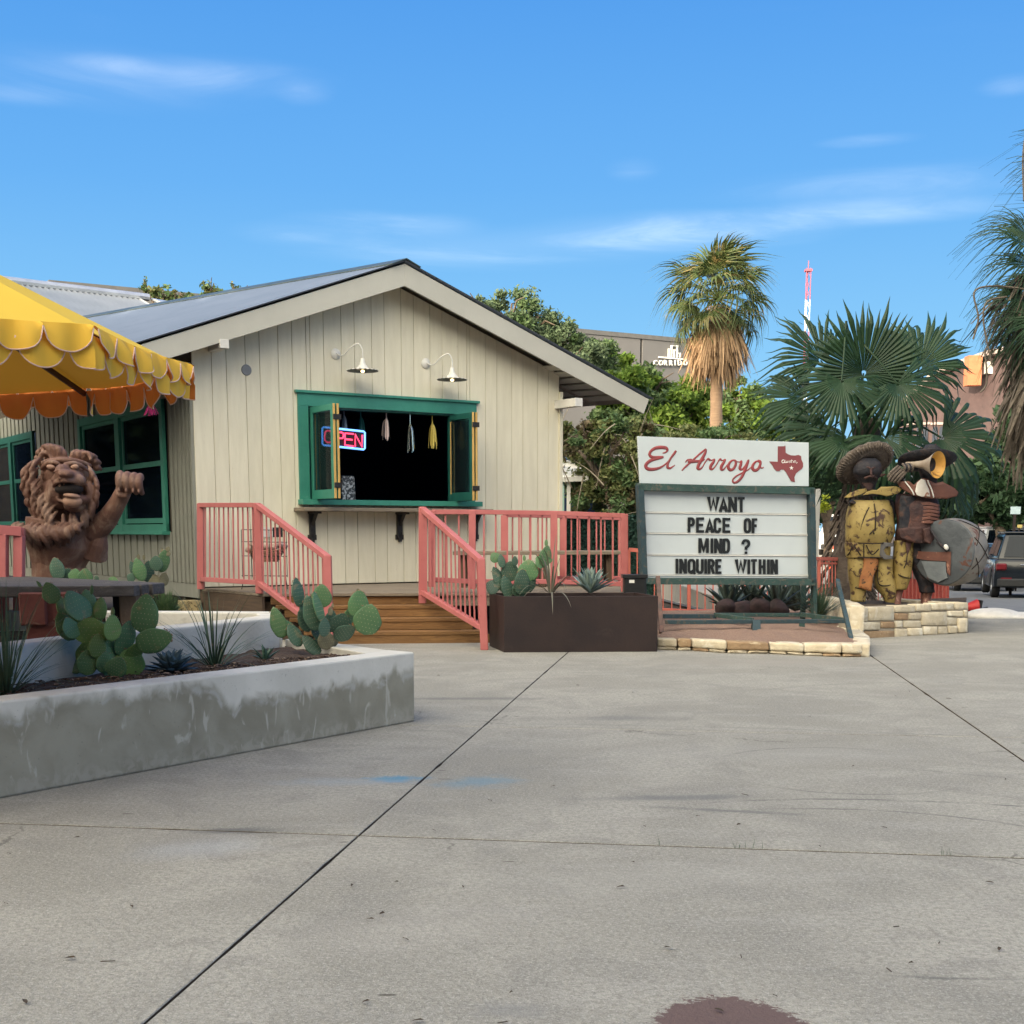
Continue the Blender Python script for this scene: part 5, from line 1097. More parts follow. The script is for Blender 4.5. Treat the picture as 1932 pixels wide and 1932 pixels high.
def stone(par, pts, ext, mat, amp=.008, seed=0, bv=.012):
    mb = MB(); mb.prism(pts, ext); o = mb.build('stone', mat, par)
    bm = bmesh.new(); bm.from_mesh(o.data); bmesh.ops.recalc_face_normals(bm, faces=bm.faces); bmesh.ops.subdivide_edges(bm, edges=bm.edges[:], cuts=2, use_grid_fill=True)
    for v in bm.verts: v.co += noise.noise_vector(v.co * 9 + V((seed, 0, 0))) * amp
    bmesh.ops.bevel(bm, geom=[e for e in bm.edges if len(e.link_faces) == 2 and e.calc_face_angle(0) > .8], offset=bv, segments=1, affect='EDGES'); bm.to_mesh(o.data); bm.free()
    o.data.polygons.foreach_set('use_smooth', [True] * len(o.data.polygons)); return o
ks = [(145, 690, 800), (320, 694, 805), (442, 696, 808), (742, 712, 830), (1106, 725, 835), (1404, 735, 850), (1725, 738, 862), (1900, 740, 862)]
for i in range(len(ks) - 1):
    x0, t0, b0 = ks[i]; x1, t1, b1 = ks[i + 1]; pa, pb_ = G(*zz8(x0 + 5, b0 - 10)), G(*zz8(x1 - 5, b1 - 10)); ta_, tb_ = at8(x0 + 5, t0 + 4, pa.y), at8(x1 - 5, t1 + 4, pb_.y)
    m0, m1 = pa.lerp(ta_, .28), pb_.lerp(tb_, .28)
    stone(kerb, [m0, m1, tb_, ta_], V((0, .22, 0)), M_limeb if i in (1, 3) else M_lime, .01, i)
    k = 2 if x1 - x0 > 200 else 1
    for j in range(k):
        a, b = pa.lerp(pb_, j / k + .01), pa.lerp(pb_, (j + 1) / k - .01); a2, b2 = m0.lerp(m1, j / k + .01), m0.lerp(m1, (j + 1) / k - .01)
        stone(kerb, [a - V((0, rs.uniform(.0, .02), 0)), b, b2 - V((0, 0, .006)), a2 - V((0, 0, .006))], V((0, .2, 0)), M_limeb if (i + j) % 4 == 2 else M_lime, .008, i + 20 + j)
cur = [G(1641, 1240), G(1640, 1222), G(1622, 1208), G(1604, 1200)]
for i in range(3):
    a, b = cur[i], cur[i + 1]; d = (b - a).normalized(); n_ = V((-d.y, d.x, 0)) * .18
    stone(kerb, [a + d * .01, b - d * .01, b - d * .01 + V((0, 0, .13)), a + d * .01 + V((0, 0, .13))], n_, M_lime, .01, 40 + i)
# ------------------------------------------------------------------ limestone planter under the statues
def zz7(x, y): return (1549 + x * .2023, 817.2 + y * .2023)
wl0, wl1 = G(1603, 1206), G(1827, 1194); wx = (wl1 - wl0).normalized(); wnm = V((wx.y, -wx.x, 0))
def WP(x, y, out=0):
    o = wl0 + wnm * out; d = ray(*zz7(x, y)); c0 = V((0, 0, EYE)); return c0 + d * ((o - c0).dot(wnm) / d.dot(wnm))
pl = thing('stone_planter', 'pale limestone block planter wall with the two metal statues standing in it', 'planter', tuple(wl0.lerp(wl1, .5)))
stones = [(262, 1628, 440, 1760), (445, 1622, 686, 1752), (691, 1608, 884, 1672), (889, 1594, 1030, 1662), (1035, 1584, 1245, 1652), (1250, 1576, 1372, 1646), (691, 1678, 816, 1745), (821, 1678, 938, 1740), (943, 1668, 1180, 1795), (1187, 1656, 1330, 1712), (1335, 1650, 1372, 1716), (288, 1765, 555, 1838), (560, 1757, 690, 1820), (695, 1750, 765, 1816), (770, 1745, 938, 1814), (1172, 1718, 1277, 1792), (1283, 1722, 1372, 1862), (290, 1842, 688, 1925), (693, 1822, 812, 1908), (817, 1818, 955, 1893), (960, 1800, 1090, 1884), (1095, 1800, 1190, 1878), (1195, 1797, 1277, 1871)]
for i, (x0, y0, x1, y1) in enumerate(stones):
    j = lambda: rs.uniform(-.004, .004); o_ = rs.uniform(-.006, .012)
    stone(pl, [WP(x0 + 1.5, y1 - 2, o_), WP(x1 - 1.5, y1 - 2, o_), WP(x1 - 1.5, y0 + 2, o_), WP(x0 + 1.5, y0 + 2, o_)], -wnm * .16, M_limeb if i in (6, 12, 17) else M_lime, .008, i * 3, .008)
M_mort = pm('mortar', (.36, .32, .26), (.28, .25, .20), 10, .95, .4, 60)
mb = MB(); mb.prism([WP(262, 1930, -.02), WP(1372, 1870, -.02), WP(1372, 1585, -.02), WP(262, 1635, -.02)], -wnm * .18); mb.build('mortar', M_mort, pl)
back = [WP(1372, 1866), WP(1372, 1580)]; rr_ = wx * 0 - wnm * 1.5
mb = MB(); mb.prism([WP(1360, 1868, -.03), WP(1360, 1868, -.03) - wnm * 1.45 + wx * .1, WP(1360, 1582, -.03) - wnm * 1.45 + wx * .1, WP(1360, 1582, -.03)], -wx * .16); mb.build('side_wall', M_lime, pl, bevel=.01)
pts = [WP(270, 1632), P(1592, 1139, 16.6), P(1572, 1133, 17.3), P(1549, 1129, 18.0)]
for i in range(3):
    a, b = pts[i], pts[i + 1]; a = V((a.x, a.y, .40)); b = V((b.x, b.y, .40)); d = (b - a).normalized(); n_ = V((d.y, -d.x, 0)) * .17
    stone(pl, [V((a.x, a.y, .0)), V((b.x, b.y, .0)), b, a], n_, M_lime, .012, 70 + i, .012)
top = [WP(285, 1640, -.1), WP(1355, 1590, -.1), WP(1355, 1590, -1.5) , WP(150, 1600, -1.6)]
mb = MB(); mb.prism([V((p.x, p.y, .345)) for p in top], (0, 0, -.3)); mb.build('soil', M_dirt, pl)
# ------------------------------------------------------------------ dark steel planter by the steps
M_cort = pm('dark_weathered_steel', (.017, .010, .011), (.028, .016, .015), 2.5, .55, .1, 40, c3=(.05, .035, .032), s3=3, lo3=.62, hi3=.8)
cp_ = thing('steel_planter', 'long dark rusted steel planter box between the steps and the sign', 'planter', tuple(G(1095, 1230)))
c00, c10 = G(951, 1231), G(1240, 1229.5); cx_ = (c10 - c00).normalized(); cyd = V((-cx_.y, cx_.x, 0)); cyl = (V((-.24, .87, 0))); hgt = .60
bl = c00 + V((-.17, .80, 0)); br_ = c10 + V((-.17, .80, 0))
def wallp(a, b, t):
    d = (b - a).normalized(); n_ = V((-d.y, d.x, 0)) * t; mb = MB(); mb.prism([a, b, b + V((0, 0, hgt)), a + V((0, 0, hgt))], n_); return mb
for (a, b) in ((c00, c10), (c10, br_), (br_, bl), (bl, c00)): wallp(a, b, .02).build('side_panel', M_cort, cp_, bevel=.003)
mb = MB(); mb.prism([p + V((0, 0, .56)) for p in (c00 + V((.03, .03, 0)), c10 + V((-.03, .03, 0)), br_ + V((-.03, -.03, 0)), bl + V((.03, -.03, 0)))], (0, 0, -.5)); mb.build('soil', M_dirt, cp_)
bxo = thing('storage_box', 'small black box with a pale label beside the dark steel planter under the sign', 'box', tuple(P(1197, 1112, 15.4)))
mb = MB(); mb.box(P(1197, 1100, 15.4) - V((0, 0, .25)), (.26, .22, .66)); mb.build('body', pm('black_plastic', (.015, .016, .018), None, 8, .4, .05), bxo, bevel=.02)
bx('lid', MC['black_plastic'], bxo, P(1197, 1087, 15.4), (.29, .25, .04)); bx('sticker', M_white, bxo, P(1192, 1097, 15.285), (.06, .004, .035), None, 0)
# ------------------------------------------------------------------ red iron fence behind the sign
fen = thing('iron_fence', 'low rust-red iron fence running behind the letter sign', 'fence', tuple(P(1370, 1160, 19.4)))
fp = [(1186, 1037, 1150, 19.3), (1300, 1046, 1156, 19.2), (1420, 1052, 1156, 19.4), (1545, 1054, 1140, 20.5), (1612, 1056, 1138, 21.2), (1700, 1064, 1138, 22.0), (1792, 1090, 1140, 22.5)]
for i in range(len(fp) - 1):
    (u0, t0, b0, y0), (u1, t1, b1, y1) = fp[i], fp[i + 1]; a, b, ta_, tb_ = P(u0, b0, y0), P(u1, b1, y1), P(u0, t0, y0), P(u1, t1, y1)
    railing(fen, [(a - V((0, 0, .06)), b - V((0, 0, .06)), ta_, tb_)], M_pinkd, .05, .016, .11 if u1 < 1440 else .085, low=.08, topw=.05)
    if u0 > 1500: br('mid_rail', M_pinkd, fen, ta_ - V((0, 0, .07)), tb_ - V((0, 0, .07)), .04, .03)
    post(fen, a - V((0, 0, .1)), ta_, .05, M_pinkd)
M_mesh = pm('orange_red_mesh', (.55, .10, .07), (.45, .08, .05), 30, .7, .2, 60, trans=.3)
for (ua, va, ub, vb, y0) in ((1690, 1085, 1790, 1105, 22.3),):
    a, b = P(ua, 1136, y0), P(ub, 1136, y0 + .3); t0, t1 = P(ua, va, y0), P(ub, vb, y0 + .3); mb = MB(); m = 8
    vs = []
    for j in range(m + 1):
        q = j / m; o = V((0, .02 * math.sin(j * 2.2), 0)); vs += [a.lerp(b, q) + o, t0.lerp(t1, q) + o]
    mb.add(vs, [(2 * j, 2 * j + 2, 2 * j + 3, 2 * j + 1) for j in range(m)]); o = mb.build('safety_netting', M_mesh, None, True, loc=tuple(a)); tag(o, 'orange-red safety netting tied to the fence behind the drum', 'netting')
# raised parking beyond, with retaining wall
mb = MB(); mb.prism([(3.7, 24, .10), (7.2, 24, .10), (23, 86, .10), (3.7, 86, .10)], (0, 0, -1.0)); struct(mb.build('parking_terrace', pm('pale_paving', (.40, .37, .32), (.34, .31, .27), 4, .9, .2, 40)))
# ------------------------------------------------------------------ neon sign, paper tassels and things in the window
def HPx(u, v, out=0.0):
    o = A - SX * out; d = ray(u, v); c0 = V((0, 0, EYE)); return c0 + d * ((o - c0).dot(SX) / d.dot(SX))
def z4(x, y): return (533 + x * .2207, 675 + y * .2207)
neon = thing('neon_sign', 'red and blue neon OPEN sign behind the left folded window', 'neon sign', tuple(HPx(650, 848, -.12)))
N_blue, N_red = emi('neon_blue', (.16, .42, 1.0), 1.5), emi('neon_red', (1.0, .05, .12), 1.9)
oN = -.12
def nt_(pts, mat, r=.0085, nm='neon_tube', closed=False):
    q = [HPx(*z4(x, y), oN) for x, y in pts]; mb = MB(); mb.tube(q, r, 6); mb.build(nm, mat, neon, True)
nt_([(352, 593), (695, 630), (704, 640), (704, 775), (694, 784), (352, 747), (341, 738), (340, 604), (352, 593)], N_blue, .014, 'neon_border')
nt_([(385, 622), (365, 635), (360, 670), (362, 705), (378, 722), (400, 726), (420, 715), (428, 690), (426, 650), (410, 628), (385, 622)], N_red, .012)
nt_([(480, 740), (478, 640), (500, 637), (518, 645), (523, 665), (515, 688), (482, 688)], N_red, .012)
nt_([(608, 652), (535, 645), (533, 745), (606, 757)], N_red, .012); nt_([(535, 695), (598, 702)], N_red, .012)
nt_([(622, 760), (622, 655), (680, 762), (682, 660)], N_red, .012)
bpn = MB(); bpn.prism([HPx(*z4(345, 600), oN - .03), HPx(*z4(345, 742), oN - .03), HPx(*z4(700, 778), oN - .03), HPx(*z4(700, 636), oN - .03)], SX * .01); bpn.build('back_plate', MC['black_plastic'], neon)
def tassel(x, yt, yb, w, mat, label, out=-.10, seed=0):
    a = HPx(*z4(x, yt), out); s = .2207 * 18.6 / 2530; L = (yb - yt) * s; r_ = random.Random(seed); th = thing('paper_tassel', label, 'tassel', tuple(a), 'tassels hanging in the serving window')
    mb = MB()
    for i in range(26):
        q = r_.uniform(0, 6.28); rr = w * s * .5 * r_.uniform(.3, 1); Ls = L * r_.uniform(.75, 1.05); wd = .006
        pts = catmull([a, a + V((math.cos(q) * rr * .7, math.sin(q) * rr * .7, -Ls * .3)), a + V((math.cos(q) * rr, math.sin(q) * rr, -Ls))], 3); k = len(mb.v); ax = V((math.cos(q + 1.2), math.sin(q + 1.2), 0)) * wd
        for p in pts: mb.v += [tuple(p - ax), tuple(p + ax)]
        for j in range(len(pts) - 1): mb.f.append((k + 2 * j, k + 2 * j + 1, k + 2 * j + 3, k + 2 * j + 2)); mb.mi.append(0)
    mb.build('fringe', mat, th); mb = MB(); mb.tube([a + V((0, 0, WZ1 - a.z)) if WZ1 > a.z else a, a - V((0, 0, .02))], .008, 6); mb.build('knot', mat, th)
T = lambda n, c, m=0, r=.6: pm(n, c, None, 40, r, 0, metal=m, objvar=.0)
tassel(888, 512, 700, 90, T('pink_paper', (.62, .50, .48)), 'pale pink paper tassel, middle of the window'); tassel(1090, 560, 805, 80, T('silver_foil', (.75, .78, .70), .9, .18), 'shiny silver foil tassel in the window', seed=2)
tassel(1280, 553, 775, 90, T('yellow_paper', (.62, .50, .12)), 'yellow paper tassel nearest the right window frame', seed=3); tassel(525, 485, 640, 70, T('grey_paper', (.26, .30, .34)), 'dim grey paper tassel beside the neon sign', -.35, 4)
tassel(668, 500, 660, 80, T('teal_paper', (.02, .16, .15)), 'dark teal paper tassel above the neon sign', -.4, 5)
pp = thing('printed_card', 'grey and black printed card propped inside the left of the window', 'card', tuple(HPx(*z4(560, 1210), -.1)))
mb = MB(); mb.prism([HPx(*z4(508, 1008), -.1), HPx(*z4(508, 1212), -.1), HPx(*z4(625, 1215), -.1), HPx(*z4(612, 1012), -.1)], SX * .01)
mb.build('card', pm('print_pattern', (.03, .035, .045), (.40, .42, .45), 26, .6, 0, detail=3, mixlo=.5, mixhi=.58), pp)
mg = MB(); tassel_m = thing('paper_tassel', 'magenta tassel hanging under the umbrella edge by the side window', 'tassel', tuple(P(285, 768, 17)))
r_ = random.Random(6); a = P(284, 760, 17.2)
for i in range(30):
    d = V((r_.uniform(-.09, .09), r_.uniform(-.05, .05), -r_.uniform(.08, .17))); mg.tube([a, a + d * .5 + V((0, 0, .02)), a + d], .005, 4)
mg.build('fringe', T('magenta_paper', (.45, .02, .16)), tassel_m)
# ------------------------------------------------------------------ wire rack with a basket, behind the left railing
wr = thing('wire_rack', 'black wire stand with a woven basket of cream cloths behind the left railing', 'rack', tuple(P(497, 1106, 16.6)))
def z3(x, y): return (440.6 + x * .10298, 966.4 + y * .10298)      # enlargement of the rack
def W3(x, y, dy=0): return P(*z3(x, y), 16.7 + dy)
for dy in (0, .28):
    for x in (155, 330, 500, 660, 820, 975): bx('wire', M_iron, wr, (W3(x, 320, dy) + W3(x, 1190, dy)) / 2, (.008, .008, (W3(x, 320) - W3(x, 1190)).z), None, 0)
    for y in (320, 540, 800, 1160): br('wire', M_iron, wr, W3(155, y, dy), W3(985, y + 10, dy), .009, .009, (0, 0, 1), 0)
for x in (155, 975):
    for y in (320, 800, 1160): br('wire', M_iron, wr, W3(x, y, 0), W3(x, y, .28), .009, .009, (0, 0, 1), 0)
for x0, x1 in ((200, 150), (950, 990)): br('leg', M_iron, wr, W3(x0, 1160, .05), V((W3(x1, 1400, .05).x, W3(x1, 1400, .05).y, ZD + .01)), .010, .010, (0, 1, 0), 0)
mb = MB(); n = 28
for k in range(7):
    y = 700 + k * 32; rr = (330 - k * 18) * .10298 * 16.7 / 2530; c = W3(600, y, .14); pts = [c + V((math.cos(q * 6.2832 / n) * rr, math.sin(q * 6.2832 / n) * .13, .004 * (-1) ** q)) for q in range(n + 1)]; mb.tube(pts, .011, 5, False)
mb.build('basket', pm('wicker', (.34, .20, .13), (.22, .12, .08), 30, .8, .4, 60), wr, True)
mb = MB(); r_ = random.Random(2)
for k in range(9): c = W3(300 + k * 75, 640 + r_.uniform(-50, 30), .10 + r_.uniform(-.03, .08)); mb.ell(c, (.07, .06, .045), Matrix.Rotation(r_.uniform(-.6, .6), 3, 'Y'), 10, 6)
cl_o = mb.build('cloth', pm('cream_cloth', (.62, .50, .42), (.45, .33, .27), 20, .9, .5, 30), None, True, loc=tuple(W3(600, 700, .1))); tag(cl_o, 'rolled cream cloths piled in the wicker basket of the wire rack', 'cloths', kind='stuff')
# ------------------------------------------------------------------ concrete planters on the left
def wallconc():
    m, nt, N, L, b = new_mat('plastered_wall')
    g = N.new('ShaderNodeNewGeometry'); sp = N.new('ShaderNodeSeparateXYZ'); L.new(g.outputs['Position'], sp.inputs[0])
    def nz(s, d=6, st=(1, 1, 1), ds=0):
        mp = N.new('ShaderNodeMapping'); mp.inputs['Scale'].default_value = st; L.new(g.outputs['Position'], mp.inputs[0]); n = N.new('ShaderNodeTexNoise'); n.inputs['Scale'].default_value = s; n.inputs['Detail'].default_value = d; n.inputs['Distortion'].default_value = ds; L.new(mp.outputs[0], n.inputs['Vector']); return n.outputs['Fac']
    def mt(op, a, b_):
        n = N.new('ShaderNodeMath'); n.operation = op
        for i, x in enumerate((a, b_)):
            if isinstance(x, (int, float)): n.inputs[i].default_value = x
            else: L.new(x, n.inputs[i])
        return n.outputs[0]
    def rm(v, a, b_, c=0, d=1):
        r = N.new('ShaderNodeMapRange'); r.inputs[1].default_value = a; r.inputs[2].default_value = b_; r.inputs[3].default_value = c; r.inputs[4].default_value = d; r.interpolation_type = 'SMOOTHSTEP'; L.new(v, r.inputs[0]); return r.outputs[0]
    def mix(f, a, b_):
        x = N.new('ShaderNodeMix'); x.data_type = 'RGBA'
        if isinstance(f, float): x.inputs[0].default_value = f
        else: L.new(f, x.inputs[0])
        for i, c in ((6, a), (7, b_)):
            if isinstance(c, tuple): x.inputs[i].default_value = (*c, 1)
            else: L.new(c, x.inputs[i])
        return x.outputs[2]
    dry = mix(rm(nz(2.5), .3, .7), (.64, .62, .57), (.52, .505, .46))
    # water stain creeping up from the ground: its ragged upper edge varies along the wall
    lvl = mt('ADD', mt('MULTIPLY', nz(1.7, 3, (1, 1, 0), .3), .34), mt('MULTIPLY', nz(7, 8, (1, 1, .6), .9), .20))
    hgt_ = mt('SUBTRACT', mt('ADD', lvl, .065), mt('MULTIPLY', rm(sp.outputs[0], -1.62, -1.70), -.10))
    wet = rm(mt('SUBTRACT', hgt_, sp.outputs[2]), -.045, .04)
    stain = mix(rm(nz(3.5, 8, ds=.6), .35, .7), (.235, .22, .172), (.31, .295, .24))
    stain = mix(rm(nz(11, 8, (1, 1, .35), 1.2), .60, .70, 0, .6), stain, (.50, .48, .43))
    nearg = mt('MULTIPLY', rm(sp.outputs[2], .14, .02), rm(nz(14, 8, ds=1), .42, .6)); stain = mix(mt('MULTIPLY', nearg, .5), stain, (.40, .37, .32))
    col = mix(wet, dry, stain); tide = mt('MULTIPLY', rm(mt('ABSOLUTE', mt('SUBTRACT', hgt_, mt('ADD', sp.outputs[2], .03)), 0), .035, .0), rm(nz(6, 4), .48, .6)); col = mix(mt('MULTIPLY', tide, .5), col, (.5, .495, .48))
    col = mix(rm(nz(60, 3), .66, .74, 0, .4), col, (.14, .13, .12)); L.new(col, b.inputs['Base Color']); b.inputs['Roughness'].default_value = .85
    bp = N.new('ShaderNodeBump'); bp.inputs['Strength'].default_value = .3; bp.inputs['Distance'].default_value = .01; L.new(nz(28, 5), bp.inputs['Height']); L.new(bp.outputs[0], b.inputs['Normal']); return m
M_wall = wallconc()
M_plast = pm('grey_plaster', (.58, .56, .51), (.48, .46, .42), 2.5, .85, .3, 28, c3=(.33, .32, .295), s3=4, lo3=.6, hi3=.8)
lp0 = thing('concrete_planter', 'long low front planter of grey plastered concrete with a dark water stain', 'planter', tuple(G(783, 1360)))
F0, F1 = G(0, 1507), G(783, 1361); fd = (F1 - F0).normalized(); F0 = F0 - fd * 1.6; fn = V((-fd.y, fd.x, 0)); hF = .478
def wallbox(th, a, b, t, z0, z1, mat, name='wall', bvl=.012):
    d = (b - a).normalized(); n_ = V((-d.y, d.x, 0)) * t; mb = MB(); mb.prism([V((a.x, a.y, z0)), V((b.x, b.y, z0)), V((b.x, b.y, z1)), V((a.x, a.y, z1))], n_)
    o = mb.build(name, mat, th, bevel=bvl, seg=2); return o
mb = MB(); Bk1 = P(690, 1222, 9.35); Bk0 = P(538, 1215, 9.9); Bk1.z = Bk0.z = 0
mb.prism([V((p.x, p.y, hF)) for p in (F0, F1, F1 + (Bk1 - F1).normalized() * .1 + fn * .16, F1 + fn * .21 - fd * .28, F0 + fn * .2)], (0, 0, -hF)); mb.build('wall', M_wall, lp0, bevel=.012, seg=2)
q0 = V((F1.x, F1.y, 0)) + fn * .215 - fd * .27; q1 = P(538, 1214, 10.0); q1.z = 0
mb = MB(); d = (q1 - q0).normalized(); n_ = V((-d.y, d.x, 0)); mb.prism([V((p.x, p.y, hF - .001)) for p in (q0 + n_ * -.02, F1 + fn * .17 - fd * .0, F1 + fn * .2, q1 - n_ * .12, q1)], (0, 0, -hF)); mb.build('wall', M_plast, lp0, bevel=.008)
# middle and rear walls of the upper planter
lp1 = thing('concrete_planter', 'upper grey concrete planter behind the front one, its corner ending below the railing', 'planter', tuple(P(540, 1215, 9.9)))
m0, m1 = P(-160, 1222, 6.9), P(528, 1171, 9.75); m0.z = m1.z = 0; hM = .655
mid = [P(-160, 1222, 6.7), P(0, 1210, 7.35), P(130, 1200, 7.9), P(300, 1184, 8.65), P(430, 1174, 9.3), P(500, 1171, 9.7), P(528, 1172, 9.9)]
fr_ = [V((p.x, p.y, hM)) for p in mid]; bk2 = []
for i, p in enumerate(fr_):
    a, b = fr_[max(i - 1, 0)], fr_[min(i + 1, len(fr_) - 1)]; d = (b - a).normalized(); bk2.append(p + V((-d.y, d.x, 0)) * .2)
n = len(fr_); mb = MB(); lo = lambda L_: [V((p.x, p.y, 0)) for p in L_]
mb.add(fr_ + bk2 + lo(fr_) + lo(bk2), [(i, i + 1, n + i + 1, n + i) for i in range(n - 1)] + [(2 * n + i, 2 * n + i + 1, i + 1, i) for i in range(n - 1)] + [(n + i, n + i + 1, 3 * n + i + 1, 3 * n + i) for i in range(n - 1)] + [(n - 1, 3 * n - 1, 4 * n - 1, 2 * n - 1), (0, n, 3 * n, 2 * n)])
mb.build('wall', M_plast, lp1, bevel=.02, seg=3)
r0_, r1_ = P(-160, 1146, 10.6), P(512, 1168, 10.3); r0_.z = r1_.z = 0
wallbox(lp1, r0_, r1_, .18, 0, hM + .003, M_plast); wallbox(lp1, V((fr_[-1].x, fr_[-1].y, 0)) + V((.01, .03, 0)), V((r1_.x + .02, r1_.y + .1, 0)), .16, 0, hM - .002, M_plast)
M_mul = pm('bark_mulch', (.040, .026, .020), (.10, .065, .05), 45, .95, 1.0, 70, c3=(.26, .20, .15), s3=60, lo3=.66, hi3=.7)
def soil(par, pts, z, amp=.02):
    mb = MB(); mb.add([V((p[0], p[1], z)) for p in pts], [tuple(range(len(pts)))]); o = mb.build('mulch', M_mul, par)
    bm = bmesh.new(); bm.from_mesh(o.data); bmesh.ops.triangulate(bm, faces=bm.faces); bmesh.ops.subdivide_edges(bm, edges=bm.edges[:], cuts=20, use_grid_fill=True)
    for v in bm.verts: v.co.z += noise.noise(v.co * 7) * amp + noise.noise(v.co * 30) * amp * .6
    bm.to_mesh(o.data); bm.free(); return o
soil(lp0, [F0 + fn * .1, F1 + fn * .12 - fd * .3, q1 + V((0, 0, 0)), V((fr_[-1].x, fr_[-1].y, 0)), V((fr_[3].x, fr_[3].y, 0)), V((fr_[0].x, fr_[0].y, 0))], .425)
soil(lp1, [bk2[0], bk2[3], bk2[-1], r1_, r0_], .50, .03)
# wood chips
chips = MB(); r_ = random.Random(3)
for i in range(900):
    t = r_.random(); a = F0.lerp(F1, t) + fn * r_.uniform(.22, .22 + .9 * (1 - t * .6)); c = V((a.x, a.y, .44 + r_.uniform(-.005, .012))); chips.box(c, (r_.uniform(.015, .05), r_.uniform(.008, .02), .006), Matrix.Rotation(r_.uniform(0, 3.14), 3, 'Z') @ Matrix.Rotation(r_.uniform(-.5, .5), 3, 'X'))
o = chips.build('mulch_chips', pm('bark_chip', (.10, .06, .042), (.05, .032, .025), 30, .9, .2, 40, c3=(.34, .25, .18), s3=40, lo3=.55, hi3=.6), None, loc=tuple(F0)); tag(o, 'loose bark chips strewn over the front planter soil', 'bark chips', kind='stuff')
sheet('terrace', [(-12, 7.0), (-4.2, 8.6), (-2.0, 11.0), (-2.8, 15.6), (-4.3, 17.0), (-14, 30), (-18, 20)], M_dirt, .012)
# ------------------------------------------------------------------ prickly pears
M_pad = pm('cactus_pad', (.10, .20, .085), (.07, .155, .07), 5, .5, .12, 35, c3=(.20, .19, .09), s3=9, lo3=.58, hi3=.70, objvar=.2, spec=.5)
M_padl = pm('cactus_pad_light', (.15, .25, .07), (.105, .195, .06), 5, .5, .12, 35, c3=(.24, .22, .10), s3=9, lo3=.58, hi3=.70, objvar=.2, spec=.5)
M_padb = pm('cactus_pad_blue', (.06, .12, .08), (.045, .095, .065), 5, .5, .12, 35, c3=(.17, .15, .09), s3=9, lo3=.6, hi3=.72, objvar=.2, spec=.45)
M_woodyp = pm('woody_cactus_stem', (.20, .19, .12), (.13, .12, .08), 12, .9, .5, 30)
M_edge = pm('dry_pad_rim', (.34, .25, .15), (.22, .14, .09), 30, .9, .5, 60)
M_spine = pm('spine_tuft', (.55, .48, .32), None, 10, .9, 0)
def pad_mesh(mat, seed=0, th=.10):
    "obovate pad: base at the origin, height 2 (half-height 1), half-width 1, dotted with areoles"
    r_ = random.Random(seed); mb = MB(); n, m = 20, 12; vs = []
    def prof(t): return (math.sin(math.pi * min(1, t ** .80)) ** .62) if 0 < t < 1 else 0
    for i in range(m + 1):
        t = i / m; w = max(.02, prof(t)) * (1 + .02 * math.sin(seed + i)); z = 2 * t
        for j in range(n):
            q = 2 * math.pi * j / n; vs.append((w * math.cos(q), th * (.35 + .65 * math.sin(math.pi * t)) * math.copysign(abs(math.sin(q)) ** .8, math.sin(q)) * (w ** .5), z))
    mb.add(vs, [(i * n + j, i * n + (j + 1) % n, (i + 1) * n + (j + 1) % n, (i + 1) * n + j) for i in range(m) for j in range(n)] + [tuple(range(n))[::-1], tuple(m * n + j for j in range(n))])
    mb.v = [tuple(V(p) + noise.noise_vector(V(p) * 1.5 + V((seed, 0, 0))) * .035) for p in mb.v]
    mb.cur = 1
    for a in range(-3, 4):
        for b in range(1, 8):
            x, z = a * .25 + (b % 2) * .125, b * .25; t = z / 2; w = prof(t)
            if abs(x) < w * .9:
                for sg in (-1, 1): mb.box((x, sg * 1.06 * th * (.38 + .62 * math.sin(math.pi * t)) * w ** .5 * math.sqrt(max(.05, 1 - (x / w) ** 2)) * 1.0, z), (.034, .03, .034))
    mb.cur = 2
    if True:
        for k in range(14 if seed % 2 else 5):
            q = r_.uniform(-.9, .9); mb.ell((q * .75, 0, 2 * (1 - .13 * q * q) - .03 - .06 * abs(q)), (.06, th * .4, .035), None, 6, 4)
    me = mb.mesh('pad', [mat, M_spine, M_edge], True); return me
PM = {}
def pads(th, lst, zf, Y0, mats, ms, seed=0):
    "lst: pad centre on the enlargement, half-width, half-height, lean in degrees (clockwise), depth shift, turn"
    r_ = random.Random(seed)
    for i, q in enumerate(lst):
        cx, cy, rx, ry, lean = q[:5]; dy = q[5] if len(q) > 5 else r_.uniform(-.12, .12); yaw = q[6] if len(q) > 6 else r_.uniform(-35, 35); mt_ = mats[(q[7] if len(q) > 7 else i) % len(mats)]
        c = P(*zf(cx, cy), Y0 + dy); a, h = rx * ms * 1.1, ry * ms * 1.04; ca = max(.35, math.cos(R_(yaw))); key = (mt_.name, i % 4)
        if key not in PM: PM[key] = pad_mesh(mt_, i % 4)
        M = Matrix.Rotation(R_(lean), 3, 'Y') @ Matrix.Rotation(R_(yaw), 3, 'Z'); o = link('pad', PM[key], th, c - M @ V((0, 0, h)), M); o.scale = (a / ca, min(.30, .022 / max(.1 * 1, .1)) * 1.0 if False else max(a, h) * .75, h)
def zA(x, y): return (x * .19126, 1065.9 + y * .19126)
c1 = thing('prickly_pear', 'large bright green prickly pear with upright pads at the left of the front planter', 'cactus', tuple(P(195, 1282, 7.86)))
k1 = .19126 * 7.86 / 2530
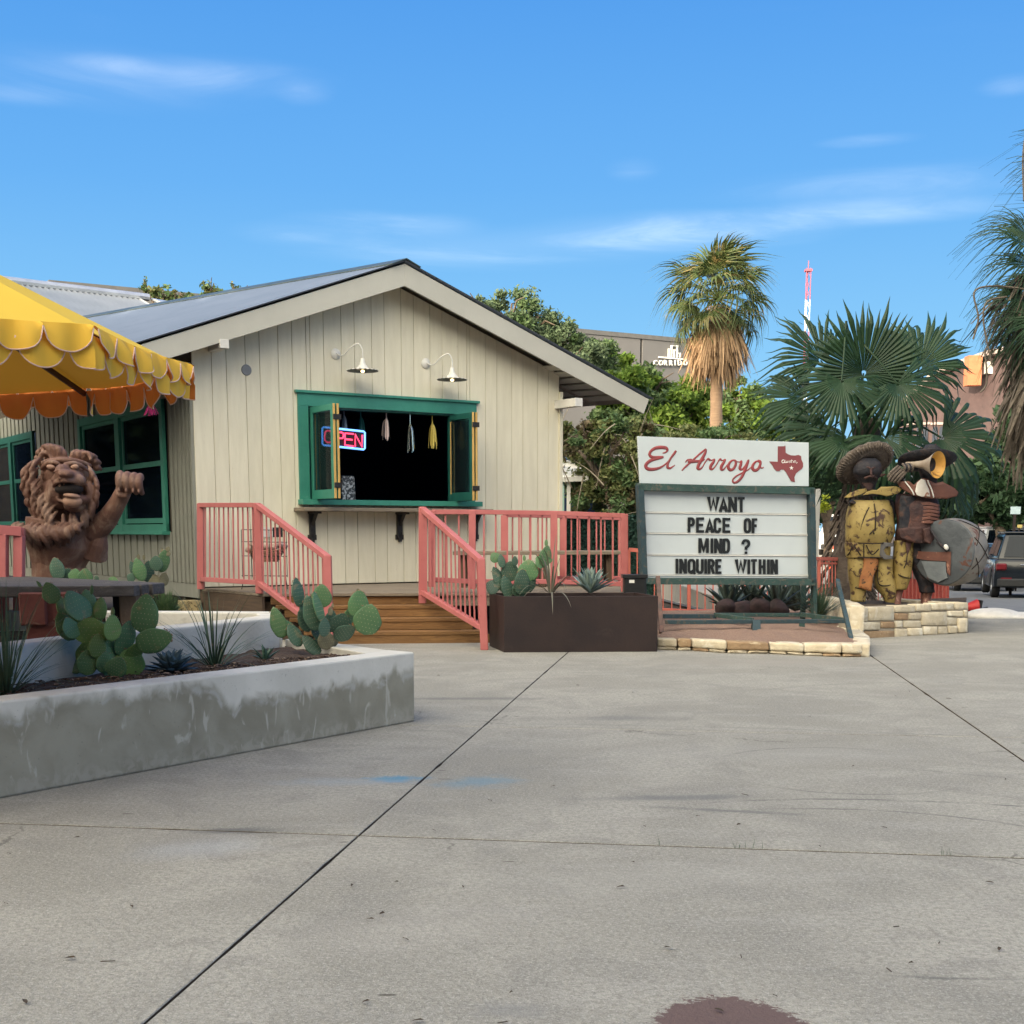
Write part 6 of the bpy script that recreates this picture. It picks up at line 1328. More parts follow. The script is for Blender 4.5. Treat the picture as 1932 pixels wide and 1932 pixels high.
pads(c1, [(880, 880, 125, 150, -3, .05, 10, 0), (1280, 960, 130, 150, 22, .05, 30, 0), (740, 960, 90, 120, -42, .08, 30, 1), (1090, 920, 48, 210, 2, -.03, 70, 1), (900, 650, 165, 135, 0, -.05, 5, 0), (1240, 720, 62, 190, 18, .02, 60, 1), (650, 610, 80, 150, -30, .0, 30, 1),
          (1110, 620, 58, 130, 4, -.1, 55, 0), (1430, 480, 128, 200, 8, 0, 5, 1), (1520, 745, 115, 190, 74, -.05, 10, 1), (760, 400, 85, 165, -32, -.02, 50, 1), (870, 350, 62, 110, -12, .05, 30, 1), (990, 430, 58, 115, 8, .02, 20, 0), (650, 450, 62, 160, -28, .1, 40, 0),
          (500, 275, 82, 110, -22, 0, 10, 1), (960, 800, 70, 120, 5, -.12, 30, 0), (1030, 960, 60, 110, 12, -.1, 40, 1), (820, 560, 80, 130, -14, .12, 30, 0), (720, 740, 80, 140, -34, .14, 35, 1), (1010, 700, 70, 140, 10, .12, 40, 1), (940, 520, 60, 110, 4, .14, 20, 0), (1180, 860, 70, 150, 12, .12, 50, 0), (860, 960, 90, 130, 8, -.12, 20, 1), (1150, 1010, 90, 110, 30, -.14, 15, 1), (700, 620, 50, 110, -20, -.1, 60, 1), (1330, 860, 60, 140, 40, .05, 40, 0), (385, 190, 16, 40, -35, 0, 0, 1), (905, 245, 18, 48, 5, 0, 0, 1), (1112, 460, 20, 45, 5, -.1, 0, 1)], zA, 7.86, [M_padl, M_pad], k1, 1)
def zB(x, y): return (497.4 + x * .14712, 1065.9 + y * .14712)
c2 = thing('prickly_pear', 'prickly pear with round bluish pads at the right end of the front planter', 'cactus', tuple(P(610, 1233, 9.3)))
k2 = .14712 * 9.3 / 2530
pads(c2, [(800, 960, 95, 130, -5, 0, 30, 2), (890, 980, 60, 110, 35, .05, 40, 2), (610, 1030, 75, 160, -42, 0, 35, 0), (1040, 870, 95, 150, 62, 0, 30, 0), (990, 760, 135, 150, 18, .06, 20, 0), (400, 900, 75, 160, -28, 0, 40, 0), (185, 740, 95, 205, -16, 0, 15, 1), (620, 620, 105, 230, -14, -.02, 20, 0), (700, 850, 70, 170, -25, .05, 50, 0),
          (440, 350, 62, 190, -8, 0, 45, 0), (540, 560, 60, 190, -18, .05, 60, 0), (745, 400, 122, 150, 5, .08, 5, 1), (700, 540, 45, 210, -14, -.06, 75, 1), (1215, 500, 122, 180, 6, .05, 15, 1), (1335, 700, 168, 200, 14, -.04, 5, 1), (520, 720, 70, 150, -24, .12, 30, 0), (860, 720, 80, 150, 8, .1, 40, 0), (330, 820, 60, 130, -30, .08, 50, 1), (1090, 660, 70, 120, 20, .1, 40, 1), (780, 800, 60, 120, 4, -.1, 50, 0), (855, 590, 30, 60, 0, 0, 20, 2), (885, 520, 16, 30, 10, 0, 0, 2), (1210, 330, 26, 26, 0, .05, 0, 2)], zB, 9.3, [M_padb, M_pad, M_woodyp], k2, 2)
def zC(x, y): return (781.7 + x * .2207, 888.3 + y * .2207)
c3_ = thing('prickly_pear', 'dark prickly pear growing at the left end of the dark steel planter', 'cactus', tuple(P(970, 1120, 14.5)))
k3 = .2207 * 14.5 / 2530
pads(c3_, [(790, 990, 48, 100, -14, 0, 30, 0), (900, 1010, 60, 70, 10, 0, 20, 0), (730, 930, 50, 120, -28, .05, 30, 0), (820, 860, 72, 85, 0, .05, 10, 0), (975, 850, 84, 92, 4, 0, 5, 1), (920, 950, 62, 110, 2, -.05, 20, 0), (995, 965, 42, 78, 22, .02, 30, 0), (1072, 780, 36, 55, -20, 0, 30, 1), (1122, 728, 50, 92, 12, 0, 20, 1), (690, 740, 42, 45, -30, 0, 10, 1), (670, 990, 62, 60, -60, 0, 20, 0), (860, 770, 26, 40, 0, 0, 20, 0), (745, 770, 30, 60, -10, 0, 20, 0), (1128, 615, 14, 30, 0, 0, 0, 1), (940, 745, 12, 26, 0, 0, 0, 1), (1165, 770, 12, 24, 40, 0, 0, 1)], zC, 14.5, [M_padb, M_pad], k3, 3)
def zD(x, y): return (x * .1839, 817.2 + y * .1839)
c4 = thing('prickly_pear', 'small prickly pear with a knobbly grey trunk against the side wall right of the lion', 'cactus', tuple(P(290, 1125, 12.5)))
k4 = .1839 * 12.5 / 2530
pads(c4, [(1595, 1560, 75, 110, 0, 0, 0, 2), (1680, 1500, 45, 70, 10, 0, 20, 2), (1430, 1400, 62, 120, -14, 0, 15, 1), (1520, 1420, 50, 110, 5, .05, 40, 0), (1602, 1335, 64, 78, 0, -.05, 5, 0), (1675, 1310, 58, 120, 16, 0, 20, 1), (1345, 1480, 50, 45, -60, 0, 10, 0), (1380, 1400, 40, 90, -25, .06, 30, 0), (1420, 1268, 18, 26, 0, 0, 0, 2), (1475, 1275, 14, 26, 0, 0, 0, 2), (1662, 1200, 14, 22, 0, 0, 0, 2), (1722, 1190, 22, 26, 30, 0, 0, 2), (1730, 1240, 20, 24, 50, 0, 0, 2)], zD, 12.5, [M_padb, M_pad, M_woodyp], k4, 4)
c5 = thing('prickly_pear', 'row of dull cactus pads just showing behind the wooden bench in front of the lion', 'cactus', tuple(P(130, 1110, 10.4)))
pads(c5, [(585, 1390, 68, 115, -10, 0, 15, 0), (690, 1450, 55, 70, 30, .05, 30, 0), (770, 1460, 62, 70, 10, 0, 10, 1), (875, 1465, 66, 75, 5, 0, 20, 1), (990, 1490, 26, 32, 0, 0, 0, 0), (1165, 1510, 50, 40, 20, 0, 0, 1)], zD, 10.4, [M_padb, M_pad], .1839 * 10.4 / 2530, 5)
# ------------------------------------------------------------------ grasses and agaves
def blade(mb, b, d, L, w, droop, r_, n=7):
    p = V(b); d = V(d).normalized(); ax = d.cross(V((0, 0, 1))).normalized() * w; k = len(mb.v)
    for i in range(n + 1):
        t = i / n; ww = (1 - t ** 2.2) * (.6 + .4 * min(1, t * 4)) + .03; mb.v += [tuple(p - ax * ww), tuple(p + ax * ww)]
        d = (d + V((0, 0, -droop * (t + .15)))).normalized(); p = p + d * L / n
    for j in range(n): mb.f.append((k + 2 * j, k + 2 * j + 1, k + 2 * j + 3, k + 2 * j + 2)); mb.mi.append(mb.cur)
M_gr = pm('grass_blade', (.050, .095, .060), (.075, .115, .065), 3, .5, 0, c3=(.18, .15, .10), s3=14, lo3=.62, hi3=.7, trans=.1)
def clump(name, label, base, n, L, w, droop, seed, spread=1.0, mat=M_gr, cat='plant'):
    r_ = random.Random(seed); th = thing(name, label, cat, tuple(base)); mb = MB()
    for i in range(n):
        a = r_.uniform(0, 6.283); e = R_(r_.uniform(28, 88)) if r_.random() < .8 else R_(r_.uniform(10, 40)); d = V((math.cos(a) * math.cos(e) * spread, math.sin(a) * math.cos(e) * spread, math.sin(e)))
        blade(mb, V(base) + V((math.cos(a), math.sin(a), 0)) * .03, d, L * r_.uniform(.6, 1.1), w, droop * r_.uniform(.5, 1.5), r_)
    mb.build('leaves', mat, th); return th
clump('grass_clump', 'wispy spiky grass clump cut off by the left edge of the front planter', P(12, 1312, 7.0), 130, .62, .0045, .17, 1)
clump('grass_clump', 'spiky arching grass clump in the middle of the front planter', P(405, 1262, 8.55), 85, .62, .0050, .20, 2)
clump('grass_clump', 'dark tuft of grass at the foot of the trailer frame right of the sign', P(1545, 1165, 16.6), 200, .55, .006, .12, 3)
clump('rosemary', 'feathery grey-green rosemary bush under the side wall beside the deck', P(312, 1165, 12.4), 420, .26, .006, .05, 4, mat=L_grey, cat='shrub')
def agave(name, label, base, n, L, w, mat, seed, elo=5, ehi=80, th_=.012):
    r_ = random.Random(seed); t = thing(name, label, 'agave', tuple(base))
    for i in range(n):
        q = i / n; a = i * 2.39996 + r_.uniform(-.2, .2); e = R_(ehi - (ehi - elo) * q + r_.uniform(-8, 8)); d = V((math.cos(a) * math.cos(e), math.sin(a) * math.cos(e), math.sin(e))); Ls = L * r_.uniform(.8, 1.1) * (.75 + .25 * q)
        ax = d.cross(V((0, 0, 1))).normalized(); up = ax.cross(d).normalized(); mb = MB(); m = 6; k = 0
        for j in range(m + 1):
            u = j / m; ww = w * (math.sin(math.pi * min(1, .18 + u * .82)) ** .8) * (1 if u < .98 else .1); p = V(base) + d * Ls * u - up * (.06 * L * u * u) ; mb.v += [tuple(p - ax * ww + up * ww * .35), tuple(p), tuple(p + ax * ww + up * ww * .35), tuple(p - up * th_ * (1 - u))]
        for j in range(m):
            b = j * 4
            for (x, y) in ((0, 1), (1, 2), (2, 3), (3, 0)): mb.f.append((b + x, b + y, b + 4 + y, b + 4 + x)); mb.mi.append(0)
        mb.build('leaf', mat, t, True)
    return t
M_agb = pm('agave_blue', (.055, .095, .12), (.08, .125, .15), 6, .5, .05, 20); M_ags = pm('agave_silver', (.14, .20, .18), (.20, .26, .23), 6, .5, .05, 20)
agave('blue_agave', 'blue-grey agave rosette to the right of the large left cactus', P(325, 1268, 8.15), 40, .20, .036, M_agb, 1, 5, 80, .016)
agave('small_agave', 'small dark agave between the arching grass and the right cactus', P(500, 1246, 9.0), 11, .15, .016, M_padb, 2, 15, 75)
agave('silver_agave', 'silvery upright agave near the right end of the dark steel planter', P(1113, 1118, 14.5), 30, .36, .036, M_ags, 3, 25, 88)
clump('strap_plant', 'strappy plant with arching leaves spilling over the front of the dark steel planter', P(1040, 1118, 14.3), 22, .62, .011, .40, 5, mat=pm('strap_leaf', (.13, .11, .085), (.09, .10, .07), 6, .6, 0))
# dark agave thicket under the sign
for i, (u, Y) in enumerate(((1375, 17.6), (1420, 17.9), (1465, 17.5), (1500, 18.0))):
    agave('large_agave', ['leftmost of the dark agaves crowded in shade below the letter sign', 'second dark agave from the left under the letter sign', 'third dark agave from the left under the letter sign', 'rightmost dark agave below the letter sign'][i], P(u, 1152, Y), 22, .62, .055, pm('agave_dark', (.05, .075, .062), (.075, .10, .085), 6, .5, .05, 20), 10 + i, 18, 85)
# round boulder-like trunks in the shade
mb = MB(); r_ = random.Random(8)
for u in (1372, 1400, 1432, 1466): mb.ell(P(u, 1150, 17.3) , (.17, .15, .13), None, 14, 10)
o = mb.build('lava_rocks', pm('dark_rock', (.075, .045, .045), (.04, .03, .03), 9, .95, .8, 14), None, True, loc=tuple(P(1415, 1158, 17.3))); wrinkle(o.data, .05, 6); tag(o, 'dark reddish rocks heaped at the foot of the agaves under the sign', 'rocks', kind='stuff')
# ------------------------------------------------------------------ wooden bench
bn_ = thing('wooden_table', 'heavy weathered plank table on red-brown posts in front of the lion', 'table', tuple(P(100, 1195, 8.9)))
M_bw = pm('grey_weathered_plank', (.11, .10, .098), (.055, .048, .048), 3.0, .75, .7, 30, stretch=(1, 7, 7), detail=9, dist=1, c3=(.19, .155, .12), s3=5, lo3=.58, hi3=.72)
t0, t1 = P(-140, 1108, 8.55), P(205, 1113, 8.95); t1b = P(253, 1107, 8.95); zt = P(60, 1103, 8.7).z; dv = (t1b - t0); dv.z = 0; dv.normalize(); nv = V((-dv.y, dv.x, 0))
zt = .93
fL, fR, bL, bR = G(-190, 1108, zt), G(252, 1104.5, zt), G(-190, 1076, zt), G(311, 1099.5, zt)
cutv = [0, .2, .36, .55, .76, 1.0]
for k in range(5):
    q0, q1 = cutv[k] + .006, cutv[k + 1] - .006; ex = [0, .01, -.012, .008, 0][k]; dR = (fR - fL).normalized() * ex
    mb = MB(); mb.prism([fL.lerp(bL, q0), fR.lerp(bR, q0) + dR, fR.lerp(bR, q1) + dR, fL.lerp(bL, q1)], (0, 0, -.075)); o = mb.build('plank', M_bw, bn_, bevel=.008, seg=2)
M_red2 = pm('red_brown_post', (.115, .032, .028), (.17, .055, .045), 5, .8, .3, 30, c3=(.22, .13, .10), s3=8, lo3=.6, hi3=.75); M_tan = pm('tan_post', (.22, .165, .12), (.17, .125, .095), 5, .85, .3, 30)
def legb(u, w, mat, z1, z0, Y, nm='leg', d_=.35):
    c = P(u, 1100, Y); bx(nm, mat, bn_, V((c.x, c.y + d_ / 2, (z1 + z0) / 2)), (w, d_, z1 - z0), None, .01)
legb(92, .34, M_red2, zt - .04, .30, 8.75); legb(58, .18, M_red2, zt - .04, zt - .26, 8.72, 'corbel'); legb(148, .13, M_tan, zt - .1, .30, 8.78); legb(240, .13, M_tan, zt - .05, .40, 9.0); legb(224, .10, pm('black_stain', (.02, .018, .02), None, 5, .8, .2), zt - .06, .40, 9.1)
# ------------------------------------------------------------------ carved wooden lion
KL = .1839 * 11.5 / 2530
def LP(x, y, d=0.0): return P(x * .1839, 817.2 + y * .1839, 11.5) + V((0, -d, 0))
lion = thing('lion_statue', 'carved brown wooden lion statue with open mouth and raised fist behind the bench', 'statue', tuple(LP(600, 1600)))
lb_ = MB(); k_ = KL
def LE(x, y, rx, ry, d=0, rd=None, rot=0, n=14, m=10): lb_.ell(LP(x, y, d), (rx * k_, (rd or (rx + ry) / 2) * k_, ry * k_), Matrix.Rotation(R_(rot), 3, 'Y'), n, m)
def LT(pts, r, flat=1.0, n=8): lb_.tube(catmull([LP(*p) for p in pts], 4), [x * k_ for x in (lambda R: [R[min(int(i / 4), len(R) - 2)] + (R[min(int(i / 4), len(R) - 2) + 1] - R[min(int(i / 4), len(R) - 2)]) * (i / 4 - min(int(i / 4), len(R) - 2)) for i in range(4 * (len(R) - 1) + 1)])(r)], n)
LT([(640, 900, 0), (620, 1150, 0), (600, 1350, 0), (590, 1700, 0)], [360, 360, 270, 240], n=20)
LE(850, 1080, 190, 160, .02); LE(600, 720, 280, 400, -.06, 300); LE(710, 540, 300, 300, .0, 300)
LE(730, 430, 240, 170, .16, 200); LE(690, 600, 160, 180, .20, 160); LE(835, 465, 140, 82, .32, 200); LE(862, 440, 80, 46, .47, 80); LE(800, 400, 70, 60, .38, 120); LE(835, 452, 20, 14, .52, 20); LE(890, 452, 20, 14, .52, 20)
LE(770, 500, 95, 70, .36, 90); LE(930, 500, 90, 65, .36, 90); LE(900, 690, 130, 62, .30, 140); LE(870, 760, 110, 55, .26, 120); LE(640, 640, 60, 170, .26, 90, 15); LE(1010, 640, 60, 150, .18, 90, -12)
LT([(540, 390, .28), (590, 345, .31), (660, 318, .34), (760, 335, .36)], [14, 26, 28, 16]); LT([(800, 340, .36), (880, 330, .33), (940, 350, .28), (980, 400, .2)], [16, 26, 26, 12])
LT([(520, 320, .2), (640, 300, .28), (780, 295, .30), (900, 305, .24), (980, 340, .12)], [24, 28, 28, 26, 18]); LE(665, 372, 48, 30, .33, 30); LE(890, 372, 44, 28, .31, 30)
LT([(700, 560, .36), (760, 520, .44), (850, 505, .48), (930, 512, .42), (1000, 545, .30)], [18, 24, 24, 24, 14]); LT([(690, 660, .26), (760, 700, .36), (880, 712, .40), (980, 680, .30)], [14, 20, 22, 14])
for i in range(4): LT([(740 + i * 6, 420 + i * 28, .46 - .01 * i), (820, 408 + i * 26, .50), (900 - i * 4, 420 + i * 26, .44)], [8, 13, 8])
for (x, y, s) in ((525, 270, 1), (935, 270, .85)):
    LT([(x - 50 * s, y + 90, .10), (x - 62 * s, y + 10, .14), (x - 20 * s, y - 55, .15), (x + 50 * s, y - 40, .16), (x + 78 * s, y + 20, .18)], [18, 24, 26, 24, 16]); LE(x, y + 20, 44 * s, 50, .08, 30)
rl = random.Random(21)
# mane: long S-curved locks swept up on the crown and down the cheeks, in layers
for (x0, y0, x1, y1, x2, y2, d) in ((560, 290, 500, 190, 430, 170, .1), (600, 280, 560, 160, 470, 140, .14), (650, 275, 620, 160, 520, 125, .15), (690, 280, 680, 180, 600, 130, .16), (725, 290, 720, 210, 650, 140, .14), (800, 290, 820, 220, 850, 180, .15), (840, 290, 870, 220, 900, 185, .14), (880, 290, 930, 220, 970, 215, .12), (920, 290, 980, 240, 1020, 250, .1), (960, 320, 1010, 290, 1045, 310, .06), (990, 370, 1020, 350, 1040, 380, .03), (470, 250, 420, 200, 395, 240, .05), (450, 300, 400, 260, 390, 320, .04)):
    LT([(x0, y0, d), (x1, y1, d + .02), (x2, y2, d - .04)], [34, 32, 12])
face_edge = catmull([V(p) for p in ((515, 300, 0), (490, 400, 0), (505, 520, 0), (560, 640, 0), (620, 740, 0), (690, 830, 0))], 4)
for layer, (dd, push, n_, r0) in enumerate(((.265, 0, 11, 27), (.175, 85, 10, 29), (.075, 165, 10, 30), (-.05, 225, 9, 30))):
    for i in range(n_):
        q = i / (n_ - 1); f_ = face_edge[min(len(face_edge) - 1, int(q * (len(face_edge) - 1)))]; x = f_.x - push * (1.05 - .25 * q) + rl.uniform(-8, 8); y = f_.y + push * .25 + rl.uniform(-8, 8); L = 150 + 90 * q + rl.uniform(-20, 30); bow = 42 * (1 if (i + layer) % 2 else .7)
        LT([(x + 18, y - 34, dd + .01), (x - bow * .5, y + L * .12, dd + .06), (x - bow, y + L * .42, dd + .07), (x - bow * .55 + 20 * q, y + L * .72, dd + .035), (x - bow * .9 + 38 * q, y + L, dd - .005)], [12, r0 * .85, r0 * .8, r0 * .62, 6], n=7)
right_edge = catmull([V(p) for p in ((1000, 380, 0), (1060, 470, 0), (1075, 580, 0), (1045, 700, 0), (985, 800, 0), (890, 850, 0), (780, 860, 0))], 3)
for i in range(13):
    q = i / 12; f_ = right_edge[min(len(right_edge) - 1, int(q * (len(right_edge) - 1)))]; L = 130 + 70 * q; LT([(f_.x - 25, f_.y - 30, .17 + .1 * q), (f_.x + 14 - 20 * q, f_.y + L * .3, .20 + .1 * q), (f_.x - 4, f_.y + L * .65, .18 + .1 * q), (f_.x - 26 + 20 * q, f_.y + L, .12 + .1 * q)], [12, 30, 25, 6], n=7)
for i, (x, a, L) in enumerate(((330, 0, 130), (375, -10, 190), (425, 20, 240), (475, 30, 270), (525, 15, 265), (575, 30, 270), (625, 20, 255), (675, 30, 250), (725, 0, 240), (775, -10, 240), (825, -30, 225), (875, -40, 200), (925, -50, 160), (975, -40, 120))):
    y = 915 + 10 * (i % 3); LT([(x, y, .30), (x - 26 + a * .3, y + L * .3, .365), (x + 10 + a, y + L * .62, .36), (x + a * 1.5, y + L, .27)], [14, 33, 29, 6], n=7)
# arm and fist
LT([(960, 1020, .05), (1120, 900, .10), (1250, 740, .16), (1340, 600, .20)], [135, 112, 88, 80], n=14); LT([(960, 1250, 0), (1020, 1120, .05), (1060, 1020, .06)], [150, 110, 60], n=12)
LE(1400, 520, 120, 92, .20, 95)
for i, x in enumerate((1335, 1408, 1476, 1535)):
    t = i * 9; LT([(x - 20, 450 + t, .20), (x, 432 + t, .29), (x + 8, 480 + t, .35), (x + 12, 560 + t * .7, .34), (x + 16, 622 + t * .3, .27)], [30, 38, 39, 37, 24], n=10); LE(x + 15, 600 + t * .4, 17, 20, .375, 8)
LT([(1300, 560, .22), (1330, 640, .30), (1420, 655, .32)], [34, 34, 26])
M_lion = pm('carved_wood', (.175, .088, .062), (.095, .046, .034), 3.2, .62, .5, 30, detail=9, dist=.8, stretch=(1, 1, .6), c3=(.26, .17, .125), s3=5, lo3=.5, hi3=.68)
lo_ = lb_.build('body', M_lion, lion, True)
rmsh = lo_.modifiers.new('r', 'REMESH'); rmsh.mode = 'VOXEL'; rmsh.voxel_size = .0075; rmsh.use_smooth_shade = True
smo = lo_.modifiers.new('s', 'SMOOTH'); smo.factor = .2; smo.iterations = 1
me2 = bpy.data.meshes.new_from_object(lo_.evaluated_get(bpy.context.evaluated_depsgraph_get())); lo_.modifiers.clear(); lo_.data = me2
me2.polygons.foreach_set('use_smooth', [True] * len(me2.polygons))
mb = MB(); mb.ell(LP(855, 590, .37), (142 * k_, .09, 66 * k_), None, 16, 10); mb.build('mouth', pm('mouth_shade', (.012, .008, .008), None, 5, .9, 0), lion, True)  # dark ellipsoid stands in for the shade inside the open mouth
mb = MB(); mb.ell(LP(895, 655, .40), (85 * k_, .07, 30 * k_), Matrix.Rotation(R_(8), 3, 'Y'), 14, 8); mb.ell(LP(895, 712, .385), (100 * k_, .06, 62 * k_), None, 14, 8); mb.build('tongue', pm('pale_carved_wood', (.34, .20, .14), (.26, .15, .11), 6, .6, .3, 40), lion, True)
mb = MB(); [mb.ell(LP(x, y, d), (44 * k_, 20 * k_, 24 * k_), Matrix.Rotation(R_(r), 3, 'Y'), 12, 8) for x, y, d, r in ((672, 368, .365, 6), (900, 366, .345, -6))]; mb.build('eyes', MC['pale_carved_wood'], lion, True)
mb = MB(); [mb.ell(LP(x, 560, .43), (14 * k_, 14 * k_, 26 * k_), None, 8, 6) for x in (790, 830)]; mb.build('teeth', MC['pale_carved_wood'], lion, True)
# ------------------------------------------------------------------ yellow umbrella
umb = thing('umbrella', 'large yellow umbrella with scalloped orange valance at the left edge', 'umbrella', (-3.35, 6.6, 0))
C0 = V((-3.35, 6.6, 0)); Rr = 1.72; zr = 2.145; zp = 2.95
a_N = R_(-26.6)
cor = [C0 + V((Rr * math.cos(a_N + i * math.pi / 4), Rr * math.sin(a_N + i * math.pi / 4), zr)) for i in range(8)]
def fabric(name, c, c2, t):
    if name in MC: return MC[name]
    m, nt, N, L, b = new_mat(name); MC[name] = m
    tcx = N.new('ShaderNodeNewGeometry'); nz = N.new('ShaderNodeTexNoise'); nz.inputs['Scale'].default_value = 3; nz.inputs['Detail'].default_value = 5; L.new(tcx.outputs['Position'], nz.inputs[0])
    mxx = N.new('ShaderNodeMix'); mxx.data_type = 'RGBA'; L.new(nz.outputs[0], mxx.inputs[0]); mxx.inputs[6].default_value = (*c, 1); mxx.inputs[7].default_value = (*c2, 1); L.new(mxx.outputs[2], b.inputs['Base Color']); b.inputs['Roughness'].default_value = .85
    bp = N.new('ShaderNodeBump'); bp.inputs['Strength'].default_value = .12; bp.inputs['Distance'].default_value = .01; n2 = N.new('ShaderNodeTexNoise'); n2.inputs['Scale'].default_value = 9; L.new(tcx.outputs['Position'], n2.inputs[0]); L.new(n2.outputs[0], bp.inputs['Height']); L.new(bp.outputs[0], b.inputs['Normal'])
    tr = N.new('ShaderNodeBsdfTranslucent'); tr.inputs[0].default_value = (c[0] * .9, c[1] * .62, c[2] * .4, 1); ms = N.new('ShaderNodeMixShader'); ms.inputs[0].default_value = t; L.new(b.outputs[0], ms.inputs[1]); L.new(tr.outputs[0], ms.inputs[2]); L.new(ms.outputs[0], N['Material Output'].inputs[0]); return m
def twoside(m, under):
    "backface colour paints in the shade and orange glow under the cloth"
    nt = m.node_tree; N, L = nt.nodes, nt.links; b = N['Principled BSDF']; src = b.inputs['Base Color'].links[0].from_socket; g = N.new('ShaderNodeNewGeometry'); x = N.new('ShaderNodeMix'); x.data_type = 'RGBA'
    L.new(g.outputs['Backfacing'], x.inputs[0]); L.new(src, x.inputs[6]); x.inputs[7].default_value = (*under, 1); L.new(x.outputs[2], b.inputs['Base Color']); return m
F_top = twoside(fabric('yellow_canvas', (.76, .52, .055), (.68, .46, .045), .14), (.50, .26, .04)); F_val = twoside(fabric('golden_canvas', (.80, .44, .045), (.76, .50, .055), .10), (.62, .20, .045))  # underside oranges hold the shade and the light seeping through the cloth
M_pipe = pm('pink_white_piping', (.70, .48, .40), None, 20, .8, 0)
pk = C0 + V((0, 0, zp)); mb = MB(); n = 14
for i in range(8):
    a, b = cor[i], cor[(i + 1) % 8]; base = len(mb.v)
    for r in range(n + 1):
        t = r / n
        for c in range(n + 1):
            e = a.lerp(b, c / n); p = pk.lerp(e, .10 + .90 * t); s = math.sin(math.pi * c / n) * t
            p = p - V((0, 0, .035 * s * math.sin(math.pi * min(1, t * .9)) + .02 * s)); p.z += .010 * noise.noise(p * 4) * s; mb.v.append(tuple(p))
    for r in range(n):
        for c in range(n): q = base + r * (n + 1) + c; mb.f.append((q, q + n + 1, q + n + 2, q + 1)); mb.mi.append(0)
mb.build('canopy', F_top, umb, True)
mb = MB()
for i in range(8):
    a, b = cor[i], cor[(i + 1) % 8]; p0_, p1_ = pk.lerp(a, .24) + V((0, 0, .05)), pk.lerp(b, .24) + V((0, 0, .05)); mb.add([pk + V((0, 0, .07)), p0_, p1_], [(0, 1, 2)])
mb.build('vent_cap', F_top, umb); 
def valance(lift, drop, cnt, off, mat, nm, outw):
    for i in range(8):
        a, b = cor[i], cor[(i + 1) % 8]; ctr = (a + b) / 2 - V((C0.x, C0.y, zr)); ctr.z = 0; ctr.normalize(); L = (b - a).length
        mb = MB(); pip = MB(); K = 14; base_z = lift
        for s in range(cnt + (1 if off else 0)):
            x0, x1 = (s - off) / cnt, (s + 1 - off) / cnt; x0c, x1c = max(0, x0), min(1, x1)
            if x1c - x0c < .02: continue
            k = len(mb.v); pts = []
            for j in range(K + 1):
                q = x0 + (x1 - x0) * j / K
                if q < -1e-6 or q > 1 + 1e-6: continue
                u = (j / K) * 2 - 1; dz = drop * (max(0, 1 - abs(u) ** 2.6)) ** .55; wob = .018 * math.sin(q * 31 + i * 2 + cnt) + .012 * math.sin(q * 57 + i)
                sag = -.02 * math.sin(math.pi * q); top = a.lerp(b, q) + V((0, 0, base_z + sag)); bot = top + V((0, 0, -dz - .02)) + ctr * (outw + wob * (dz / drop)); mb.v += [tuple(top + ctr * .004), tuple((top + bot) / 2 + ctr * (.012 + wob * .4)), tuple(bot)]; pts.append(bot)
            m = len(pts)
            for j in range(m - 1):
                for r in range(2): q = k + 3 * j + r; mb.f.append((q, q + 1, q + 4, q + 3)); mb.mi.append(0)
            if m > 2: pip.tube(pts, .0034, 5)
        if mb.f: o = mb.build(nm, mat, umb, True); pip.build('piping', M_pipe, o, True)
valance(.028, .10, 6, 0, F_val, 'valance', .035); valance(-.015, .125, 6, .5, F_val, 'valance', .012); 
for i in range(8): br('rib', pm('dark_rib', (.05, .022, .015), None, 6, .5, 0), umb, pk - V((0, 0, .12)), cor[i] - V((0, 0, .035)), .022, .03)
mb = MB(); mb.tube([C0 + V((0, 0, 0)), C0 + V((0, 0, zp))], .025, 12); mb.build('pole', M_woodg, umb, True); mb = MB(); mb.lathe([(0, .12), (.28, .12), (.30, .02), (.3, 0)], C0, None, 20); mb.build('base', M_iron, umb, True)

# leaf litter and twigs blown over the plaza, and tufts of grass in the joint
lt = MB(); r_ = random.Random(31)
for i in range(70):
    u, v = r_.uniform(-50, 1980), 1250 + 680 * r_.random() ** 1.3
    if v < 1540 and u < 800: continue
    c = G(u, v, .006); a = r_.uniform(0, 3.14); M = Matrix.Rotation(a, 3, 'Z') @ Matrix.Rotation(r_.uniform(-.25, .25), 3, 'X'); s_ = r_.uniform(.004, .010)
    if r_.random() < .3: lt.box(c, (r_.uniform(.015, .05), .0025, .0025), M)
    else:
        k = len(lt.v); lt.v += [tuple(c + M @ V(q)) for q in ((-2 * s_, 0, .001), (-.6 * s_, s_ * .7, .005), (1.0 * s_, s_ * .5, .007), (2 * s_, 0, .002), (.8 * s_, -s_ * .6, .004), (-.8 * s_, -s_ * .6, .004))]; lt.f.append(tuple(k + j for j in range(6))); lt.mi.append(0)
o = lt.build('leaf_litter', pm('dry_leaf', (.07, .045, .03), (.035, .028, .02), 30, .9, 0), None, loc=tuple(G(1000, 1500))); tag(o, 'dry leaves and twigs scattered over the concrete plaza', 'leaves', kind='stuff')
tf = MB(); a_, b2 = G(0, 1553), G(1932, 1619)
for q, n_ in ((.745, 9), (.76, 5), (.67, 3), (.93, 8), (.55, 2)):
    for k in range(n_): blade(tf, a_.lerp(b2, q + r_.uniform(-.006, .006)), V((r_.uniform(-.5, .5), r_.uniform(-.3, .3), 1)), r_.uniform(.02, .06), .0012, .08, r_)
o = tf.build('joint_grass', M_gr, None, loc=tuple(a_.lerp(b2, .75))); tag(o, 'tiny tufts of grass sprouting from the long cross joint', 'grass', kind='stuff')
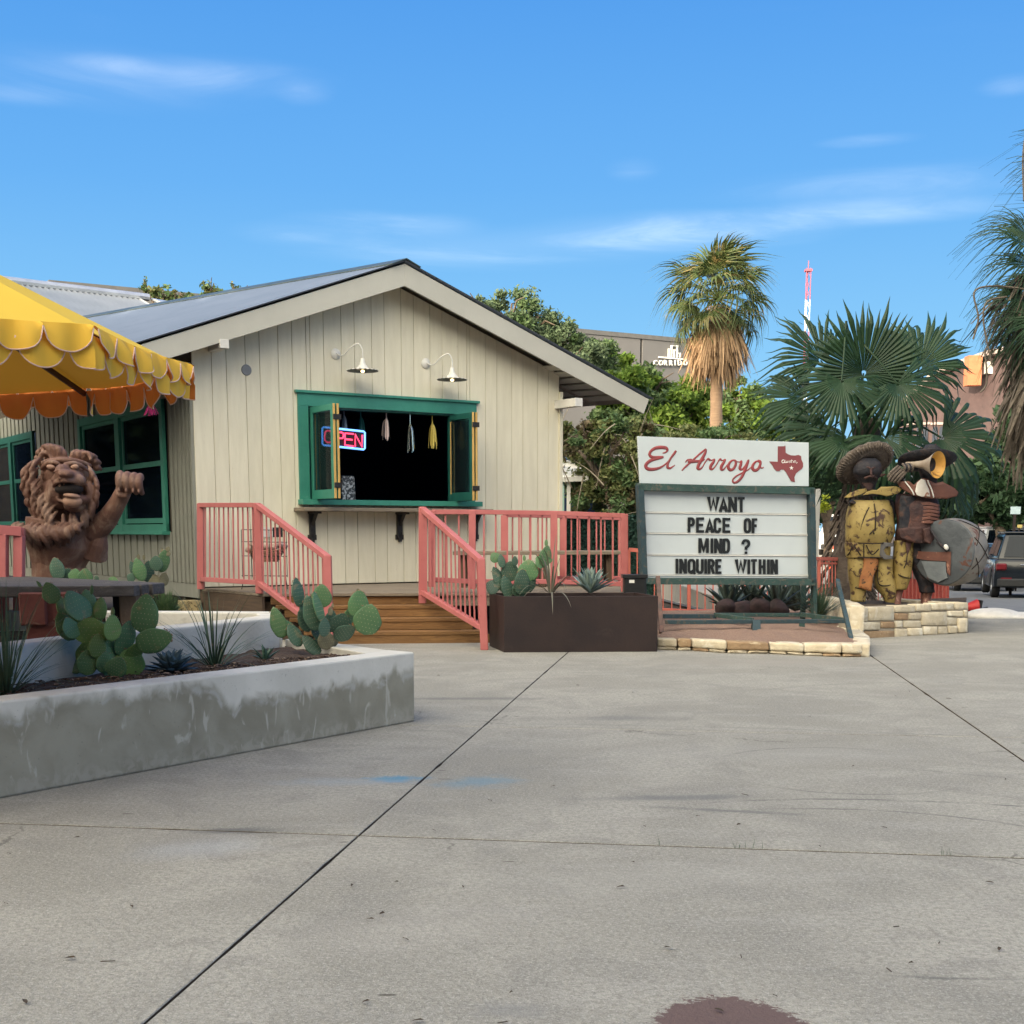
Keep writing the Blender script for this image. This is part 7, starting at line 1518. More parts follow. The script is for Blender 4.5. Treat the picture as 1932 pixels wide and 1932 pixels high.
# ------------------------------------------------------------------ the two metal musicians
YS = 17.25; KS_ = .1729 * YS / 2530
def Z(x, y, d=0.0): return P(1577.5 + x * .1729, 831.4 + y * .1729, YS) + V((0, -d, 0))
M_ym = pm('rusty_yellow_metal', (.31, .235, .08), (.22, .155, .05), 4.5, .55, .3, 20, metal=.1, c3=(.055, .028, .018), s3=9, lo3=.54, hi3=.60, dist=.4)
M_or = pm('orange_rust_metal', (.36, .15, .05), (.26, .10, .04), 9, .6, .3, 20, c3=(.06, .035, .02), s3=16, lo3=.56, hi3=.60)
M_bm = pm('dark_brown_metal', (.035, .020, .022), (.075, .035, .03), 7, .65, .8, 20, metal=.3, c3=(.14, .055, .04), s3=7, lo3=.58, hi3=.7)
M_nm = pm('blue_black_metal', (.010, .012, .020), (.028, .024, .028), 9, .72, .9, 22, metal=.15, c3=(.06, .032, .026), s3=9, lo3=.56, hi3=.68)
M_rm = pm('red_brown_metal', (.14, .058, .042), (.095, .04, .032), 5, .5, .3, 14, metal=.2, c3=(.30, .16, .12), s3=9, lo3=.62, hi3=.68)
M_st = pm('straw_metal', (.12, .095, .078), (.07, .055, .048), 14, .8, .8, 35, c3=(.24, .20, .165), s3=22, lo3=.58, hi3=.66)
M_gm = pm('grey_drum_metal', (.085, .095, .108), (.05, .058, .07), 2.5, .45, .3, 14, metal=.35, c3=(.10, .045, .035), s3=3.2, lo3=.60, hi3=.63)
M_gl = pm('pale_drum_shell', (.27, .245, .22), (.16, .15, .14), 3, .55, .3, 12, metal=.2, c3=(.13, .05, .035), s3=4.5, lo3=.59, hi3=.62)
M_seam = pm('dark_weld', (.02, .012, .01), None, 10, .8, .2)
def body(th, name, mat, rings, n=22, amp=.006, closed=True, seed=0):
    "rings: (x, y, rx, depth radius, d); shell through elliptical sections"
    mb = MB(); cp = []
    m = 5; R_s = []
    for i in range(len(rings) - 1):
        p0, p1, p2, p3 = rings[max(i - 1, 0)], rings[i], rings[i + 1], rings[min(i + 2, len(rings) - 1)]
        for k in range(m):
            t = k / m; R_s.append(tuple(.5 * ((2 * b) + (-a + c) * t + (2 * a - 5 * b + 4 * c - e) * t * t + (-a + 3 * b - 3 * c + e) * t ** 3) for a, b, c, e in zip(p0, p1, p2, p3)))
    R_s.append(tuple(rings[-1])); vs = []
    for (x, y, rx, rd, d) in R_s:
        c = Z(x, y, d)
        for j in range(n):
            q = 2 * math.pi * j / n; sq = 2 / 2.5; p = c + V((math.copysign(abs(math.cos(q)) ** sq, math.cos(q)) * rx * KS_, math.copysign(abs(math.sin(q)) ** sq, math.sin(q)) * rd * KS_, 0))
            p += noise.noise_vector(p * 5 + V((seed, 0, 0))) * amp; vs.append(p)
    k = len(R_s); mb.add(vs, [(i * n + j, (i + 1) * n + j, (i + 1) * n + (j + 1) % n, i * n + (j + 1) % n) for i in range(k - 1) for j in range(n)])
    if closed: mb.f += [tuple(range(n)), tuple((k - 1) * n + j for j in range(n))[::-1]]; mb.mi += [0, 0]
    return mb.build(name, mat, th, True)
def plate(th, name, mat, pts, d, curve=.06, t=.008, amp=.006):
    "bent sheet-metal plate traced as an outline, bulging towards the viewer"
    bm = bmesh.new(); vs = [bm.verts.new((x, y, 0)) for x, y in pts]; f = bm.faces.new(vs); bmesh.ops.triangulate(bm, faces=bm.faces); bmesh.ops.subdivide_edges(bm, edges=bm.edges[:], cuts=5, use_grid_fill=True)
    cx = sum(p[0] for p in pts) / len(pts); wx_ = max(abs(p[0] - cx) for p in pts); o0 = OFF[th.name]
    for v in bm.verts:
        x, y = v.co.x, v.co.y; p = Z(x, y, d + curve * (1 - ((x - cx) / wx_) ** 2)); v.co = p + noise.noise_vector(p * 7) * amp - o0
    me = bpy.data.meshes.new(name); bm.to_mesh(me); bm.free(); me.materials.append(mat); me.polygons.foreach_set('use_smooth', [True] * len(me.polygons))
    o = link(name, me, th, o0); s = o.modifiers.new('s', 'SOLIDIFY'); s.thickness = t; s.offset = 0
    return o
def seam(th, pts, d=.012, r=.008, nm='seam'): mb = MB(); mb.tube(catmull([Z(x, y, d + (q[0] if q else 0)) for x, y, *q in pts], 4), r, 5); return mb.build(nm, M_seam, th, True)
s1 = thing('musician_statue', 'rusty yellow sheet-metal musician statue in a wide straw sombrero', 'statue', tuple(Z(380, 1790)))
body(s1, 'torso', M_ym, [(370, 650, 210, 110, 0), (365, 760, 245, 150, 0), (365, 900, 262, 175, 0), (368, 1010, 268, 175, 0), (350, 1115, 250, 150, 0)], 26, .012)
body(s1, 'belt', M_ym, [(345, 1112, 250, 155, 0), (345, 1180, 248, 155, 0), (345, 1275, 238, 145, 0)], 24, .008)
for pts in ([(110, 1112, -.02), (230, 1118, .18), (345, 1122, .20), (460, 1118, .18), (590, 1110, -.02)], [(105, 1262, -.02), (230, 1270, .17), (345, 1272, .18), (460, 1274, .17), (585, 1275, -.02)], [(320, 730, .16), (265, 830, .185), (225, 975, .17)], [(378, 690, .15), (385, 800, .19), (375, 985, .21)], [(560, 820, .08), (605, 900, .03), (628, 970, -.03)], [(150, 1130, .12), (130, 1200, .12), (110, 1250, .06)], [(160, 1140, .13), (230, 1250, .17)], [(262, 1125, .17), (262, 1270, .17)], [(285, 1140, .18), (345, 1240, .19), (420, 1180, .18)], [(320, 1020, .2), (350, 990, .21), (365, 1020, .21)], [(135, 960, .1), (165, 1000, .12)]): seam(s1, pts)
body(s1, 'leg', M_ym, [(275, 1265, 160, 120, 0), (262, 1420, 135, 115, .02), (238, 1600, 90, 95, .02), (232, 1752, 78, 90, .03)], 20, .012, seed=3)
body(s1, 'leg', M_ym, [(520, 1268, 90, 110, 0), (515, 1400, 100, 110, .0), (530, 1580, 108, 100, .02), (565, 1700, 66, 85, .03), (572, 1765, 52, 70, .03)], 20, .012, seed=5)
plate(s1, 'patch', M_or, [(262, 1278), (440, 1292), (432, 1360), (365, 1480), (345, 1640), (215, 1600), (240, 1450), (258, 1380)], .12, .05)
for pts in ([(442, 1290, .1), (430, 1400, .08), (440, 1560, .11), (540, 1575, .13), (620, 1550, .06)], [(520, 1630, .12), (560, 1660, .12), (625, 1695, .04)], [(180, 1600, .11), (240, 1610, .12), (320, 1620, .06)]): seam(s1, pts)
body(s1, 'foot', M_nm, [(240, 1740, 70, 80, .02), (235, 1790, 80, 130, .06)], 16, .006); body(s1, 'foot', M_nm, [(560, 1750, 45, 60, .02), (580, 1795, 75, 120, .06)], 16, .006)
plate(s1, 'shoulder_cape', M_ym, [(62, 622), (120, 572), (200, 540), (318, 522), (350, 545), (300, 560), (240, 590), (90, 632)], .12, .05); plate(s1, 'shoulder_cape', M_ym, [(300, 560), (352, 545), (400, 545), (440, 508), (600, 502), (682, 528), (640, 580), (500, 612), (420, 592), (350, 585), (250, 600)], .15, .06)
body(s1, 'arm', M_nm, [(560, 640, 60, 60, -.05), (620, 720, 45, 50, -.06), (600, 900, 40, 45, -.05)], 14); body(s1, 'arm', M_nm, [(260, 640, 90, 60, .0), (150, 690, 55, 55, .05), (85, 670, 40, 40, .1)], 14); seam(s1, [(80, 650, .14), (100, 690, .16), (80, 725, .14)], r=.012, nm='cuff')
body(s1, 'head', M_nm, [(340, 200, 70, 70, .06), (328, 255, 130, 120, .10), (318, 350, 150, 130, .10), (330, 430, 110, 105, .06), (345, 520, 70, 70, .05), (350, 600, 80, 70, .03)], 22, .012)
for pts, rr_ in (([(240, 318, .20), (285, 300, .24), (330, 318, .25)], .014), ([(330, 318, .25), (370, 300, .24), (410, 320, .20)], .014), ([(262, 418, .22), (310, 398, .27), (325, 405, .275), (345, 398, .27), (400, 425, .2)], .016), ([(325, 320, .25), (318, 360, .28), (322, 388, .28)], .016)): mb = MB(); mb.tube(catmull([Z(*p) for p in pts], 4), rr_, 7); mb.build('face_ridge', M_bm, s1, True)
mb = MB(); mb.ell(Z(300, 360, .20), (.020, .03, .03), None, 10, 6); mb.build('nose', M_bm, s1, True); plate(s1, 'beard', M_bm, [(290, 420), (360, 410), (385, 470), (350, 560), (300, 540), (255, 470)], .12, .04); plate(s1, 'cheek', M_bm, [(360, 360), (520, 370), (470, 400), (380, 410)], .14, .02)
MHat = Matrix((V((.93, .12, .30)).normalized(), V((0, 0, 0)), V((0, 0, 0))))
def disc(th, name, mat, c, rx, ry, tilt, pitch, prof, n=44, rip=.0, fl=None):
    "hat brim: radial profile (r, h) lathed, then tilted; returns the part"
    M = Matrix.Rotation(R_(tilt), 3, 'Y') @ Matrix.Rotation(R_(pitch), 3, 'X'); mb = MB(); k = len(prof); vs = []
    for i, (r, h) in enumerate(prof):
        for j in range(n): q = 2 * math.pi * j / n; w = rip * math.sin(q * 17) * (r > .8) ; vs.append(V(c) + M @ V((r * rx * math.cos(q) * (1 + w), r * ry * math.sin(q) * (1 + w), h + w * .3)))
    mb.add(vs, [(i * n + j, i * n + (j + 1) % n, (i + 1) * n + (j + 1) % n, (i + 1) * n + j) for i in range(k - 1) for j in range(n)]); return mb.build(name, mat, th, True)
hc_ = Z(330, 262, -.04)
disc(s1, 'hat', M_st, hc_, 325 * KS_, 280 * KS_, -20, -44, [(0.0, .16), (.2, .16), (.34, .10), (.38, .0), (.42, -.01), (.8, .0), (1.0, .055), (1.02, .03), (.8, -.03), (.42, -.035), (.34, .0), (.3, .08), (0, .12)], rip=.015)
sp_ = MB(); M_ = Matrix.Rotation(R_(-20), 3, 'Y') @ Matrix.Rotation(R_(-44), 3, 'X')
for j in range(54):
    q = 2 * math.pi * j / 54; a = hc_ + M_ @ V((325 * KS_ * math.cos(q) * .80, 280 * KS_ * math.sin(q) * .80, -.035)); b = hc_ + M_ @ V((325 * KS_ * math.cos(q) * 1.02, 280 * KS_ * math.sin(q) * 1.02, .02)); sp_.tube([a, (a + b) / 2 - V((0, .012, 0)), b], [.008, .011, .006], 5)
sp_.build('brim_fringe', M_st, s1, True)
pk2 = plate(s1, 'buckle', pm('grey_steel_plate', (.10, .095, .095), None, 6, .6, .2), [(445, 1130), (470, 1112), (585, 1112), (590, 1150), (500, 1158), (478, 1195), (500, 1240), (585, 1262), (580, 1290), (480, 1290), (435, 1250), (428, 1180)], .15, .03, .014)
s2 = thing('musician_statue', 'dark metal musician statue in a wide black hat, blowing a trumpet and carrying a drum', 'statue', tuple(Z(850, 1790)))
body(s2, 'torso', M_bm, [(880, 590, 210, 110, .0), (880, 700, 235, 150, .02), (880, 850, 225, 160, .02), (850, 1000, 205, 160, .02), (800, 1100, 150, 120, .0)], 26, .022, seed=8)
plate(s2, 'vest', M_nm, [(660, 600), (820, 610), (850, 700), (800, 860), (770, 1000), (650, 1010), (640, 850), (640, 720)], .14, .05, amp=.012); 
for k in range(6): plate(s2, 'wrap', M_rm, [(850 - k * 8, 690 + k * 38), (960, 672 + k * 40), (1085, 700 + k * 38), (1070, 728 + k * 36), (960, 706 + k * 40), (845 - k * 8, 712 + k * 38)], .17, .045, .006, .01)
plate(s2, 'sash', M_bm, [(640, 960), (900, 930), (990, 990), (960, 1120), (880, 1080), (860, 1115), (740, 1100), (660, 1060)], .17, .05, amp=.012); plate(s2, 'coat_tail', M_bm, [(880, 960), (960, 940), (1010, 1060), (950, 1130), (890, 1090)], .24, .04, amp=.012)
plate(s2, 'shoulder_cape', M_rm, [(612, 462), (740, 444), (790, 490), (830, 440), (885, 418), (950, 438), (1020, 470), (1100, 450), (1240, 530), (1282, 570), (1262, 612), (1150, 640), (900, 636), (790, 604), (690, 540)], .17, .07, amp=.012)
plate(s2, 'white_patch', pm('chipped_white_metal', (.58, .56, .53), (.46, .42, .38), 5, .5, .2, 20, c3=(.20, .08, .05), s3=9, lo3=.55, hi3=.62), [(800, 560), (815, 470), (860, 425), (905, 440), (945, 540), (960, 615), (870, 620), (820, 600)], .245, .01)
for pts in ([(700, 450, .2), (760, 540, .24), (790, 600, .24)], [(930, 440, .25), (975, 540, .25), (1000, 625, .24)]): mb = MB(); mb.tube(catmull([Z(*p) for p in pts], 4), .009, 5); mb.build('trim', M_white, s2, True)
body(s2, 'leg', M_ym, [(740, 1090, 108, 105, 0), (730, 1250, 110, 105, .0), (715, 1450, 100, 100, .0), (692, 1625, 74, 80, .0)], 20, .012, seed=11); plate(s2, 'tear', M_bm, [(718, 1105), (790, 1100), (765, 1180), (735, 1260), (722, 1180)], .155, .01)
for pts in ([(735, 1250, .15), (725, 1330, .15), (700, 1390, .15)], [(625, 1430, .0), (690, 1480, .13), (790, 1500, .06)]): seam(s2, pts)
body(s2, 'shin', M_rm, [(690, 1600, 52, 55, .0), (665, 1700, 48, 50, .0), (640, 1790, 55, 90, .03)], 14, .006)
body(s2, 'leg', M_nm, [(860, 1090, 90, 100, -.02), (900, 1300, 92, 100, -.02), (965, 1500, 88, 90, -.02), (1000, 1660, 80, 85, -.02)], 18, .014); body(s2, 'shin', M_rm, [(1000, 1640, 68, 70, -.02), (990, 1720, 52, 55, -.02), (985, 1790, 60, 80, .0)], 16, .012)
body(s2, 'head', M_nm, [(1000, 215, 60, 60, .0), (1000, 280, 105, 105, .03), (1005, 360, 105, 105, .04), (1010, 440, 80, 80, .03), (1010, 500, 80, 70, .0)], 20, .01)
disc(s2, 'hat', M_nm, Z(990, 245, .02), 312 * KS_, 280 * KS_, 2, -20, [(0.0, .10), (.2, .10), (.28, .07), (.33, .02), (.4, .0), (.8, .015), (1.0, .06), (1.01, .045), (.8, -.01), (.4, -.02), (.3, .02), (0, .1)]); disc(s2, 'hat_crown', M_nm, Z(1060, 150, -.1), .12, .12, 12, 0, [(1.0, 0), (.95, .06), (.8, .11), (.4, .13), (0, .13)], 24)
plate(s2, 'feather', M_bm, [(1075, 180), (1060, 80), (1098, 30), (1112, 40), (1090, 110), (1085, 180)], -.06, .01)
body(s2, 'arm', M_nm, [(690, 470, 55, 55, .05), (640, 420, 60, 50, .12), (600, 330, 50, 50, .14)], 14)
for i, (x0, y0, x1, y1, x2, y2) in enumerate(((520, 440, 560, 370, 640, 300), (545, 455, 585, 390, 665, 320), (575, 462, 615, 405, 690, 335), (610, 465, 645, 415, 705, 350), (510, 405, 545, 345, 620, 285))): mb = MB(); mb.tube(catmull([Z(x0, y0, .22), Z(x1, y1, .26), Z(x2, y2, .24)], 4), .018, 7); mb.build('finger', M_st, s2, True)
for i in range(5): mb = MB(); mb.tube(catmull([Z(670 + i * 22, 262, .22), Z(682 + i * 22, 300, .27), Z(676 + i * 22, 350, .24)], 4), .015, 7); mb.build('finger', M_nm if i % 2 else M_st, s2, True)
body(s2, 'hand', M_nm, [(1040, 1080, 35, 30, .20), (1080, 1150, 45, 30, .36), (1110, 1190, 35, 25, .40)], 12); mb = MB(); mb.ell(Z(1075, 1158, .46), (.028, .02, .04), Matrix.Rotation(-.5, 3, 'Y')); mb.build('knob', M_white, s2, True); mb = MB(); mb.tube(catmull([Z(960, 960, .26), Z(1000, 1060, .34), Z(1040, 1150, .42), Z(1090, 1200, .43)], 4), .016, 6); mb.build('drumstick', M_nm, s2, True)
# trumpet
tr = thing('trumpet', 'orange-yellow trumpet bell held to the mouth of the dark statue', 'trumpet', tuple(Z(970, 290, .5)))
ax = (V((.62, -.78, -.05))).normalized(); MT = frame(ax, (0, 0, 1)); MTz = Matrix((MT.col[1], MT.col[2], MT.col[0])).transposed(); bc = Z(972, 283, .50)
mb = MB(); mb.lathe([(.17, 0), (.165, -.012), (.10, -.10), (.055, -.20), (.035, -.34), (.03, -.46)], bc, MTz, 32); mb.build('bell', pm('brass_grey', (.30, .25, .20), (.22, .17, .13), 8, .5, .2, 20), tr, True)
mb = MB(); mb.lathe([(.168, .002), (.15, -.012), (.115, -.045), (.085, -.085)], bc, MTz, 32); mb.build('bell_lining', pm('chipped_orange', (.62, .34, .07), (.50, .25, .05), 6, .5, .2, 20, c3=(.16, .07, .03), s3=9, lo3=.6, hi3=.64), tr, True)
mb = MB(); mb.lathe([(.088, -.082), (.05, -.14), (0, -.16)], bc, MTz, 24); mb.build('throat', M_nm, tr, True)
# drum
dr = thing('bass_drum', 'big dented grey metal drum carried at the side of the dark statue', 'drum', tuple(Z(1150, 1570, .3)))
axd = V((-.74, -.67, .02)).normalized(); MD = frame(axd, (0, 0, 1)); MDz = Matrix((MD.col[1], MD.col[2], MD.col[0])).transposed(); dc = Z(1088, 1212, .34); RDm = 352 * KS_; LD = .36
def dn(me):
    for v in me.vertices: v.co += noise.noise_vector(v.co * 4) * .012
mb = MB(); mb.lathe([(RDm, -LD), (RDm * 1.03, -LD * .8), (RDm * 1.045, -LD * .5), (RDm * 1.03, -LD * .2), (RDm, 0)], dc, MDz, 48); o = mb.build('shell', M_gl, dr, True); dn(o.data)
mb = MB(); mb.lathe([(RDm * 1.005, -.004), (RDm * 1.01, .008), (RDm * .97, .012), (RDm * .6, .02), (0, .026)], dc, MDz, 48); o = mb.build('drum_head', M_gm, dr, True); dn(o.data)
mb = MB(); mb.lathe([(0, -LD - .02), (RDm * .6, -LD - .015), (RDm, -LD)], dc, MDz, 40); mb.build('drum_head', M_gm, dr, True)
def onhead(x, z): return dc + MD.col[1] * x * RDm + MD.col[2] * z * RDm + axd * .03
for nm, mt_, pts in (('patch', M_rm, [(-.95, .02), (-.2, .0), (.28, .02), (.30, -.72), (.18, -.62), (.14, -.28), (-.5, -.26), (-.95, -.2)]), ('patch', pm('light_grey_patch', (.16, .18, .195), (.11, .125, .14), 4, .5, .3, 15, metal=.3), [(-.72, -.28), (.12, -.30), (.15, -.6), (.22, -.78), (-.1, -.93), (-.45, -.80)])):
    s_ = 1 if MD.col[1].x > 0 else -1
    mb = MB(); q = [onhead(x * s_, z) + axd * (.002 if nm == 'x' else .004) for x, z in pts]; mb.prism(q, axd * .006); mb.build(nm, mt_, dr, bevel=.002)
def onsh(a, l): return dc - axd * l + (MD.col[1] * math.cos(a) + MD.col[2] * math.sin(a)) * RDm * 1.05
sgn_ = 1 if (MD.col[1]).x > 0 else -1
for (a0, l0, a1, l1) in ((1.2, .02, .55, .34), (.95, .34, .2, .02), (.45, .02, -.2, .34), (.25, .34, -.5, .02), (-.15, .02, -.8, .34)):
    pts = [];
    for j in range(9): t = j / 8; a = a0 + (a1 - a0) * t; a = a if sgn_ > 0 else math.pi - a; pts.append(onsh(a, l0 + (l1 - l0) * t))
    mb = MB(); mb.tube(pts, .006, 5); mb.build('lacing', M_seam, dr, True)
# ------------------------------------------------------------------ cones
M_cone = pm('cone_orange', (.78, .10, .04), None, 8, .5, .05); M_conew = pm('cone_white', (.8, .8, .8), None, 8, .4, 0)
def cone(base, h, label, M=None):
    th = thing('traffic_cone', label, 'traffic cone', tuple(base), 'orange traffic cones'); M = M or Matrix.Identity(3); r = h * .19
    f = lambda t: r * (1 - t * .86)
    for (t0, t1, m_) in ((.04, .38, M_cone), (.38, .58, M_conew), (.58, .72, M_cone), (.72, .84, M_conew), (.84, 1.0, M_cone)):
        mb = MB(); mb.lathe([(f(t0), t0 * h), (f(t1), t1 * h)] + ([(0, h * 1.001)] if t1 == 1 else []), base, M, 18); mb.build('cone_body' if m_ is M_cone else 'reflective_band', m_, th, True)
    mb = MB(); mb.box(V(base) + M @ V((0, 0, h * .025)), (r * 2.5, r * 2.5, h * .05), M); mb.build('base', MC['black_plastic'], th)
b_ = P(1572, 1072, 40); b_.z = .10; cone(b_, .74, 'orange and white cone on the terrace left of the yellow statue')
cone(P(1643, 1137, 26.5), .40, 'small orange cone seen between the yellow statue\'s legs'); cone(P(1629, 1141, 25.5), .26, 'tiny orange cone tip at the foot of the yellow statue')
fb_ = G(1846, 1156); ct = thing('fallen_cone', 'crumpled red and white cone lying on its side right of the stone planter', 'traffic cone', tuple(fb_))
MR = Matrix.Rotation(R_(-82), 3, 'Y') @ Matrix.Rotation(R_(0), 3, 'X'); base = fb_ + V((.0, .05, .10)); MX = Matrix.Rotation(R_(-97), 3, 'Y')
M_cr = pm('cone_red', (.45, .02, .02), (.36, .02, .02), 8, .5, .1)
mb = MB(); mb.lathe([(.115, 0), (.085, .10), (.06, .19), (.05, .21)], base, MX, 18); o = mb.build('cone_body', M_cr, ct, True); wrinkle(o.data, .012, 12)
mb = MB(); mb.lathe([(.061, .185), (.048, .235), (.036, .275)], base, MX, 18); mb.build('reflective_band', M_conew, ct, True)
mb = MB(); mb.box(base + V((.05, 0, -.05)), (.22, .05, .035), Matrix.Rotation(-.25, 3, 'Y')); mb.box(base + V((.012, 0, -.0)), (.03, .24, .20), Matrix.Rotation(.15, 3, 'Y')); mb.build('base', MC['black_plastic'], ct)
# ------------------------------------------------------------------ parked cars
def carpaint(n, c): 
    m = pm(n, c, tuple(x * .9 for x in c), 4, .22, 0, metal=.1, spec=.35); m.node_tree.nodes['Principled BSDF'].inputs['Coat Weight'].default_value = .25; m.node_tree.nodes['Principled BSDF'].inputs['Coat Roughness'].default_value = .05; return m
M_tyre = pm('tyre', (.015, .015, .016), None, 10, .85, .1); M_rim = pm('alloy', (.42, .43, .45), (.3, .3, .32), 8, .35, 0, metal=.8); M_cg = glassm('car_glass', (.006, .010, .016), .95); M_cg.node_tree.nodes['Principled BSDF'].inputs['Specular IOR Level'].default_value = .2
M_tail = pm('tail_light', (.10, .008, .012), None, 8, .2, 0); M_plate = pm('number_plate', (.7, .72, .74), None, 8, .4, 0); M_chr = pm('chrome', (.75, .76, .78), None, 8, .15, 0, metal=1)
def car(loc, heading, label, paint, kind='suv', L=4.3, W=1.8, Hh=1.65):
    "x forward, y left; heading: world direction of the front"
    th = thing({'suv': 'parked_suv', 'sedan': 'parked_car', 'truck': 'pickup_truck'}[kind], label, {'truck': 'truck'}.get(kind, 'car'), tuple(loc), 'vehicles parked along the street')
    f = V((heading[0], heading[1], 0)).normalized(); l = V((-f.y, f.x, 0)); Mc = Matrix((f, l, V((0, 0, 1)))).transposed()
    def T(x, y, z): return V(loc) + Mc @ V((x, y, z))
    wr_ = .34 if kind != 'truck' else .40; xr, xf = -L * .31, L * .31; zb = .26; belt = Hh * .60
    prof = []
    def arch(cx): return [(cx + (wr_ + .06) * math.cos(a), wr_ + (wr_ + .06) * math.sin(a)) for a in [math.pi * k / 8 for k in range(0, 9)]]
    rear, front = -L / 2, L / 2
    pr = [(front - .05, .30), (xf + wr_ + .06, zb)] + arch(xf)[0:9] + [(xf - wr_ - .06, zb), (xr + wr_ + .06, zb)] + arch(xr) + [(xr - wr_ - .06, zb), (rear + .05, .32), (rear, .62), (rear + .04, belt * .92), (rear + .10, belt)]
    pr += {'suv': [(xf - .25, belt), (front - .25, belt * .86)], 'sedan': [(xf - .15, belt), (front - .25, belt * .80)], 'truck': [(xf - .15, belt), (front - .12, belt * .95)]}[kind] + [(front, belt * .62), (front, .45)]
    n = len(pr); mb = MB(); secs = [(-1.0, .0), (-.97, .35), (.97, .35), (1.0, 0)]
    vs = []
    for (yy, _) in ((-.5, 0), (-.44, 1), (.44, 1), (.5, 0)):
        for (x, z) in pr:
            inset = 0; k = 1 if abs(yy) > .45 else 0; zz_ = z - (.03 * (1 - 0) if False else 0); vs.append(T(x * (1 - .02 * k), yy * W * (1 - .04 * max(0, z - belt * .7)) * (1 if k else 1), z - (.035 if (k and z > belt * .8) else 0)))
    mb.add(vs, [(a * n + i, (a + 1) * n + i, (a + 1) * n + (i + 1) % n, a * n + (i + 1) % n) for a in range(3) for i in range(n)] + [tuple(range(n)), tuple(3 * n + i for i in range(n))[::-1]])
    bd = mb.build('body', paint, th); bm = bmesh.new(); bm.from_mesh(bd.data); bmesh.ops.recalc_face_normals(bm, faces=bm.faces); bm.to_mesh(bd.data); bm.free(); bev(bd.data, .02, 2, R_(25)); bd.data.polygons.foreach_set('use_smooth', [True] * len(bd.data.polygons)); 
    gh = {'suv': ((rear + .08, xf - .35), (rear + .38, xf - 1.05)), 'sedan': ((rear + .55, xf - .3), (rear + 1.15, xf - 1.0)), 'truck': ((rear + 2.0, xf - .1), (rear + 2.1, xf - .75))}[kind]
    (b0, b1), (t0, t1) = gh; wb, wt = W * .47, W * .37
    cs = [T(b0, -wb, belt - .03), T(b1, -wb, belt - .03), T(b1, wb, belt - .03), T(b0, wb, belt - .03), T(t0, -wt, Hh - .05), T(t1, -wt, Hh - .05), T(t1, wt, Hh - .05), T(t0, wt, Hh - .05)]
    mb = MB(); mb.add(cs, [(0, 1, 5, 4), (2, 3, 7, 6), (1, 2, 6, 5), (3, 0, 4, 7), (4, 5, 6, 7), (0, 3, 2, 1)]); g = mb.build('cabin', paint, th, bevel=.05, seg=3); g.data.polygons.foreach_set('use_smooth', [True] * len(g.data.polygons))
    mb = MB(); mb.prism([T(t0 - .03, -wt - .01, Hh - .05), T(t1 + .03, -wt - .01, Hh - .05), T(t1 + .03, wt + .01, Hh - .05), T(t0 - .03, wt + .01, Hh - .05)], (0, 0, .055)); mb.build('roof', paint, th, bevel=.022, seg=3)
    def quad(nm, a, b, c, d, mat, e=.012):
        nrm = (b - a).cross(d - a).normalized(); cc = (a + b + c + d) / 4
        if nrm.dot(cc - T(0, 0, Hh * .5)) < 0: nrm = -nrm
        mb = MB(); mb.prism([p + nrm * e for p in (a, b, c, d)], nrm * .008); mb.build(nm, mat, th, bevel=.003)
    def lp_(a, b, u, v, q):      # inset a face
        p = [a[0].lerp(a[1], u), a[0].lerp(a[1], v)]; t = [a[3].lerp(a[2], u), a[3].lerp(a[2], v)]; return (p[0].lerp(t[0], b), p[1].lerp(t[1], b), p[1].lerp(t[1], q), p[0].lerp(t[0], q))
    for (i0, i1, i2, i3, sp) in ((3, 2, 6, 7, ((.10, .42), (.45, .72), (.74, .90))), (0, 1, 5, 4, ((.10, .42), (.45, .72), (.74, .90)))):
        if kind == 'truck': sp = ((.08, .40), (.44, .86))
        for (u, v) in sp: quad('side_window', *lp_((cs[i0], cs[i1], cs[i2], cs[i3]), .12, u, v, .88), M_cg)
    quad('rear_window', *lp_((cs[3], cs[0], cs[4], cs[7]), .10, .08, .92, .90), M_cg); quad('windscreen', *lp_((cs[1], cs[2], cs[6], cs[5]), .08, .06, .94, .92), M_cg)
    for sx in (xr, xf):
        for sy in (-1, 1):
            c = T(sx, sy * (W / 2 - .10), wr_); Mw = Matrix((f, V((0, 0, 1)), l * -sy)).transposed(); Mw = Matrix((f, V((0, 0, 1)), l * sy)).transposed()
            mb = MB(); mb.lathe([(0, -.10), (wr_ * .9, -.10), (wr_, -.07), (wr_, .07), (wr_ * .9, .10), (wr_ * .66, .10), (wr_ * .64, .05)], c, Mw, 28); w = mb.build('wheel', M_tyre, th, True)
            mb = MB(); mb.lathe([(wr_ * .66, .085), (wr_ * .60, .07), (wr_ * .58, .03), (0, .02)], c, Mw, 24)
            for k in range(6): a = k * math.pi / 3; d = f * math.cos(a) + V((0, 0, math.sin(a))); mb.bar(c + l * sy * .06, c + l * sy * .06 + d * wr_ * .6, .045, .03, tuple(l))
            mb.build('rim', M_rim, w, True)
    for sy in (-1, 1):
        hz_ = belt * .80 if kind != 'truck' else belt * .75
        bx('tail_light', M_tail, th, T(rear + .05, sy * (W / 2 - .15), hz_), (.16, .26, .17), Mc, .03); bx('headlight', M_plate, th, T(front - .10, sy * (W / 2 - .22), belt * .66), (.16, .34, .16), Mc, .03)
        bx('reflector', M_tail, th, T(rear - .0, sy * (W / 2 - .28), .50), (.03, .26, .05), Mc, .005); bx('door_mirror', paint, th, T(b1 - .35, sy * (W / 2 + .08), belt + .06), (.12, .18, .14), Mc, .03)
        for xx in (xr + .75, xr + 1.55): bx('door_handle', M_chr, th, T(xx, sy * (W / 2 - .005), belt - .14), (.14, .03, .025), Mc, .005)
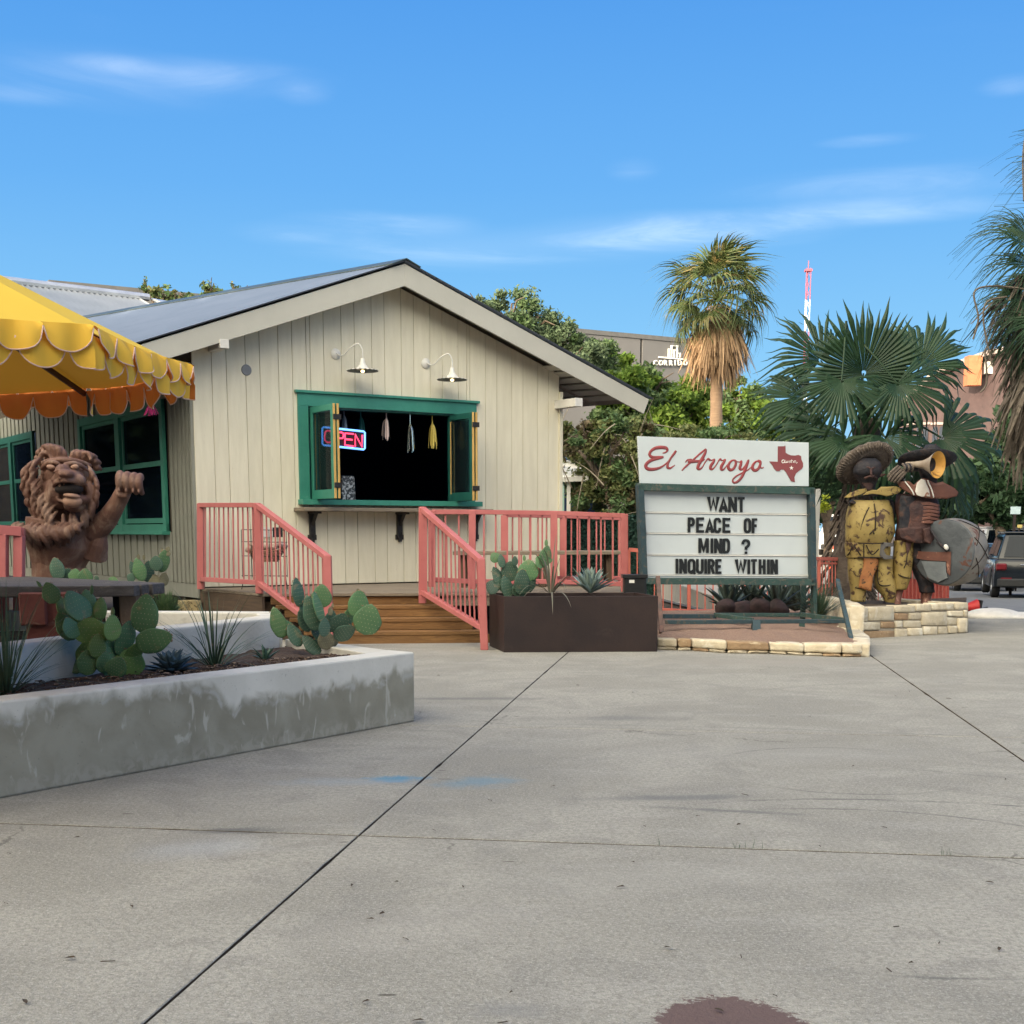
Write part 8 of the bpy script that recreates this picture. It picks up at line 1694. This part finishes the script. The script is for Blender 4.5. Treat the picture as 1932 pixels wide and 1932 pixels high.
    bx('bumper', MC['black_plastic'], th, T(rear + .03, 0, .40), (.14, W * .92, .20), Mc, .03); bx('number_plate', M_plate, th, T(rear - .012, 0, .72), (.02, .32, .15), Mc, .003); bx('chrome_strip', M_chr, th, T(rear + .005, 0, .84), (.03, .6, .035), Mc, .005)
    bx('front_bumper', MC['black_plastic'], th, T(front - .04, 0, .42), (.14, W * .9, .22), Mc, .03); bx('grille', MC['black_plastic'], th, T(front - .005, 0, .62), (.04, W * .5, .18), Mc, .01); bx('exhaust', M_chr, th, T(rear - .0, -W * .3, .30), (.06, .16, .06), Mc, .02)
    return th
def onroad(u, Y): x = (u - UC) / 2530 * Y; return V((x, Y, groundz(x, Y) - .06))
hd_ = (.17, 1)
r0c = onroad(1880, 33.4); f_ = V((.17, 1, 0)).normalized(); l_ = V((-1, .17, 0)).normalized()
car(r0c + f_ * (4.3 * .31) - l_ * .8 + V((.33, 0, 0)), (.27, 1), 'glossy black suv parked at the right edge, seen from behind', carpaint('black_car_paint', (.005, .008, .013)))
car(onroad(1856, 42.5), hd_, 'blue sedan parked beyond the black suv', carpaint('blue_car_paint', (.03, .07, .14)), 'sedan', 4.5, 1.8, 1.5)
car(onroad(1890, 49) + V((0, 0, .35)), hd_, 'white suv with a dark rear window parked beyond the blue sedan', carpaint('white_car_paint', (.62, .64, .67)), 'suv', 4.6, 1.85, 1.75)
car(onroad(1842, 55) + V((0, 0, .55)), hd_, 'small white car farthest along the row of parked cars', carpaint('white_car_paint', (.62, .64, .67)), 'sedan', 4.3, 1.75, 1.5)
tk = P(1585, 1038, 66); tk.z = .10; car(tk, (-.25, -1), 'white pickup truck facing the camera between the sign and the yellow statue', carpaint('white_car_paint', (.62, .64, .67)), 'truck', 5.6, 2.0, 1.95)
sg = thing('street_sign', 'pale rectangular street sign on a post above the parked cars', 'sign', tuple(onroad(1915, 35.5))); q = P(1916, 963, 35.5)
bx('sign_plate', pm('sign_blue_white', (.42, .52, .55), (.30, .40, .44), 14, .5, 0), sg, q, (.27, .02, .20)); bx('post', MC['dark_weld'] , sg, V((q.x, q.y + .03, (q.z + groundz(0, 35)) / 2 - .1)), (.07, .05, q.z - groundz(0, 35) + .2))
sg2 = thing('street_sign', 'tiny yellow sign just right of the sign post above the black suv', 'sign', tuple(onroad(1925, 37))); q = P(1924, 993, 37); bx('sign_plate', pm('sign_yellow', (.45, .36, .12), None, 8, .5, 0), sg2, q, (.14, .02, .09)); bx('post', MC['dark_weld'], sg2, q - V((0, -.03, .9)), (.04, .04, 1.8))
# yellow flowering plant behind the sign
yf = MB(); r_ = random.Random(9)
for c in ((1556, 950), (1562, 957), (1550, 957), (1558, 938), (1549, 963)): leaves(yf, P(c[0], c[1], 24), (.07, .07, .05), 60, .03, r_)
o = yf.build('yellow_leaves', pm('yellow_leaf', (.42, .46, .03), (.30, .36, .03), 20, .6, 0, trans=.3), None, loc=tuple(P(1556, 965, 24))); tag(o, 'sprig of yellow-green leaves beside the right edge of the sign', 'leaves', kind='stuff')
bx_ = thing('utility_post', 'slim white post behind the right edge of the letter sign', 'post', tuple(P(1541, 1040, 23))); bx('post', M_white, bx_, P(1541, 1000, 23), (.07, .07, 1.4))
